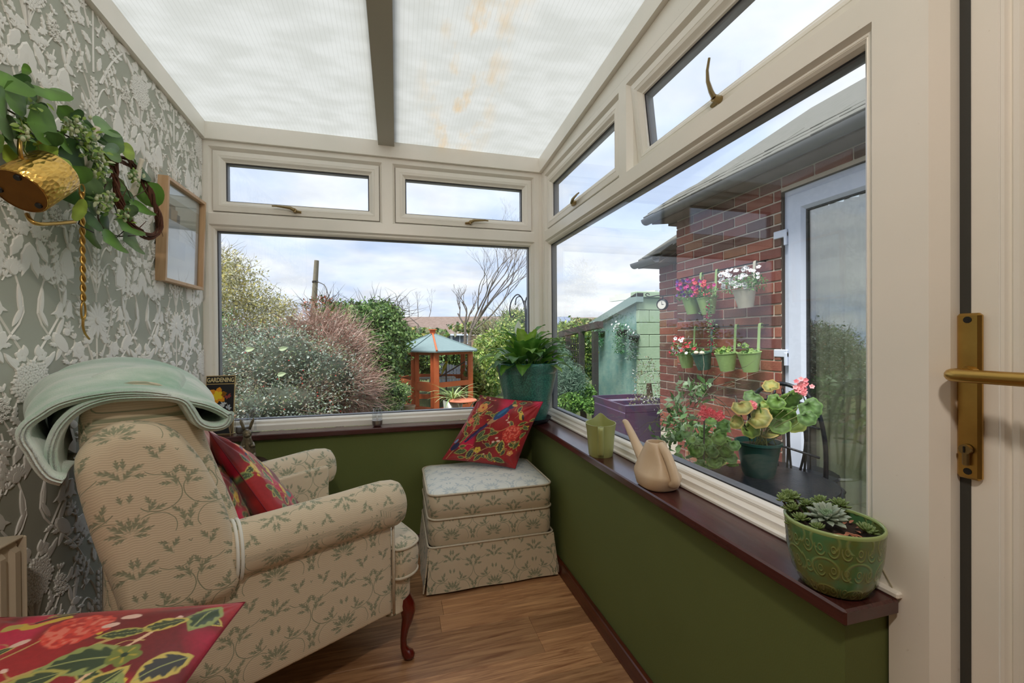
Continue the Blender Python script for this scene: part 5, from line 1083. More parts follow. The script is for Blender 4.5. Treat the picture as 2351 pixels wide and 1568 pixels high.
for i, (x, y, rx, ry, a, c) in enumerate(LF):
    X_ = -.80+rg.uniform(-.035, .03) - (.02 if x > 200 else 0); ca, sa = math.cos(math.radians(a)), math.sin(math.radians(a))
    A_ = Vector(at(x-rx*ca, y-rx*sa, 'X', X_)); B_ = Vector(at(x+rx*ca, y+rx*sa, 'X', X_+rg.uniform(-.02, .02))); L = (B_-A_).length; m = Vector(at(x, y, 'X', X_)); vd = (Vector(CAM)-m).normalized()
    d_ = B_-A_; up_ = vd+Vector((rg.gauss(0, .15), rg.gauss(0, .15), .15+rg.gauss(0, .12))); wd = 2*ry/FPX*(m-Vector(CAM)).length
    leafobj('leaf', EU[c], ga, A_-o0-d_*.08, d_, up_, (wd*1.3, L*1.16, (wd+L)/2))
main = [at(x, y, 'X', -.835) for x, y in ((-20, 230), (50, 270), (110, 290), (170, 320), (230, 345), (262, 385), (240, 430), (225, 500), (260, 540), (315, 540))]
stem.tube([Vector(p)-o0 for p in spline(main, 40)], .0022, 5, col=(.10, .07, .04)); stem.tube([Vector(at(x, y, 'X', -.82))-o0 for x, y in ((250, 380), (290, 430), (300, 455), (330, 440), (345, 420))], .0013, 5, col=(.12, .07, .04))
stem.tube([Vector(at(x, y, 'X', -.80))-o0 for x, y in ((85, 330), (100, 370), (118, 395), (136, 415))], .0016, 5, col=(.35, .42, .08)); stem.tube([Vector(at(x, y, 'X', -.80))-o0 for x, y in ((45, 270), (62, 310), (55, 345), (70, 370))], .0016, 5, col=(.30, .40, .08))
stem.tube([Vector(at(x, y, 'X', -.815))-o0 for x, y in ((262, 470), (272, 500), (285, 530), (268, 545), (235, 540))], .0015, 5, col=(.05, .05, .03))
ob('stem', stem, M_EUC, ga, smooth=True, vcol=True)
g = G()
for (x, y, sp, n) in ((55, 290, 16, 34), (85, 250, 14, 20), (60, 315, 16, 26), (92, 310, 12, 16), (165, 290, 26, 60), (190, 300, 24, 60), (205, 320, 20, 46), (215, 350, 22, 46), (235, 375, 18, 46), (228, 398, 16, 34), (243, 470, 20, 40), (222, 455, 16, 24), (286, 492, 16, 40), (310, 402, 18, 34), (250, 455, 12, 14), (200, 345, 16, 26)):
    for k in range(n):
        p = Vector(at(x+rg.gauss(0, sp*.5), y+rg.gauss(0, sp*.5), 'X', -.80+rg.gauss(-.005, .015)))-o0; q = rg.random()
        c = (.60, .66, .42) if q < .34 else ((.26, .40, .06) if q < .7 else (.10, .20, .04)); d = (rg.gauss(0, 1), rg.gauss(0, 1), rg.gauss(0, 1))
        if q < .3: g.ell(p, (.0045, .0045, .006), 7, 5, col=c)
        else: g.blade(p, d, (1, -.5, .4), rg.uniform(.011, .02), rg.uniform(.007, .011), .5, 4, col=c)
ob('blossom_sprays', g, M_EUC, ga, smooth=True, vcol=True, kind='stuff')
# ================================================================ OUTSIDE
GZ = -.12
b = NB('patio_slabs'); oc = b.co(); br = b.n('ShaderNodeTexBrick'); b.l(oc, br.inputs['Vector']); br.inputs['Scale'].default_value = 1.0; br.inputs['Brick Width'].default_value = .6; br.inputs['Row Height'].default_value = .6; br.inputs['Mortar Size'].default_value = .012; br.offset = .5
br.inputs['Color1'].default_value = c8(150, 146, 138)+(1,); br.inputs['Color2'].default_value = c8(128, 126, 120)+(1,); br.inputs['Mortar'].default_value = c8(80, 80, 70)+(1,)
b.bump(b.noise(40, oc, 5), .3, .01); M_PAT = b.set(b.mix(.35, br.outputs[0], b.ramp(b.noise(3, oc, 6), (.3, c8(90, 92, 80)), (.7, c8(170, 166, 156)))), .85)
ob('ground', G().box(-40, 80, -8, 160, GZ-.3, GZ-.02), mat('garden_soil_grass', c8(92, 104, 52), .95, var=c8(70, 74, 44), vs_=.7), kind='structure')
pat = ob('patio', G().box(-4, 6, YH, 5.3, GZ-.03, GZ-.012), mat('dark_joint_sand', c8(70, 68, 60), .95), kind='structure')
slab_me = [mesh_of('paving_slab', G().box(0, .59, 0, .59, -.012, 0, .004), mat('paving_slab_%d' % i, c8(*c), .88, var=c8(*c2), vs_=5, bump=.4, bs=50)) for i, (c, c2) in enumerate((((150, 146, 138), (118, 116, 106)), ((138, 136, 130), (104, 106, 96)), ((160, 152, 140), (126, 120, 108))))]
for i in range(9):
    for j in range(8):
        o = bpy.data.objects.new('paving_slab', slab_me[(i*7+j*5) % 3]); COL.objects.link(o); o.parent = pat; o.location = (.98+i*.6, .6+j*.6, GZ)
# ---------------------------------------------------------------- brick house
hs = thing('brick_house', 'red brick house with a white patio door beyond the right hand window', 'house', (2.43, 2.5, GZ))
M_MORT = mat('pale_mortar', c8(206, 194, 180), .95, bump=.4, bs=120)
def brickmat(i, c, c2): return mat('red_brick_%d' % i, c8(*c), .85, var=c8(*c2), vs_=11+i, bump=.5, bs=70)
M_BR = [brickmat(0, (146, 84, 72), (118, 64, 56)), brickmat(1, (126, 72, 64), (104, 60, 54)), brickmat(2, (160, 98, 80), (134, 78, 64)), brickmat(3, (110, 74, 66), (88, 60, 54)), brickmat(4, (152, 108, 82), (124, 82, 64)), brickmat(5, (98, 76, 70), (116, 74, 62))]
BLn, BHt, JT = .215, .0645, .0105; bc = {}
def brick(y0, y1, z0, x):     # face at x, looking towards -x
    L = round(y1-y0, 3); k = (L, random.choice((0, 0, 1, 1, 2, 2, 3, 4, 5)))
    if L < .03: return
    if k not in bc: bc[k] = mesh_of('brick', G().box(0, .09, 0, L, 0, BHt, .003), M_BR[k[1]])
    o = bpy.data.objects.new('brick', bc[k]); COL.objects.link(o); o.parent = hs; o.location = (x-2.43+random.uniform(-.0015, .0015), y0-2.5, z0-GZ)
def courses(x, y0, y1, z0, z1):
    k = 0; z = z0
    while z < z1-.03:
        y = y1-(0 if k % 2 == 0 else (BLn-JT)/2+JT)+0
        if k % 2: brick(y+JT, y1, z, x)
        while y > y0+.02: brick(max(y0, y-BLn), y, z, x); y -= BLn+JT
        z += BHt+JT; k += 1
random.seed(3); ZB = 2.19-30*.075-.0645
courses(2.43, 2.205, 3.27, 2.19-28*.075-.0645, 2.19); courses(2.43, 1.35, 2.205-.0105, 2.19-.0645, 2.19); courses(2.52, 3.28, 3.66, 1.85-20*.075-.0645+.0, 1.85)
L_ = lambda g: g.xf(Matrix.Translation((-2.43, -2.5, -GZ)))
ob('mortar_bed', L_(G().box(2.437, 2.60, 2.205, 3.266, GZ, 2.2).box(2.437, 2.60, 1.0, 2.205, 2.10, 2.2).box(2.527, 2.62, 3.266, 3.656, GZ, 1.86)), M_MORT, hs)
ob('inner_wall', L_(G().box(2.60, 4.9, 3.0, 3.25, GZ, 2.3).box(3.9, 4.0, .3, 3.2, GZ, 2.3).box(2.44, 4.0, .3, .5, GZ, 2.3)), mat('grey_room_wall', c8(120, 116, 106), .9), hs)
M_SOF = mat('grey_soffit_board', c8(120, 108, 98), .8, var=c8(92, 82, 76), vs_=6); M_TILE = mat('dark_roof_tile', c8(112, 108, 104), .9, var=c8(80, 84, 74), vs_=14, bump=.6, bs=60)
g = G(); 
for (x0, x1, y0, y1, z) in ((2.24, 2.45, .8, 3.36, 2.265), (2.34, 2.54, 3.36, 3.75, 1.93)): g.add([(x0, y0, z-.085), (x1, y0, z-.062), (x1, y1, z-.062), (x0, y1, z-.085), (x0, y0, z-.075), (x1, y0, z+.04), (x1, y1, z+.04), (x0, y1, z-.075)], [(0, 1, 2, 3), (4, 7, 6, 5), (0, 4, 5, 1), (2, 6, 7, 3), (0, 3, 7, 4)])
ob('soffit', L_(g), M_SOF, hs)
for (x0, y0, y1, z) in ((2.215, .8, 3.42, 2.262), (2.315, 3.40, 3.78, 1.925)):
    g = G(); P_ = [(math.cos(a)*.050, math.sin(a)*.048) for a in np.linspace(PI, 2*PI, 10)]; A = [[(x0+p, y, z-.03+q) for p, q in P_]+[(x0+p*.9, y, z-.03+q*.9) for p, q in P_[::-1]] for y in (y0, y1)]; g.grid(np.array(A), cv=True); g.f += [tuple(range(20)), tuple(range(20, 40))]
    ob('gutter', L_(g), mat('grey_gutter', c8(106, 108, 110), .5), hs, smooth=True, autos=40)
random.seed(5)
for rw in range(3):
    for k in range(17):
        y = .85+k*.165+(.08 if rw % 2 else 0); x0 = 2.235+rw*.10; z0 = 2.262+rw*.072
        if y > 3.44: continue
        g = G().box(0, .20, 0, .161, 0, .013, .003); dz = random.uniform(0, .006); M = Matrix.Translation((x0-2.43, y-2.5, z0-GZ+dz)) @ Matrix.Rotation(-math.radians(33), 4, 'Y') @ Matrix.Rotation(random.uniform(-.01, .01), 4, 'Z')
        o = ob('roof_tile', g, M_TILE, hs); o.matrix_local = M
for k in range(2): g = G().box(0, .16, 0, .161, 0, .013, .003); o = ob('roof_tile', g, M_TILE, hs); o.matrix_local = Matrix.Translation((2.33-2.43, 3.36+k*.14-2.5, 1.925-GZ)) @ Matrix.Rotation(-math.radians(33), 4, 'Y')
ob('roof_slope', L_(G().add([(2.36, 3.38, 1.94), (3.4, 3.38, 2.6), (3.4, 3.78, 2.6), (2.36, 3.78, 1.94), (2.36, 3.38, 1.90), (3.4, 3.38, 2.56), (3.4, 3.78, 2.56), (2.36, 3.78, 1.90)], [(0, 1, 2, 3), (7, 6, 5, 4), (0, 4, 5, 1), (3, 2, 6, 7), (0, 3, 7, 4)])), M_TILE, hs)
ob('verge', L_(G().add([(2.34, 3.40, 1.85), (3.4, 3.40, 1.85), (3.4, 3.40, 2.56), (2.34, 3.40, 1.90), (2.34, 3.74, 1.85), (3.4, 3.74, 1.85), (3.4, 3.74, 2.56), (2.34, 3.74, 1.90)], [(0, 1, 2, 3), (7, 6, 5, 4), (0, 4, 5, 1), (3, 2, 6, 7)]).add([(2.44, 3.26, 2.19), (4.2, 3.26, 2.19), (4.2, 3.26, 3.53), (2.44, 3.26, 2.40), (2.44, 3.40, 2.19), (4.2, 3.40, 2.19), (4.2, 3.40, 3.53), (2.44, 3.40, 2.40)], [(0, 1, 2, 3), (7, 6, 5, 4), (0, 4, 5, 1), (3, 2, 6, 7)])), M_SOF, hs)
g = G().add([(2.33, .85, 2.33), (4.2, .85, 3.55), (4.2, 3.44, 3.55), (2.33, 3.44, 2.33), (2.33, .85, 2.31), (4.2, .85, 3.53), (4.2, 3.44, 3.53), (2.33, 3.44, 2.31)], [(0, 1, 2, 3), (7, 6, 5, 4), (0, 4, 5, 1), (3, 2, 6, 7)]); ob('roof_slope', L_(g), M_TILE, hs)
# patio door
mD = lambda u, v, d: (2.455-d-2.43, u-2.5, v-GZ)
M_UPW = mat('bright_white_upvc', c8(214, 222, 240), .3)
dj_ = ob('door_frame', frame(mD, 1.20, 2.194, GZ+.02, 2.095, [(0, -.06), (0, .0), (.03, .0), (.05, -.004), (.05, -.03)]), M_UPW, hs)
dl_ = ob('door_leaf', frame(mD, 1.245, 2.15, GZ+.06, 2.05, [(0, -.02), (0, .022), (.085, .022), (.088, .020), (.105, .004), (.110, -.01)]), M_UPW, hs)
ob('gasket', frame(mD, 1.245, 2.15, GZ+.06, 2.05, [(.106, .003), (.116, .002), (.116, -.01)]), M_GASK, dl_); pp_ = pane(mD, 1.355, 2.042, GZ+.17, 1.94, -.008, dl_); pp_.data.materials.clear(); pp_.data.materials.append(glassmat('reflective_door_glass', (.8, .84, .82), .24))
for z in (1.80, 1.02): ob('hinge', G().box(-.006, .012, -.345, -.245, z-GZ, z-GZ+.05, .004).box(-.010, .014, -.345, -.325, z-GZ-.055, z-GZ+.03, .003).xf(Matrix.Translation((0, 0.0, 0))), M_UPW, dl_)
ob('reveal', L_(G().box(2.44, 2.58, 2.195, 2.206, GZ, 2.10).box(2.44, 2.58, 1.0, 2.206, 2.096, 2.10)), mat('dark_reveal', c8(70, 60, 56), .8), hs)
cu = thing('curtain', 'pleated green grey curtain hanging inside the white patio door', 'curtain', (2.62, 1.7, GZ)); A = []
for i in range(165): y = -1.0+i*.0087; d = .022*math.sin(i*.62)+.008*math.sin(i*1.7); A.append([(d, y, .05), (d*1.1, y, 1.1), (d, y, 2.10)])
ob('cloth', G().grid(np.array(A)).grid(np.array(A)[::-1]+np.array([.004, 0, 0])), mat('green_grey_curtain', c8(206, 204, 172), .9, var=c8(176, 176, 146), vs_=12), cu, smooth=True)
# bucket rails and buckets
M_WIRE = mat('black_iron', c8(28, 28, 30), .5, .4); M_BUC = mat('pale_green_enamel', c8(166, 196, 128), .35, var=c8(150, 178, 116), vs_=10); M_BUW = mat('white_enamel_bucket', c8(214, 210, 196), .5, var=c8(190, 184, 166), vs_=20); M_BUT = mat('weathered_teal_zinc', c8(92, 128, 116), .5, .2, var=c8(66, 98, 90), vs_=12)
for z, lab in ((1.67, 'thin black hanging rail holding the upper row of buckets'), (1.235, 'thin black hanging rail holding the lower row of buckets')):
    t = thing('hanging_rail', lab, 'rail', (2.398, 2.7, z)); ob('rod', G().tube([(0, -.43, 0), (0, .47, 0)], .004, 6), M_WIRE, t); g = G()
    for y in (-.38, .42): g.tube([(0, y, 0), (.034, y, 0)], .004, 6)
    ob('brackets', g, M_WIRE, t)
FM = leafmat('flower_petal', .6, .25)
def bucket(y, z, m, label, rib=0, fl=None, n=0, rg_=(.09, .07), trail=0, tilt=.12, s=1.0):
    t = thing('hanging_bucket', label, 'planter', (2.318, y, z-.055*s)); t.rotation_euler = (0, 0, 0); pr = []
    for k in range(13): q = k/12; pr.append(((.047+.026*q+(.0022*math.sin(q*12*PI) if rib else 0))*s, q*.128*s))
    pr = [(0, 0)]+pr+[(.0765*s, .129*s), (.0765*s, .132*s), (.071*s, .131*s), (.066*s, .10*s)]
    R3 = Matrix.Rotation(-tilt, 3, 'Y'); ob('bucket', G().lathe(pr, 32, M=R3), m, t, smooth=True, autos=50); ob('compost', G().lathe([(.069*s, .112*s), (0, .12*s)], 18, M=R3), M_SOIL, t)
    H = [(.060*s, 0, .125*s), (.066, 0, .20), (.072, 0, .245), (.080, 0, .268), (.092, 0, .262), (.092, 0, .235)]
    zz = (1.67 if z > 1.2 else 1.235)-(z-.055*s); H = [(x, y_, (h-.262)+zz+.006 if i > 1 else h) for i, (x, y_, h) in enumerate(H)]
    Hs = spline(H, 20); g = G(); g.grid(np.array([[(p[0]-.0012, -.011*s, p[2]), (p[0]-.0012, .011*s, p[2]), (p[0]+.0012, .011*s, p[2]+.001), (p[0]+.0012, -.011*s, p[2]+.001)] for p in Hs]), cv=True); ob('handle_strap', g, m, t)
    if n:
        r = random.Random(int(y*1000)); g = G(); f_ = G()
        for k in range(n*7):
            a, q = r.uniform(0, 6.28), r.random()**.5; p = Vector((rg_[0]*q*math.cos(a)*.8-.02, rg_[0]*1.25*q*math.sin(a), .13*s+rg_[1]*r.uniform(-.2, 1.0)*(1-q*.4)))
            g.blade(p, (r.gauss(-.3, 1), r.gauss(0, 1), r.gauss(.2, .8)), (r.gauss(-.5, .5), r.gauss(0, .5), 1), r.uniform(.016, .03), r.uniform(.008, .013), .5, 3, col=r.choice(((.07, .18, .04), (.12, .28, .07), (.18, .34, .12))))
        for k in range(n):
            a, q = r.uniform(0, 6.28), r.random()**.5; p = Vector((-.035-rg_[0]*.75*abs(math.cos(a))*q, rg_[0]*1.3*q*math.sin(a), .135*s+rg_[1]*r.uniform(0, 1.15)))
            flowerhead(f_, p, (-1, r.gauss(-.35, .35), r.gauss(.25, .4)), r.uniform(.012, .018), r.choice(fl))
        if trail:
            for k in range(trail*10): q = r.random(); p = Vector((-.05+r.gauss(0, .012), -.055-q*.05+r.gauss(0, .02), .12-q*.42)); g.blade(p, (r.gauss(0, 1), r.gauss(0, 1), r.gauss(-.3, .7)), (-1, 0, .5), .02, .009, .4, 3, col=r.choice(((.08, .20, .05), (.16, .30, .12), (.20, .12, .10))))
            for k in range(trail): q = r.random(); flowerhead(f_, Vector((-.06+r.gauss(0, .01), -.06-q*.05+r.gauss(0, .02), .10-q*.42)), (-1, 0, -.2), .009, c8(190, 40, 80))
        ob('foliage', g, M_LEAF, t, vcol=True, kind='stuff'); ob('flowers', f_, FM, t, vcol=True, kind='stuff')
    return t
def flowerhead(g, p, nrm, R, col, n=5, ctr=(.05, .03, .08)):
    nrm = Vector(nrm).normalized(); u = nrm.orthogonal().normalized(); v = nrm.cross(u); p = Vector(p); V = [p]; C_ = [ctr]
    m = n*4
    for k in range(m): a = 2*PI*k/m; rr_ = R*(.72+.28*abs(math.cos(a*n/2))); V.append(p+(u*math.cos(a)+v*math.sin(a))*rr_*.45+nrm*R*.12); C_.append(col)
    for k in range(m): a = 2*PI*k/m; rr_ = R*(.72+.28*abs(math.cos(a*n/2))); V.append(p+(u*math.cos(a)+v*math.sin(a))*rr_+nrm*R*.28); C_.append(col)
    g.add(V, [(0, 1+k, 1+(k+1) % m) for k in range(m)]+[(1+k, 1+m+k, 1+m+(k+1) % m, 1+(k+1) % m) for k in range(m)], C_)
PUR, MAG, RED, WHT, CRS = c8(96, 44, 140), c8(190, 40, 130), c8(200, 60, 70), c8(240, 240, 244), c8(206, 70, 80)
GB = 'flower buckets hung on the brick wall'
bucket(2.91, 1.40, M_BUC, 'green bucket of purple and magenta petunias, left end of the upper rail', fl=[PUR, MAG, PUR, MAG], n=54, rg_=(.105, .12))
bucket(2.737, 1.387, M_BUC, 'green bucket of red petunias with a trailing fuchsia, middle of the upper rail', fl=[CRS, RED, MAG], n=26, rg_=(.085, .10), trail=14)
bucket(2.375, 1.41, M_BUW, 'white bucket of white petunias hanging on the upper rail nearest the door', fl=[WHT], n=56, rg_=(.13, .11))
bucket(2.985, .955, M_BUC, 'small green bucket of red and white flowers, left end of the lower rail', fl=[RED, CRS, WHT], n=54, rg_=(.11, .12), s=.9)
bk = bucket(2.785, .96, M_BUT, 'ribbed teal zinc bucket with two pale stones on the lower rail', rib=1, fl=[CRS], n=3, rg_=(.06, .03), tilt=.2)
for y in (.03, -.035): ob('stone', G().ell((-.05, y, .128), (.018, .022, .016), 12, 8), mat('pale_stone', c8(214, 204, 186), .7), bk, smooth=True)
bucket(2.545, .965, M_BUC, 'green bucket of short seedlings on the lower rail under the trailing fuchsia', fl=[c8(150, 180, 90)], n=8, rg_=(.055, .03))
bucket(2.335, .975, M_BUC, 'green bucket with sparse green sprouts at the door end of the lower rail', fl=[c8(120, 150, 70)], n=6, rg_=(.05, .04))
for o in COL.objects:
    if o.name.startswith('hanging_bucket'): o['group'] = GB
# wall clock on a bracket
ck_ = W(1521, 699, 3.83); t = thing('outdoor_clock', 'round black outdoor clock on a scrolled bracket at the far corner of the brick wall', 'clock', tuple(ck_)); vd = Vector(CAM)-Vector(ck_); t.rotation_euler = (0, 0, math.atan2(vd.y, vd.x)-.5)
MX = Matrix.Rotation(PI/2, 3, 'Y'); ob('case', G().lathe([(0, -.02), (.045, -.02), (.05, -.015), (.05, .018), (.046, .022), (.041, .016)], 32, M=MX), M_WIRE, t, smooth=True, autos=40); ob('dial', G().lathe([(.042, .014), (0, .014)], 32, M=MX), mat('cream_dial', c8(214, 212, 204), .5), t)
ob('hands', G().box(.0145, .016, -.002, .002, -.002, .026).box(.0145, .016, -.002, .018, -.002, .002), M_BLACK, t); ob('bracket', G().tube(spline([(0, 0, .05), (0, .0, .075), (0, -.05, .085), (0, -.13, .08), (0, -.17, .10), (0, -.15, .115), (0, -.13, .10)], 24), .005, 6).tube([(0, 0, .078), (0, .12, .078)], .005, 6), M_WIRE, t, smooth=True)
# purple planter
g = G(); M_PLN = mat('dark_purple_planter', c8(86, 62, 84), .4, var=c8(62, 58, 84), vs_=4)
t = thing('planter_box', 'large dark purple rectangular planter with two wells on the patio', 'planter', (2.62, 4.30, GZ), math.radians(-3)); g.box(-.34, .34, -.43, .43, 0, .50, .008).box(-.33, -.30, -.43, .43, .50, .57).box(.30, .33, -.43, .43, .50, .57).box(-.30, .30, -.43, -.40, .50, .57).box(-.30, .30, .40, .43, .50, .57).box(-.30, .30, -.05, -.01, .50, .565)
ob('box', g, M_PLN, t); ob('liner', G().box(-.29, .29, -.39, -.06, .46, .52).box(-.29, .29, 0, .39, .46, .52), mat('grey_liner', c8(120, 116, 132), .6), t)
# ---------------------------------------------------------------- painted outbuilding
b = NB('teal_render'); n_ = b.noise(5, b.co(), 6, .7); n7 = b.noise(60, b.co(), 3); b.bump(n7, .6, .01); M_TR = b.set(b.mix(b.ramp(n_, (.35, (0, 0, 0)), (.66, (1, 1, 1))), c8(104, 146, 142), c8(140, 168, 158)), .9)
M_BLK = mat('pale_green_blockwork', c8(164, 186, 158), .9, var=c8(146, 170, 142), vs_=6, bump=.4, bs=50)
sh = thing('outbuilding', 'teal and pale green painted block outbuilding behind the brick house', 'shed', (4.2, 6.75, GZ)); BLK_ = lambda g: g.xf(Matrix.Translation((-4.2, -6.75, -GZ)))
g = G(); g.add([(4.2, 6.80, GZ), (4.2, 8.5, GZ), (4.2, 8.5, 1.48), (4.2, 6.80, 1.86), (6.6, 6.80, GZ), (6.6, 8.5, GZ), (6.6, 8.5, 1.48), (6.6, 6.80, 1.86)], [(0, 3, 2, 1), (4, 5, 6, 7), (0, 4, 7, 3), (1, 2, 6, 5), (3, 7, 6, 2)]); ob('rendered_wall', BLK_(g), M_TR, sh)
z = GZ; k = 0
while z < 1.80:
    x = 4.2-(.22 if k % 2 else 0)
    while x < 5.6:
        x0 = max(x, 4.195); ob('block', BLK_(G().box(x0, x+.435, 6.72, 6.80, z, z+.213, .006)), M_BLK, sh); x += .445
    z += .223; k += 1
for (x0, x1, z0, z1) in ((4.12, 4.32, 1.86, 2.00),): ob('coping', BLK_(G().box(x0, 5.7, 6.66, 6.86, 1.885, 1.99, .01)), M_BLK, sh)
g = G(); g.add([(4.12, 6.66, 1.80), (4.12, 8.6, 1.38), (4.12, 8.6, 1.50), (4.12, 6.66, 1.96), (4.26, 6.66, 1.80), (4.26, 8.6, 1.38), (4.26, 8.6, 1.50), (4.26, 6.66, 1.96)], [(0, 3, 2, 1), (4, 5, 6, 7), (3, 7, 6, 2), (0, 1, 5, 4), (0, 4, 7, 3), (1, 2, 6, 5)]); ob('fascia', BLK_(g), mat('grey_green_fascia', c8(128, 150, 146), .7), sh)
for (px, py, k_, n_) in ((1378, 765, 8.3, 170), (1428, 762, 7.6, 150), (1456, 775, 7.3, 120)):
    p = W(px, py, k_); Y_ = p[1]; c = at(px, py, 'X', 4.12); t = thing('hanging_basket', {1378: 'trailing green wall basket at the far end of the teal wall', 1428: 'white flowered trailing wall basket in the middle of the teal wall', 1456: 'grey leaved trailing wall basket nearest the corner of the teal wall'}[px], 'hanging basket', (4.12, c[1], c[2]), group='trailing baskets on the teal wall')
    ob('basket', G().lathe([(0, -.10), (.06, -.08), (.09, -.02), (.10, .04), (.09, .04)], 16), M_WIRE, t, smooth=True); g = G(); r = random.Random(px)
    for q in range(n_*3): h = r.random(); x = (-.06+r.gauss(0, .04), r.gauss(0, .075), .16-h*.55*(1 if px != 1378 else .8)); g.blade(x, (r.gauss(0, 1), r.gauss(0, 1), r.gauss(-.5, .6)), (-1, 0, .3), r.uniform(.03, .06), .02, .4, 3, col=r.choice(((.05, .20, .08), (.10, .30, .12), (.30, .42, .34)) if px != 1456 else ((.14, .18, .18), (.22, .28, .26), (.10, .22, .12))))
    f_ = G()
    for q in range(20 if px != 1456 else 6): flowerhead(f_, (-.10, r.gauss(0, .06), .12+r.gauss(0, .05)), (-1, r.gauss(0, .4), .4), .022, WHT)
    ob('foliage', g, M_LEAF, t, vcol=True, kind='stuff'); ob('flowers', f_, FM, t, vcol=True, kind='stuff')
for (a, b_, lab) in (((1402, 688, 9.6), (1462, 681, 8.9), 'lower white timber beam end above the teal outbuilding'), ((1415, 681, 10.0), (1470, 675, 9.3), 'upper white timber beam end above the teal outbuilding')):
    p, q = W(*a), W(*b_); t = thing('timber_beam', lab, 'beam', tuple(p)); d = Vector(q-p)*1.6; ob('beam', G().tube([(0, 0, 0), tuple(d)], .065, 4), mat('white_beam', c8(216, 214, 208), .7), t)
# pergola
M_DKW = mat('black_stained_timber', c8(44, 42, 44), .75, var=c8(64, 58, 56), vs_=8); pg = thing('pergola', 'black stained garden pergola with trellis sides beyond the right window corner', 'pergola', tuple(W(1340, 900, 8.4)*np.array([1, 1, 0])+np.array([0, 0, GZ]))); o0 = np.array(pg.location)
def bar(par, a, b_, r_, m, name='post', n=4): ob(name, G().tube([np.array(a)-np.array(par.location), np.array(b_)-np.array(par.location)], r_, n), m, par)
bar(pg, W(1288, 768, 9.2), W(1378, 745, 7.6), .085, M_DKW, 'top_beam')
for px, k_ in ((1335, 8.2), (1366, 7.7), (1304, 9.4)): p = W(px, 777, k_); bar(pg, (p[0], p[1], GZ), (p[0], p[1], 1.28), .065, M_DKW)
for i in range(5): p = W(1312+i*4.5, 777, 8.6-.05*i); bar(pg, (p[0], p[1], GZ+.1), (p[0], p[1], 1.15), .012, M_DKW, 'trellis_bar')
for i in range(9): z = .0+.13*i; a, b_ = W(1311, 777, 8.6), W(1331, 777, 8.4); bar(pg, (a[0], a[1], z), (b_[0], b_[1], z), .012, M_DKW, 'trellis_bar')
# ---------------------------------------------------------------- foliage by numpy
def cloud(n, blobs, size, asp, pal, seed, shell=.35, up=.4):
    r = np.random.default_rng(seed); w_ = np.array([b_[3]*b_[4] for b_ in blobs], float); w_ /= w_.sum(); id_ = r.choice(len(blobs), n, p=w_); C_ = np.zeros((n, 3)); Nn = r.normal(size=(n, 3)); Nn /= np.linalg.norm(Nn, axis=1, keepdims=True)
    for i, (px, py, k, rx, ry) in enumerate(blobs):
        q = id_ == i; c = W(px, py, k); ax_, az = rx/FPX*k, ry/FPX*k; rad = (1-shell*r.random(q.sum())**1.5)[:, None]
        bump_ = 1+.16*np.sin(Nn[q][:, :1]*7+i)*np.sin(Nn[q][:, 1:2]*6+2*i)*np.cos(Nn[q][:, 2:]*8)+.10*r.normal(size=(q.sum(), 1))
        C_[q] = c+Nn[q]*rad*bump_*np.array([ax_, (ax_+az)*.45, az])
    C_ = C_[C_[:, 2] > GZ]; n = len(C_); d = r.normal(size=(n, 3)); d /= np.linalg.norm(d, axis=1, keepdims=True); e_ = np.cross(d, r.normal(size=(n, 3))+np.array([0, -.8, up])); e_ /= np.linalg.norm(e_, axis=1, keepdims=True)
    L = size*r.uniform(.6, 1.3, (n, 1)); V = np.stack([C_-d*L*.5, C_+e_*L*asp*.5, C_+d*L*.5, C_-e_*L*asp*.5], 1).reshape(-1, 3)
    pal = np.array(pal); col = pal[r.integers(0, len(pal), n)]*r.uniform(.7, 1.25, (n, 1)); col = np.repeat(col, 4, 0)
    return V, col
def fast(name, V, col, nper, m, par, **k):
    me = bpy.data.meshes.new(name); n = len(V)//nper; me.vertices.add(len(V)); me.vertices.foreach_set('co', V.astype(np.float32).ravel())
    me.loops.add(len(V)); me.loops.foreach_set('vertex_index', np.arange(len(V), dtype=np.int32)); me.polygons.add(n); me.polygons.foreach_set('loop_start', np.arange(0, len(V), nper, dtype=np.int32)); me.polygons.foreach_set('loop_total', np.full(n, nper, np.int32)); me.update(calc_edges=True)
    a = me.color_attributes.new('col', 'FLOAT_COLOR', 'POINT'); arr = np.ones((len(V), 4), np.float32); arr[:, :3] = col; a.data.foreach_set('color', arr.ravel()); me.materials.append(m); return ob(name, me, parent=par, **k)
M_FOL = leafmat('garden_foliage', .55, .3); M_BARK = mat('brown_bark', c8(96, 76, 60), .9, var=c8(66, 54, 44), vs_=12, bump=.6, bs=40)
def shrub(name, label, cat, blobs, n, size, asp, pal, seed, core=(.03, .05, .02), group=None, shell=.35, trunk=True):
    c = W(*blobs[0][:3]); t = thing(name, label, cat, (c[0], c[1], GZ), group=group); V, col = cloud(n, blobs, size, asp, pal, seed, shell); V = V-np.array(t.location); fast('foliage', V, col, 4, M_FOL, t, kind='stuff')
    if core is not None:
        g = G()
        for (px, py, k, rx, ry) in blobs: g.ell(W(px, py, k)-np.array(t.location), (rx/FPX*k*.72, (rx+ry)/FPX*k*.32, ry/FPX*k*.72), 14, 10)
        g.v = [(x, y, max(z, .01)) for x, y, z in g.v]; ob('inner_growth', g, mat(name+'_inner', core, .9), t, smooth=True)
    if trunk: g = G(); top = Vector((0, 0, max(.2, c[2]-GZ))); g.tube([(0, 0, 0), top*.5+Vector((.03, 0, 0)), top], [.06, .045, .03], 7); ob('stem', g, M_BARK, t)
    return t
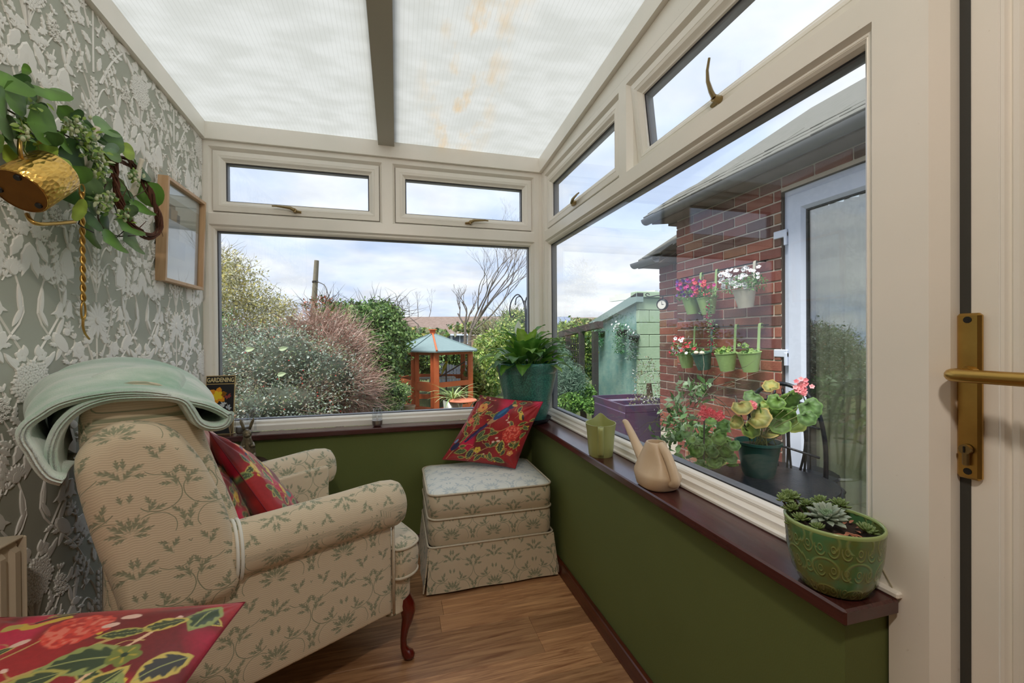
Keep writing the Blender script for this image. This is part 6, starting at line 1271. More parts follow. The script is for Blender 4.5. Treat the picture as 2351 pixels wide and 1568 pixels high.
def twigs(par, blobs, n, col, seed, L=.5, rad=.004, outward=True, wav=.3):
    """bundles of thin bare twigs as triangular strips around curved paths"""
    r = np.random.default_rng(seed); V = []; o = np.array(par.location)
    for i in range(n):
        px, py, k, rx, ry = blobs[r.integers(len(blobs))]; c = W(px, py, k); R_ = np.array([rx/FPX*k, (rx+ry)/FPX*k*.45, ry/FPX*k]); d = r.normal(size=3); d[2] = d[2]*.9+.15; d /= np.linalg.norm(d); p = c+d*R_*r.uniform(.35, .95); v = d+np.array([.25, 0, .1])+r.normal(size=3)*wav; v /= np.linalg.norm(v); l = L*r.uniform(.4, 1)/4; pts = [p]
        for q in range(4): v = v+r.normal(size=3)*.22; v /= np.linalg.norm(v); p = p+v*l; pts.append(p)
        for q in range(4):
            a, b_ = pts[q], pts[q+1]; w0, w1_ = rad*(1-q*.22), rad*(1-(q+1)*.22); s_ = np.cross(b_-a, r.normal(size=3)); s_ /= np.linalg.norm(s_)+1e-9; s2 = np.cross(b_-a, s_); s2 /= np.linalg.norm(s2)+1e-9
            tri = [s_, -.5*s_+.866*s2, -.5*s_-.866*s2]
            for e in range(3): u0, u1_ = tri[e], tri[(e+1) % 3]; V += [a+u0*w0, a+u1_*w0, b_+u1_*w1_, b_+u0*w1_]
    V = np.array(V)-o; c_ = np.array(col); cc_ = c_[r.integers(0, len(c_), n)]; col_ = np.repeat(cc_*r.uniform(.75, 1.2, (n, 1)), 48, 0); fast('twigs', V, col_, 4, M_FOL, par, kind='stuff')
GRY = [(.24, .31, .22), (.34, .42, .34), (.14, .20, .12), (.48, .54, .48), (.24, .29, .14), (.36, .27, .19)]; OLV = [(.34, .30, .08), (.42, .36, .12), (.24, .24, .10), (.36, .35, .24), (.20, .20, .12), (.50, .48, .36)]; HOL = [(.06, .13, .04), (.12, .23, .06), (.22, .36, .10), (.04, .08, .03), (.34, .46, .18)]; YGR = [(.30, .40, .08), (.42, .50, .12), (.18, .30, .06), (.12, .22, .05), (.5, .52, .2)]; PNK = [(.48, .30, .24), (.60, .42, .35), (.34, .20, .15), (.66, .50, .43)]
bl = [(560, 860, 4.4, 100, 100), (660, 850, 4.2, 105, 105), (745, 880, 4.3, 90, 95), (520, 800, 4.8, 70, 70), (640, 930, 3.9, 130, 60), (620, 790, 4.8, 90, 50)]
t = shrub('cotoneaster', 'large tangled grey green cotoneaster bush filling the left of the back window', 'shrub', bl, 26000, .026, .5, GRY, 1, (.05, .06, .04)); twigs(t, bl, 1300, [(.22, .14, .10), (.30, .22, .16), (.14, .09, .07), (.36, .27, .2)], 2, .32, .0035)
r = np.random.default_rng(5); g = G()
for k in range(70): px, py, kk, rx, ry = bl[r.integers(len(bl))]; d = r.normal(size=3); d[1] = -abs(d[1]); d /= np.linalg.norm(d); g.ell(W(px, py, kk)+d*np.array([rx, (rx+ry)*.45, ry])/FPX*kk-np.array(t.location), .0065, 6, 4)
ob('berries', g, mat('red_berry', c8(190, 70, 60), .4), t, kind='stuff')
for (px, py) in ((563, 805), (640, 803), (636, 862)): g = G(); p = W(px, py, 3.55)-np.array(t.location); g.blade(p, (1, 0, .3), (0, -1, .2), .07, .04, .4, 5, col=(.5, .6, .35)); ob('pale_leaf', g, M_LEAF, t, vcol=True)
bl2 = [(775, 830, 4.9, 75, 90), (740, 770, 5.2, 90, 50), (800, 900, 4.7, 60, 60), (760, 900, 4.4, 70, 55)]
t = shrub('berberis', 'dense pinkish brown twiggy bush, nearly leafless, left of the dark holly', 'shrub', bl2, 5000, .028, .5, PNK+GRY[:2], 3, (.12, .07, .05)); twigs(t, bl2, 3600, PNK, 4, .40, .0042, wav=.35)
bl3 = [(850, 790, 6.6, 85, 90), (800, 735, 7.2, 70, 42), (870, 740, 6.9, 55, 48), (865, 850, 6.3, 50, 90)]
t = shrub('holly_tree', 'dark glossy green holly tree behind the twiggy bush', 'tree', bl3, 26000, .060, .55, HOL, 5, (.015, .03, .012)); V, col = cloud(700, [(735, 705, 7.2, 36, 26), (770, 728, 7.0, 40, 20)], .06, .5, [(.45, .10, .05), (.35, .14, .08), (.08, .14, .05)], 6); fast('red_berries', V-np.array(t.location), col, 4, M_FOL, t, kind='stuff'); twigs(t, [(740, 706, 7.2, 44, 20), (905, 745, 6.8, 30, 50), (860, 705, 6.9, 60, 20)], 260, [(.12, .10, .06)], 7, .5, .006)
bl4 = [(535, 640, 15, 66, 56), (570, 700, 15, 84, 56), (505, 690, 14, 40, 90), (500, 610, 15, 50, 50), (640, 715, 16, 46, 36), (600, 745, 15, 110, 30)]
t = shrub('willow_tree', 'sparse yellow olive willow tree behind the fence at the left edge of the back window', 'tree', bl4, 13000, .105, .4, [tuple(x*1.45 for x in c) for c in OLV], 8, None, shell=.9); twigs(t, bl4, 600, [(.30, .25, .18), (.38, .32, .22)], 9, .8, .010)
t = shrub('climber_bush', 'yellow green leafy climber right of the aviary', 'shrub', [(1125, 815, 9.5, 40, 50), (1110, 870, 8.5, 40, 55), (1170, 790, 10, 50, 50), (1185, 745, 12, 40, 34)], 15000, .085, .5, YGR, 10, (.06, .09, .03)); twigs(t, [(1170, 740, 12, 50, 34), (1130, 775, 11, 40, 24)], 400, [(.30, .26, .16)], 11, .8, .008)
shrub('garden_shrub', 'low dark green clipped hedge at the foot of the holly', 'shrub', [(880, 905, 5.6, 60, 40), (850, 930, 5.4, 60, 30)], 7000, .03, .6, HOL, 12, (.02, .04, .015))
shrub('rosemary_bush', 'soft grey green feathery bush outside the right window corner', 'shrub', [(1300, 890, 5.6, 48, 55), (1285, 850, 6.4, 30, 60)], 9000, .075, .12, [(.16, .26, .18), (.24, .36, .26), (.10, .18, .12)], 13, (.04, .07, .05))
shrub('leafy_perennial', 'bright green leafy clump at the foot of the pergola', 'shrub', [(1335, 912, 5.6, 34, 30), (1362, 932, 5.2, 22, 18), (1310, 925, 5.3, 30, 22)], 5200, .045, .6, [(.14, .30, .05), (.24, .42, .08), (.09, .20, .04)], 14, (.04, .08, .02))
shrub('garden_shrub', 'mixed yellow green shrub seen through the pergola trellis', 'shrub', [(1310, 800, 10, 40, 60), (1350, 810, 9.6, 30, 60), (1290, 770, 11, 24, 30)], 8000, .09, .5, YGR+HOL, 15, (.05, .08, .03))
shrub('white_gaura', 'wispy plant with small white flowers against the outbuilding wall', 'plant', [(1490, 880, 4.9, 36, 60), (1480, 930, 4.6, 40, 30)], 900, .026, .5, [(.22, .26, .12), (.16, .2, .1), (.3, .24, .16), (.24, .28, .14), (.7, .7, .68)], 16, None)
shrub('garden_shrub', 'small green bush behind the aviary in front of the grey fence', 'shrub', [(1000, 806, 10.5, 60, 22), (930, 800, 9.5, 34, 36), (960, 835, 9.8, 50, 36), (1045, 815, 10.4, 30, 22), (935, 782, 11, 36, 20)], 12000, .08, .5, HOL+YGR[:1], 17, (.03, .06, .02))
shrub('far_tree_line', 'distant low line of trees and hedges beyond the houses on the right', 'trees', [(1290, 738, 55, 60, 9), (1400, 742, 50, 90, 10), (1130, 752, 50, 90, 16), (960, 768, 40, 70, 14), (700, 760, 50, 130, 18)], 6000, .5, .7, OLV+HOL, 18, (.08, .1, .05), trunk=False)
t = shrub('foreground_hebe', 'leafy upright green shrub just outside the right window', 'shrub', [(1560, 960, 2.75, 42, 70), (1610, 1000, 2.55, 70, 50), (1530, 1010, 2.6, 36, 44), (1600, 890, 2.8, 50, 40)], 360, .065, .42, [(.12, .24, .08), (.20, .34, .12), (.30, .42, .26), (.08, .16, .06)], 19, None, shell=.9, trunk=False)
twigs(t, [(1570, 960, 2.7, 50, 80), (1620, 900, 2.75, 50, 50)], 46, [(.20, .17, .12)], 20, .30, .0035)
# ---------------------------------------------------------------- bare trees
def baretree(name, label, k, base, stems_, depth, r0, col, seed):
    c = W(*base, k); t = thing(name, label, 'tree', (c[0], c[1], GZ)); o = np.array(t.location); rr_ = random.Random(seed); G1, G2 = G(), G(); U = Vector(RT); Z = Vector((0, 0, 1))
    def grow(p, d, L, rad, dep):
        pts = [p]; 
        for q in range(3): d = (d+U*rr_.gauss(0, .10)+Z*rr_.gauss(.03, .08)+Vector(FW)*rr_.gauss(0, .1)).normalized(); p = p+d*L/3; pts.append(p)
        (G1 if dep > depth-2 else G2).tube(pts, [rad, rad*.9, rad*.8, rad*.7], 5 if dep > 2 else 3, cap=False)
        if dep <= 0: return
        for q in range(2 if dep > 1 else 3):
            a = rr_.uniform(-.55, .55); grow(pts[rr_.choice((2, 3, 3))], (d*math.cos(a)+U*math.sin(a)+Vector(FW)*rr_.gauss(0, .25)+Z*.12).normalized(), L*rr_.uniform(.62, .86), rad*.62, dep-1)
    for (x, y, k2, ang, L) in stems_: a = math.radians(ang); grow(Vector(W(x, y, k)-o), (U*math.cos(a)+Z*math.sin(a)).normalized(), L, r0, depth)
    ob('trunk', G().tube([(0, 0, 0), Vector(W(*base, k)-o)], [r0*2.2, r0*1.6], 8).tube([Vector(W(*base, k)-o), Vector(W(stems_[0][0], stems_[0][1], k)-o)], [r0*1.5, r0], 7), col, t); ob('limb', G1, col, t, smooth=True, kind='stuff'); ob('branches', G2, col, t, kind='stuff')
M_GB = mat('grey_bark', c8(122, 112, 108), .9, var=c8(92, 84, 80), vs_=4)
baretree('bare_willow', 'leaning bare willow tree with long pale limbs beyond the roof line', 24, (1078, 775), [(1082, 760, 24, 58, 1.9), (1086, 750, 24, 54, 2.1), (1080, 755, 24, 66, 1.7), (1090, 756, 24, 44, 1.9), (1084, 752, 24, 61, 2.0)], 8, .06, M_GB, 4)
baretree('bare_tree', 'small pollarded bare tree left of the leaning willow', 22, (1068, 772), [(1068, 742, 22, 84, .8), (1066, 746, 22, 118, .7), (1070, 742, 22, 72, .7)], 4, .05, M_GB, 6)
baretree('bare_tree', 'faint bare tree rising behind the terraced roof at the left', 60, (960, 745), [(940, 728, 60, 100, 1.2), (960, 728, 60, 88, 1.4), (985, 728, 60, 75, 1.2), (930, 730, 60, 110, 1.0)], 5, .05, M_GB, 8)
# ---------------------------------------------------------------- far houses
def farhouse(name, label, x0, x1, ytop, yeave, ybot, k, roof, wallc, wins, depth=8):
    a, b_ = W(x0, ybot, k), W(x1, ybot, k); ex = Vector((b_[0]-a[0], b_[1]-a[1], 0)); Lx = ex.length; rz = math.atan2(ex.y, ex.x); t = thing(name, label, 'house', (a[0], a[1], GZ), rz); ze = 1.15+(777-yeave)/FPX*k-GZ; zt = 1.15+(777-ytop)/FPX*k-GZ; s_ = Lx/(x1-x0)
    ob('wall', G().box(0, Lx, 0, depth, 0, ze), wallc, t); g = G(); g.add([(-.3, -.4, ze), (Lx+.3, -.4, ze), (Lx+.3, depth*.5, zt), (-.3, depth*.5, zt), (-.3, depth+.4, ze), (Lx+.3, depth+.4, ze)], [(0, 1, 2, 3), (3, 2, 5, 4), (0, 3, 4), (1, 5, 2), (0, 4, 5, 1)]); ob('roof', g, roof, t); ob('fascia', G().box(-.3, Lx+.3, -.42, -.30, ze-.25, ze), M_UPW, t)
    for (wx, wy, ww, wh) in wins: X_ = (wx-x0)*s_; Z_ = 1.15+(777-wy)/FPX*k-GZ; f = ob('window', G().box(X_-ww/2, X_+ww/2, -.08, 0, Z_-wh/2, Z_+wh/2), M_UPW, t); ob('pane', G().box(X_-ww/2+.12, X_-.05, -.1, -.07, Z_-wh/2+.12, Z_+wh/2-.12).box(X_+.05, X_+ww/2-.12, -.1, -.07, Z_-wh/2+.12, Z_+wh/2-.12), mat('far_pane', c8(70, 80, 96), .15), f)
    return t
def roofm(nm, c1, c2):
    b = NB(nm); br = b.n('ShaderNodeTexBrick'); b.l(b.co('Object', (1, 1, 1.6)), br.inputs['Vector']); br.inputs['Scale'].default_value = 1.6; br.inputs['Color1'].default_value = c8(*c1)+(1,); br.inputs['Color2'].default_value = c8(*c2)+(1,); br.inputs['Mortar'].default_value = c8(90, 78, 72)+(1,); return b.set(br.outputs[0], .9)
farhouse('terraced_house', 'distant brick terrace with a long brown tiled roof and white windows', 895, 1215, 721, 764, 800, 62, roofm('brown_roof_tiles', (140, 122, 114), (124, 106, 98)), mat('far_brick', c8(168, 136, 116), .9), [(1013, 777, 3.0, 1.9), (1056, 774, 2.4, 1.7), (930, 777, 2.4, 1.7), (1120, 776, 2.4, 1.7)])
h2 = farhouse('bungalow', 'distant bungalow with a solar panel covered roof right of the window corner post', 1235, 1318, 722, 752, 790, 48, mat('far_grey_roof', c8(120, 118, 120), .9), mat('far_render', c8(206, 204, 200), .9), [(1290, 768, 2.0, 1.2)])
h3 = farhouse('long_bungalow', 'distant long house with a plain brown roof behind the pergola', 1306, 1560, 725, 752, 790, 60, roofm('tan_roof_tiles', (138, 126, 112), (124, 112, 100)), mat('far_brick_b', c8(178, 150, 130), .9), [(1340, 772, 2.4, 1.4)])
sp = thing('solar_panels'); bpy.data.objects.remove(sp); M_SOL = mat('blue_grey_solar_panel', c8(120, 134, 160), .2)
for i in range(4): 
    Lx = 83*48/FPX; ze = 1.15+(777-752)/FPX*48-GZ; zt = 1.15+(777-722)/FPX*48-GZ; nrm = Vector((0, -(zt-ze), 4.4)).normalized(); x0 = 1.6+i*.62; g = G(); q0 = Vector((0, -.1, ze+.1)); q1 = Vector((0, 3.7, zt-.1)); off = nrm*.08
    g.add([q0+off+Vector((x0, 0, 0)), q0+off+Vector((x0+.58, 0, 0)), q1+off+Vector((x0+.58, 0, 0)), q1+off+Vector((x0, 0, 0)), q0+Vector((x0, 0, 0)), q0+Vector((x0+.58, 0, 0)), q1+Vector((x0+.58, 0, 0)), q1+Vector((x0, 0, 0))], [(0, 1, 2, 3), (0, 4, 5, 1), (1, 5, 6, 2), (3, 7, 4, 0)]); ob('solar_panel', g, M_SOL, h2)
# ---------------------------------------------------------------- pole, fences
M_POLE = mat('weathered_pole', c8(136, 128, 112), .9, var=c8(104, 98, 84), vs_=20); t = thing('telegraph_pole', 'weathered wooden pole with a cable rising above the bushes', 'pole', tuple(W(716, 777, 12)*np.array([1, 1, 0])+np.array([0, 0, GZ]))); o = np.array(t.location)
ob('pole', G().tube([(0, 0, 0), W(717, 760, 12)-o, W(727, 598, 12)-o], [.09, .085, .062], 12), M_POLE, t, smooth=True, autos=40); ob('cable', G().tube(spline([W(727, 646, 11.9)-o, W(745, 655, 11.9)-o, W(752, 672, 11.8)-o, W(760, 700, 11.7)-o], 16), .012, 5).tube([W(724, 655, 11.9)-o, W(740, 680, 11.8)-o, W(750, 705, 11.7)-o], .006, 4), M_BLACK, t); ob('steel_band', G().tube([W(723.5, 645, 12)-o, W(723.8, 649, 12)-o], .082, 12), M_WIRE, t)
def fencerun(label, a, b_, k0, k1, z1, m, n, post=None):
    A, B = W(a, 777, k0), W(b_, 777, k1); A[2] = B[2] = GZ; t = thing('fence_panel', label, 'fence', tuple(A)); d = Vector(B-A); L = d.length; t.rotation_euler = (0, 0, math.atan2(d.y, d.x)); w_ = L/n
    for i in range(n): ob('board', G().box(i*w_+.004, (i+1)*w_-.004, (0 if i % 2 else -.012), (.018 if i % 2 else .006), .03, z1-GZ, .003), m, t)
    ob('rail', G().box(0, L, .018, .05, .3, .36).box(0, L, .018, .05, z1-GZ-.25, z1-GZ-.18), m, t)
    if post: ob('post', G().box(-.1, 0, -.04, .06, 0, z1-GZ+post), m, t)
fencerun('brown timber fence panel beside the weathered pole', 668, 718, 9.2, 11, 1.62, mat('brown_fence_wood', c8(136, 118, 92), .9, var=c8(108, 92, 70), vs_=10), 12, .06)
fencerun('dark grey slatted fence behind the aviary', 985, 1080, 11.5, 11.5, .52, mat('slate_grey_fence', c8(88, 92, 106), .8), 12)
# ---------------------------------------------------------------- aviary
M_ORG = mat('orange_stained_timber', c8(208, 108, 62), .6, var=c8(178, 86, 46), vs_=14); M_FELT = mat('green_roof_felt', c8(128, 148, 150), .95, var=c8(112, 132, 136), vs_=20, bump=.4, bs=60)
PZ = [(914, 8.2), (949, 7.5), (1001, 7.15), (1079, 7.7), (1062, 8.9), (955, 9.1)]; PT = [W(x, 777, k) for x, k in PZ]; cen_ = sum(PT)/6; av = thing('aviary', 'orange timber garden aviary with a green felt hipped roof', 'aviary', (cen_[0], cen_[1], GZ)); o = np.array(av.location); ZE = .955
for i, p in enumerate(PT): ob('post', G().box(-.045, .045, -.045, .045, 0, ZE-GZ, .004).xf(Matrix.Translation((p[0]-o[0], p[1]-o[1], 0))), M_ORG, av)
def plankbar(a, b_, z, h, th=.022, name='rail'):
    a = Vector((a[0]-o[0], a[1]-o[1], 0)); b_ = Vector((b_[0]-o[0], b_[1]-o[1], 0)); d = b_-a; g = G().box(0, d.length, -th, th, z-GZ, z-GZ+h); g.xf(Matrix.Translation(a) @ Matrix.Rotation(math.atan2(d.y, d.x), 4, 'Z')); ob(name, g, M_ORG, av)
for i in range(6): a, b_ = PT[i], PT[(i+1) % 6]; plankbar(a, b_, ZE-.07, .07); plankbar(a, b_, .33, .085); plankbar(a, b_, GZ, .10)
pa, pb = PT[1], PT[2]
for q in (.16, .84): p = pa+(pb-pa)*q; ob('door_stile', G().box(-.035, .035, -.035, .035, .1, ZE-GZ, .004).xf(Matrix.Translation((p[0]-o[0], p[1]-o[1], 0))), M_ORG, av)
plankbar(pa, pb, .26, .13, .03, 'door_rail'); ap = Vector((cen_[0]-o[0], cen_[1]-o[1], 1.24-GZ)); E = [Vector(((p[0]-cen_[0])*1.18, (p[1]-cen_[1])*1.18, ZE-GZ-.02)) for p in PT]
g = G(); g.add(E+[ap]+[e+Vector((0, 0, .025)) for e in E]+[ap+Vector((0, 0, .03))], [((i+1) % 6, i, 6) for i in range(6)]+[(7+i, 7+(i+1) % 6, 13) for i in range(6)]+[(i, (i+1) % 6, 7+(i+1) % 6, 7+i) for i in range(6)]); ob('roof', g, M_FELT, av)
for i in range(6): ob('hip_board', G().tube([E[i]+Vector((0, 0, .03)), ap+Vector((0, 0, .035))], .02, 4), M_FELT if i != 2 else M_ORG, av)
ob('finial', G().box(-.05, .05, -.05, .05, -.10, .09, .005).box(-.075, .075, -.075, .075, .09, .11, .003).xf(Matrix.Translation(ap)), M_ORG, av)
g = G()
for i in range(6):
    a, b_ = Vector(PT[i]-o), Vector(PT[(i+1) % 6]-o); a.z = b_.z = 0
    for q in range(1, 14): p = a.lerp(b_, q/14); g.tube([p, p+Vector((0, 0, ZE-GZ))], .0012, 3, cap=False)
ob('wire_mesh', g, M_WIRE, av, kind='stuff')
ob('perch', G().tube([W(1024, 812, 8)-o, W(1025, 925, 8)-o], .016, 6).tube([W(985, 880, 8.4)-o, W(1068, 830, 8.4)-o], .014, 5), M_GB, av); ob('shelf', G().box(-.35, .45, .1, .35, .50, .53), mat('white_shelf', c8(206, 204, 200), .7), av)
t = thing('budgerigar', 'small yellow green bird perched inside the aviary', 'bird', tuple(W(1020, 845, 7.95))); t.rotation_euler = (0, math.radians(25), math.radians(20)); g = G().tube([(0, 0, -.14), (0, 0, -.05), (0, 0, .02), (0, 0, .07), (0, 0, .10)], [.006, .022, .036, .030, .022], 10); ob('body', g, mat('yellow_green_feathers', c8(196, 190, 84), .8), t, smooth=True); ob('head', G().ell((-.004, 0, .115), .026, 10, 8), mat('yellow_feathers', c8(224, 200, 70), .8), t, smooth=True); ob('wing', G().ell((.012, .024, .01), (.012, .010, .07), 8, 6).ell((.012, -.024, .01), (.012, .010, .07), 8, 6), mat('grey_green_wing', c8(120, 130, 80), .8), t, smooth=True); ob('beak', G().tube([(-.028, 0, .112), (-.040, 0, .104)], [.006, .001], 6), M_BRASSD, t)
# watering can, pots, table by the aviary
M_ZN = mat('pale_grey_metal', c8(196, 196, 186), .4, .3); p = W(919, 935, 6.9); t = thing('metal_watering_can', 'pale grey watering can standing in front of the aviary', 'watering can', (p[0], p[1], GZ))
zb = 0.0; ob('plinth', G().tube([(0, 0, 0), (0, 0, .10)], [.08, .08], 12), M_GB, t); ob('body', G().lathe([(0, .10), (.055, .10), (.06, .12), (.088, .30), (.090, .31), (.084, .31), (.05, .13)], 24), M_ZN, t, smooth=True); ob('handle', G().tube(spline([(.05, 0, .30), (.03, 0, .46), (.0, 0, .52), (-.03, 0, .46), (-.02, 0, .34)], 20), .012, 6), M_ZN, t, smooth=True); ob('spout', G().tube([(-.06, 0, .16), (-.13, 0, .30), (-.15, 0, .36)], [.022, .014, .022], 8), M_ZN, t, smooth=True)
p = W(941, 935, 6.9); t = thing('plant_pot', 'small terracotta coloured pot beside the grey watering can', 'pot', (p[0], p[1], GZ)); ob('pot', G().lathe([(0, 0), (.06, 0), (.085, .17), (.092, .17), (.092, .20), (.08, .20), (.06, .05)], 20), mat('dusty_terracotta', c8(176, 150, 126), .9), t, smooth=True, autos=40)
M_TC = mat('terracotta_top', c8(190, 112, 84), .7); p = W(1062, 921, 5.8); t = thing('garden_table', 'small round terracotta topped table with curled metal legs beyond the back window', 'table', (p[0], p[1], GZ)); ob('tabletop', G().lathe([(0, 0), (.19, 0), (.20, .01), (.19, .022), (0, .022)], 30, (0, 0, p[2]-GZ)), M_TC, t, smooth=True, autos=40)
for k in range(3): a = k*2.09; ob('leg', G().tube(spline([(.17*math.cos(a), .17*math.sin(a), p[2]-GZ), (.05*math.cos(a), .05*math.sin(a), (p[2]-GZ)*.5), (.17*math.cos(a), .17*math.sin(a), .0)], 12), .009, 6), M_ZN, t, smooth=True)
p = W(1040, 905, 5.9); t = thing('strappy_plant', 'arching strap leaved plant behind the terracotta table', 'plant', (p[0], p[1], GZ)); rg = random.Random(3)
g = G()
for k in range(46): a = rg.uniform(0, 6.28); g.blade((0, 0, .42), (math.cos(a), math.sin(a), rg.uniform(.3, 1.6)), (0, 0, 1), rg.uniform(.25, .5), .022, rg.uniform(.6, 1.8), 7, col=rg.choice(((.35, .48, .16), (.22, .36, .10), (.5, .58, .3))))
ob('leaves', g, M_LEAF, t, vcol=True, kind='stuff'); ob('pot', G().lathe([(0, 0), (.10, 0), (.14, .42), (.12, .42)], 18), M_ZN, t, smooth=True)
# iron flower spinner
p = W(1204, 777, 3.9); t = thing('iron_plant_support', 'black iron garden support with curled arms behind the peace lily', 'ornament', (p[0], p[1], GZ)); o = np.array(t.location); P2 = lambda x, y: W(x, y, 3.9)-o
ob('stake', G().tube([(0, 0, 0), P2(1208, 725), P2(1204, 690)], .012, 6), M_WIRE, t, smooth=True); ob('arms', G().tube(spline([P2(1207, 715), P2(1200, 688), P2(1188, 676), P2(1175, 690), P2(1170, 712), P2(1174, 728), P2(1182, 720)], 24), .006, 6).tube(spline([P2(1206, 705), P2(1208, 686), P2(1216, 678), P2(1224, 690)], 12), .006, 6).tube(spline([P2(1206, 710), P2(1197, 683), P2(1186, 684), P2(1183, 700)], 14), .005, 6), M_WIRE, t, smooth=True)
# ---------------------------------------------------------------- geranium, iron table and chair on the patio
M_IRON = mat('black_cast_iron', c8(26, 30, 38), .35, .3, bump=.5, bs=90); t = thing('iron_table', 'black cast iron patio table under the geranium pot', 'table', (1.86, 1.74, GZ))
ob('tabletop', G().lathe([(0, .515), (.27, .515), (.285, .525), (.28, .538), (0, .538)], 40), M_IRON, t, smooth=True, autos=40); ob('rope_edge', G().tube([((.288+.004*math.cos(i*.9))*math.cos(i*2*PI/120), (.288+.004*math.cos(i*.9))*math.sin(i*2*PI/120), .527) for i in range(120)], .010, 6, closed=True), M_IRON, t, smooth=True)
for k in range(3): a = k*2.094+.4; ob('leg', G().tube(spline([(.06*math.cos(a), .06*math.sin(a), .515), (.10*math.cos(a), .10*math.sin(a), .25), (.24*math.cos(a), .24*math.sin(a), .01)], 12), .014, 6), M_IRON, t, smooth=True)
t = thing('iron_chair', 'black cast iron lattice garden chair behind the geranium', 'chair', (2.22, 1.98, GZ), math.radians(200)); g = G()
g.tube(spline([(-.02, -.19, .42), (.02, -.20, .70), (.05, -.15, .92), (.06, 0, 1.0), (.05, .15, .92), (.02, .20, .70), (-.02, .19, .42)], 30), .013, 6)
for i in range(-3, 4): g.tube(spline([(0, i*.03, .44), (.03, i*.045+.02*(-1)**i, .68), (.05, i*.04, .97-.012*i*i)], 12), .007, 5)
for z in (.60, .76, .88): g.tube([(.03, -.18, z), (.04, 0, z+.03), (.03, .18, z)], .007, 5)
ob('backrest', g, M_IRON, t, smooth=True); ob('seat', G().lathe([(0, .43), (.20, .43), (.21, .44), (.20, .45), (0, .45)], 28, (.2-.36, 0, 0)), M_IRON, t)
for x, y in ((0, -.17), (0, .17), (-.32, -.15), (-.32, .15)): ob('leg', G().tube([(x, y, .43), (x*1.15, y*1.15, 0)], .013, 6), M_IRON, t)
PG = W(1741, 1012, 2.24); zp = .418; t = thing('potted_geranium', 'dark green pot of pink geraniums with round yellowing leaves on the iron table', 'potted plant', (PG[0], PG[1], zp)); H = PG[2]-zp
ob('pot', G().lathe([(0, 0), (.070, 0), (.078, .02), (.098, H*.75), (.104, H*.9), (.112, H*.93), (.113, H), (.104, H), (.09, H*.8)], 36), mat('dark_green_plastic_pot', c8(26, 66, 62), .35), t, smooth=True, autos=40); ob('compost', G().lathe([(.10, H*.86), (0, H*.9)], 20), M_SOIL, t); o = np.array(t.location)
rg = random.Random(21)
def gleaf(c, c2):
    g = G(); m = 22; V = [(0, .0, 0)]; C_ = [c2]
    for rr_, cc_, h in ((.45, c, .04), (.8, tuple(x*.55 for x in c), .03), (1, c2, -.03)):
        for k in range(m): a = 2*PI*k/m; q = rr_*.5*(1+.07*math.cos(a*7))*(1-.35*max(0, math.cos(a+PI/2))**6); V.append((q*math.cos(a), q*math.sin(a)+.25, h+.03*math.cos(a*7)*rr_)); C_.append(cc_)
    F = [(0, 1+k, 1+(k+1) % m) for k in range(m)]+[(1+j*m+k, 1+(j+1)*m+k, 1+(j+1)*m+(k+1) % m, 1+j*m+(k+1) % m) for j in range(2) for k in range(m)]; g.add(V, F, C_); return mesh_of('leaf', g, M_FOL, True, True)
GL = [gleaf((.16, .30, .06), (.22, .38, .08)), gleaf((.24, .36, .06), (.45, .48, .12)), gleaf((.34, .34, .08), (.60, .42, .14)), gleaf((.12, .24, .06), (.16, .30, .08))]; st_ = G()
for (x, y, s_, q) in ((1700, 925, 44, 2), (1735, 905, 40, 3), (1775, 893, 36, 2), (1812, 905, 50, 0), (1850, 925, 48, 3), (1800, 940, 52, 0), (1765, 935, 40, 1), (1728, 955, 52, 2), (1760, 960, 44, 3), (1830, 955, 54, 1), (1790, 965, 46, 0), (1742, 985, 34, 1), (1765, 990, 40, 2), (1715, 975, 44, 1), (1845, 950, 40, 3), (1790, 915, 40, 0), (1755, 920, 34, 1), (1680, 965, 34, 2), (1820, 925, 44, 0), (1775, 945, 40, 1), (1860, 940, 34, 3), (1745, 935, 36, 0)):
    k_ = 2.20+rg.uniform(-.12, .10); p = Vector(W(x, y, k_)-o); L = s_/FPX*k_*1.0; vd = (Vector(CAM)-Vector(W(x, y, k_))).normalized(); d = Vector((rg.gauss(0, .6), rg.gauss(0, .6), -.6+rg.gauss(0, .3)))
    leafobj('leaf', GL[q], t, p, d, vd+Vector((0, 0, .5+rg.gauss(0, .2))), L); st_.tube(spline([(rg.gauss(0, .03), rg.gauss(0, .03), H*.85), tuple(Vector((p.x*.4, p.y*.4, (H+p.z)*.5))), tuple(p)], 8), .0022, 5, col=(.28, .30, .12))
f_ = G()
for (x, y, s_) in ((1841, 890, 15), (1724, 932, 9)):
    for q in range(26): flowerhead(f_, W(x+rg.gauss(0, s_*.5), y+rg.gauss(0, s_*.5), 2.16)-o, (-1+rg.gauss(0, .3), -1, .3+rg.gauss(0, .3)), .013, rg.choice((c8(244, 150, 156), c8(238, 128, 138), c8(248, 172, 176))), ctr=c8(220, 80, 90))
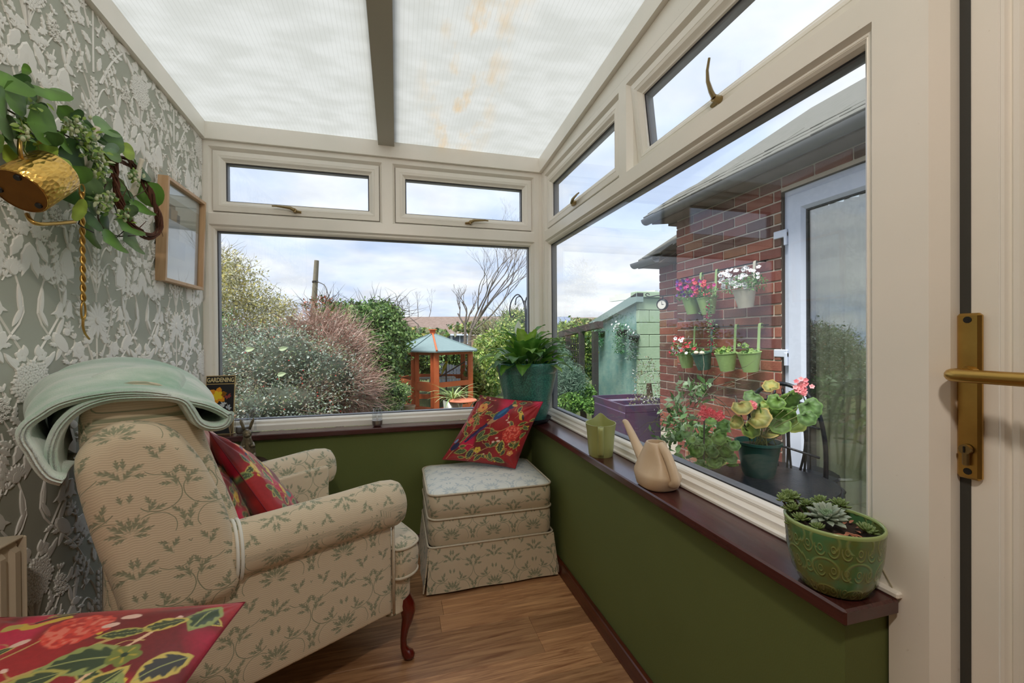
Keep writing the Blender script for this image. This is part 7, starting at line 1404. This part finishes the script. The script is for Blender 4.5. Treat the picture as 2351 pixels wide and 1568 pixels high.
st_.tube(spline([(0, 0, H*.8), W(1845, 960, 2.2)-o, W(1841, 900, 2.17)-o], 10), .003, 5, col=(.25, .35, .12)); st_.tube([W(1722, 1010, 2.2)-o, W(1700, 950, 2.2)-o, W(1688, 908, 2.2)-o], .004, 5, col=(.06, .06, .05))
ob('stems', st_, M_LEAF, t, smooth=True, vcol=True, kind='stuff'); ob('flowers', f_, FM, t, vcol=True, kind='stuff')
p = W(1640, 1060, 2.1); t = thing('ivy_geranium', 'trailing geranium with coral flower heads left of the dark green pot', 'plant', (p[0], p[1], GZ)); o = np.array(t.location); f_ = G(); g = G()
for (x, y, s_) in ((1617, 950, 10), (1648, 955, 12), (1634, 948, 8)):
    for q in range(18): flowerhead(f_, W(x+rg.gauss(0, s_*.5), y+rg.gauss(0, s_*.5), 2.05)-o, (-1+rg.gauss(0, .3), -1, .2), .012, rg.choice((c8(244, 128, 132), c8(238, 110, 118))), ctr=c8(226, 90, 96))
for q in range(60): x, y = rg.gauss(1640, 34), rg.gauss(1020, 28); leafobj('leaf', GL[rg.choice((0, 3, 0, 1))], t, Vector(W(x, y, 2.1+rg.uniform(-.1, .15))-o), (rg.gauss(0, .6), rg.gauss(0, .6), -.5), (-.6, -.6, .6+rg.gauss(0, .3)), rg.uniform(.045, .075))
ob('pot', G().lathe([(0, 0), (.12, 0), (.16, .42), (.165, .46), (.15, .46)], 26), mat('grey_stone_pot', c8(132, 130, 122), .8), t, smooth=True); ob('stems', G().tube([(0, 0, .4), (.02, .02, .6), W(1648, 960, 2.05)-o], .004, 5).tube([(0, 0, .4), (-.03, .04, .6), W(1617, 955, 2.05)-o], .004, 5), M_GB, t); ob('flowers', f_, FM, t, vcol=True, kind='stuff')
shrub('boundary_hedge', 'dark evergreen hedge along the left garden boundary, mostly hidden behind the cotoneaster', 'hedge', [(400, 840, 6.5, 110, 110), (300, 860, 6.0, 110, 120), (480, 800, 8.5, 80, 90), (180, 870, 6.0, 130, 130)], 9000, .08, .5, HOL, 61, (.03, .05, .02))
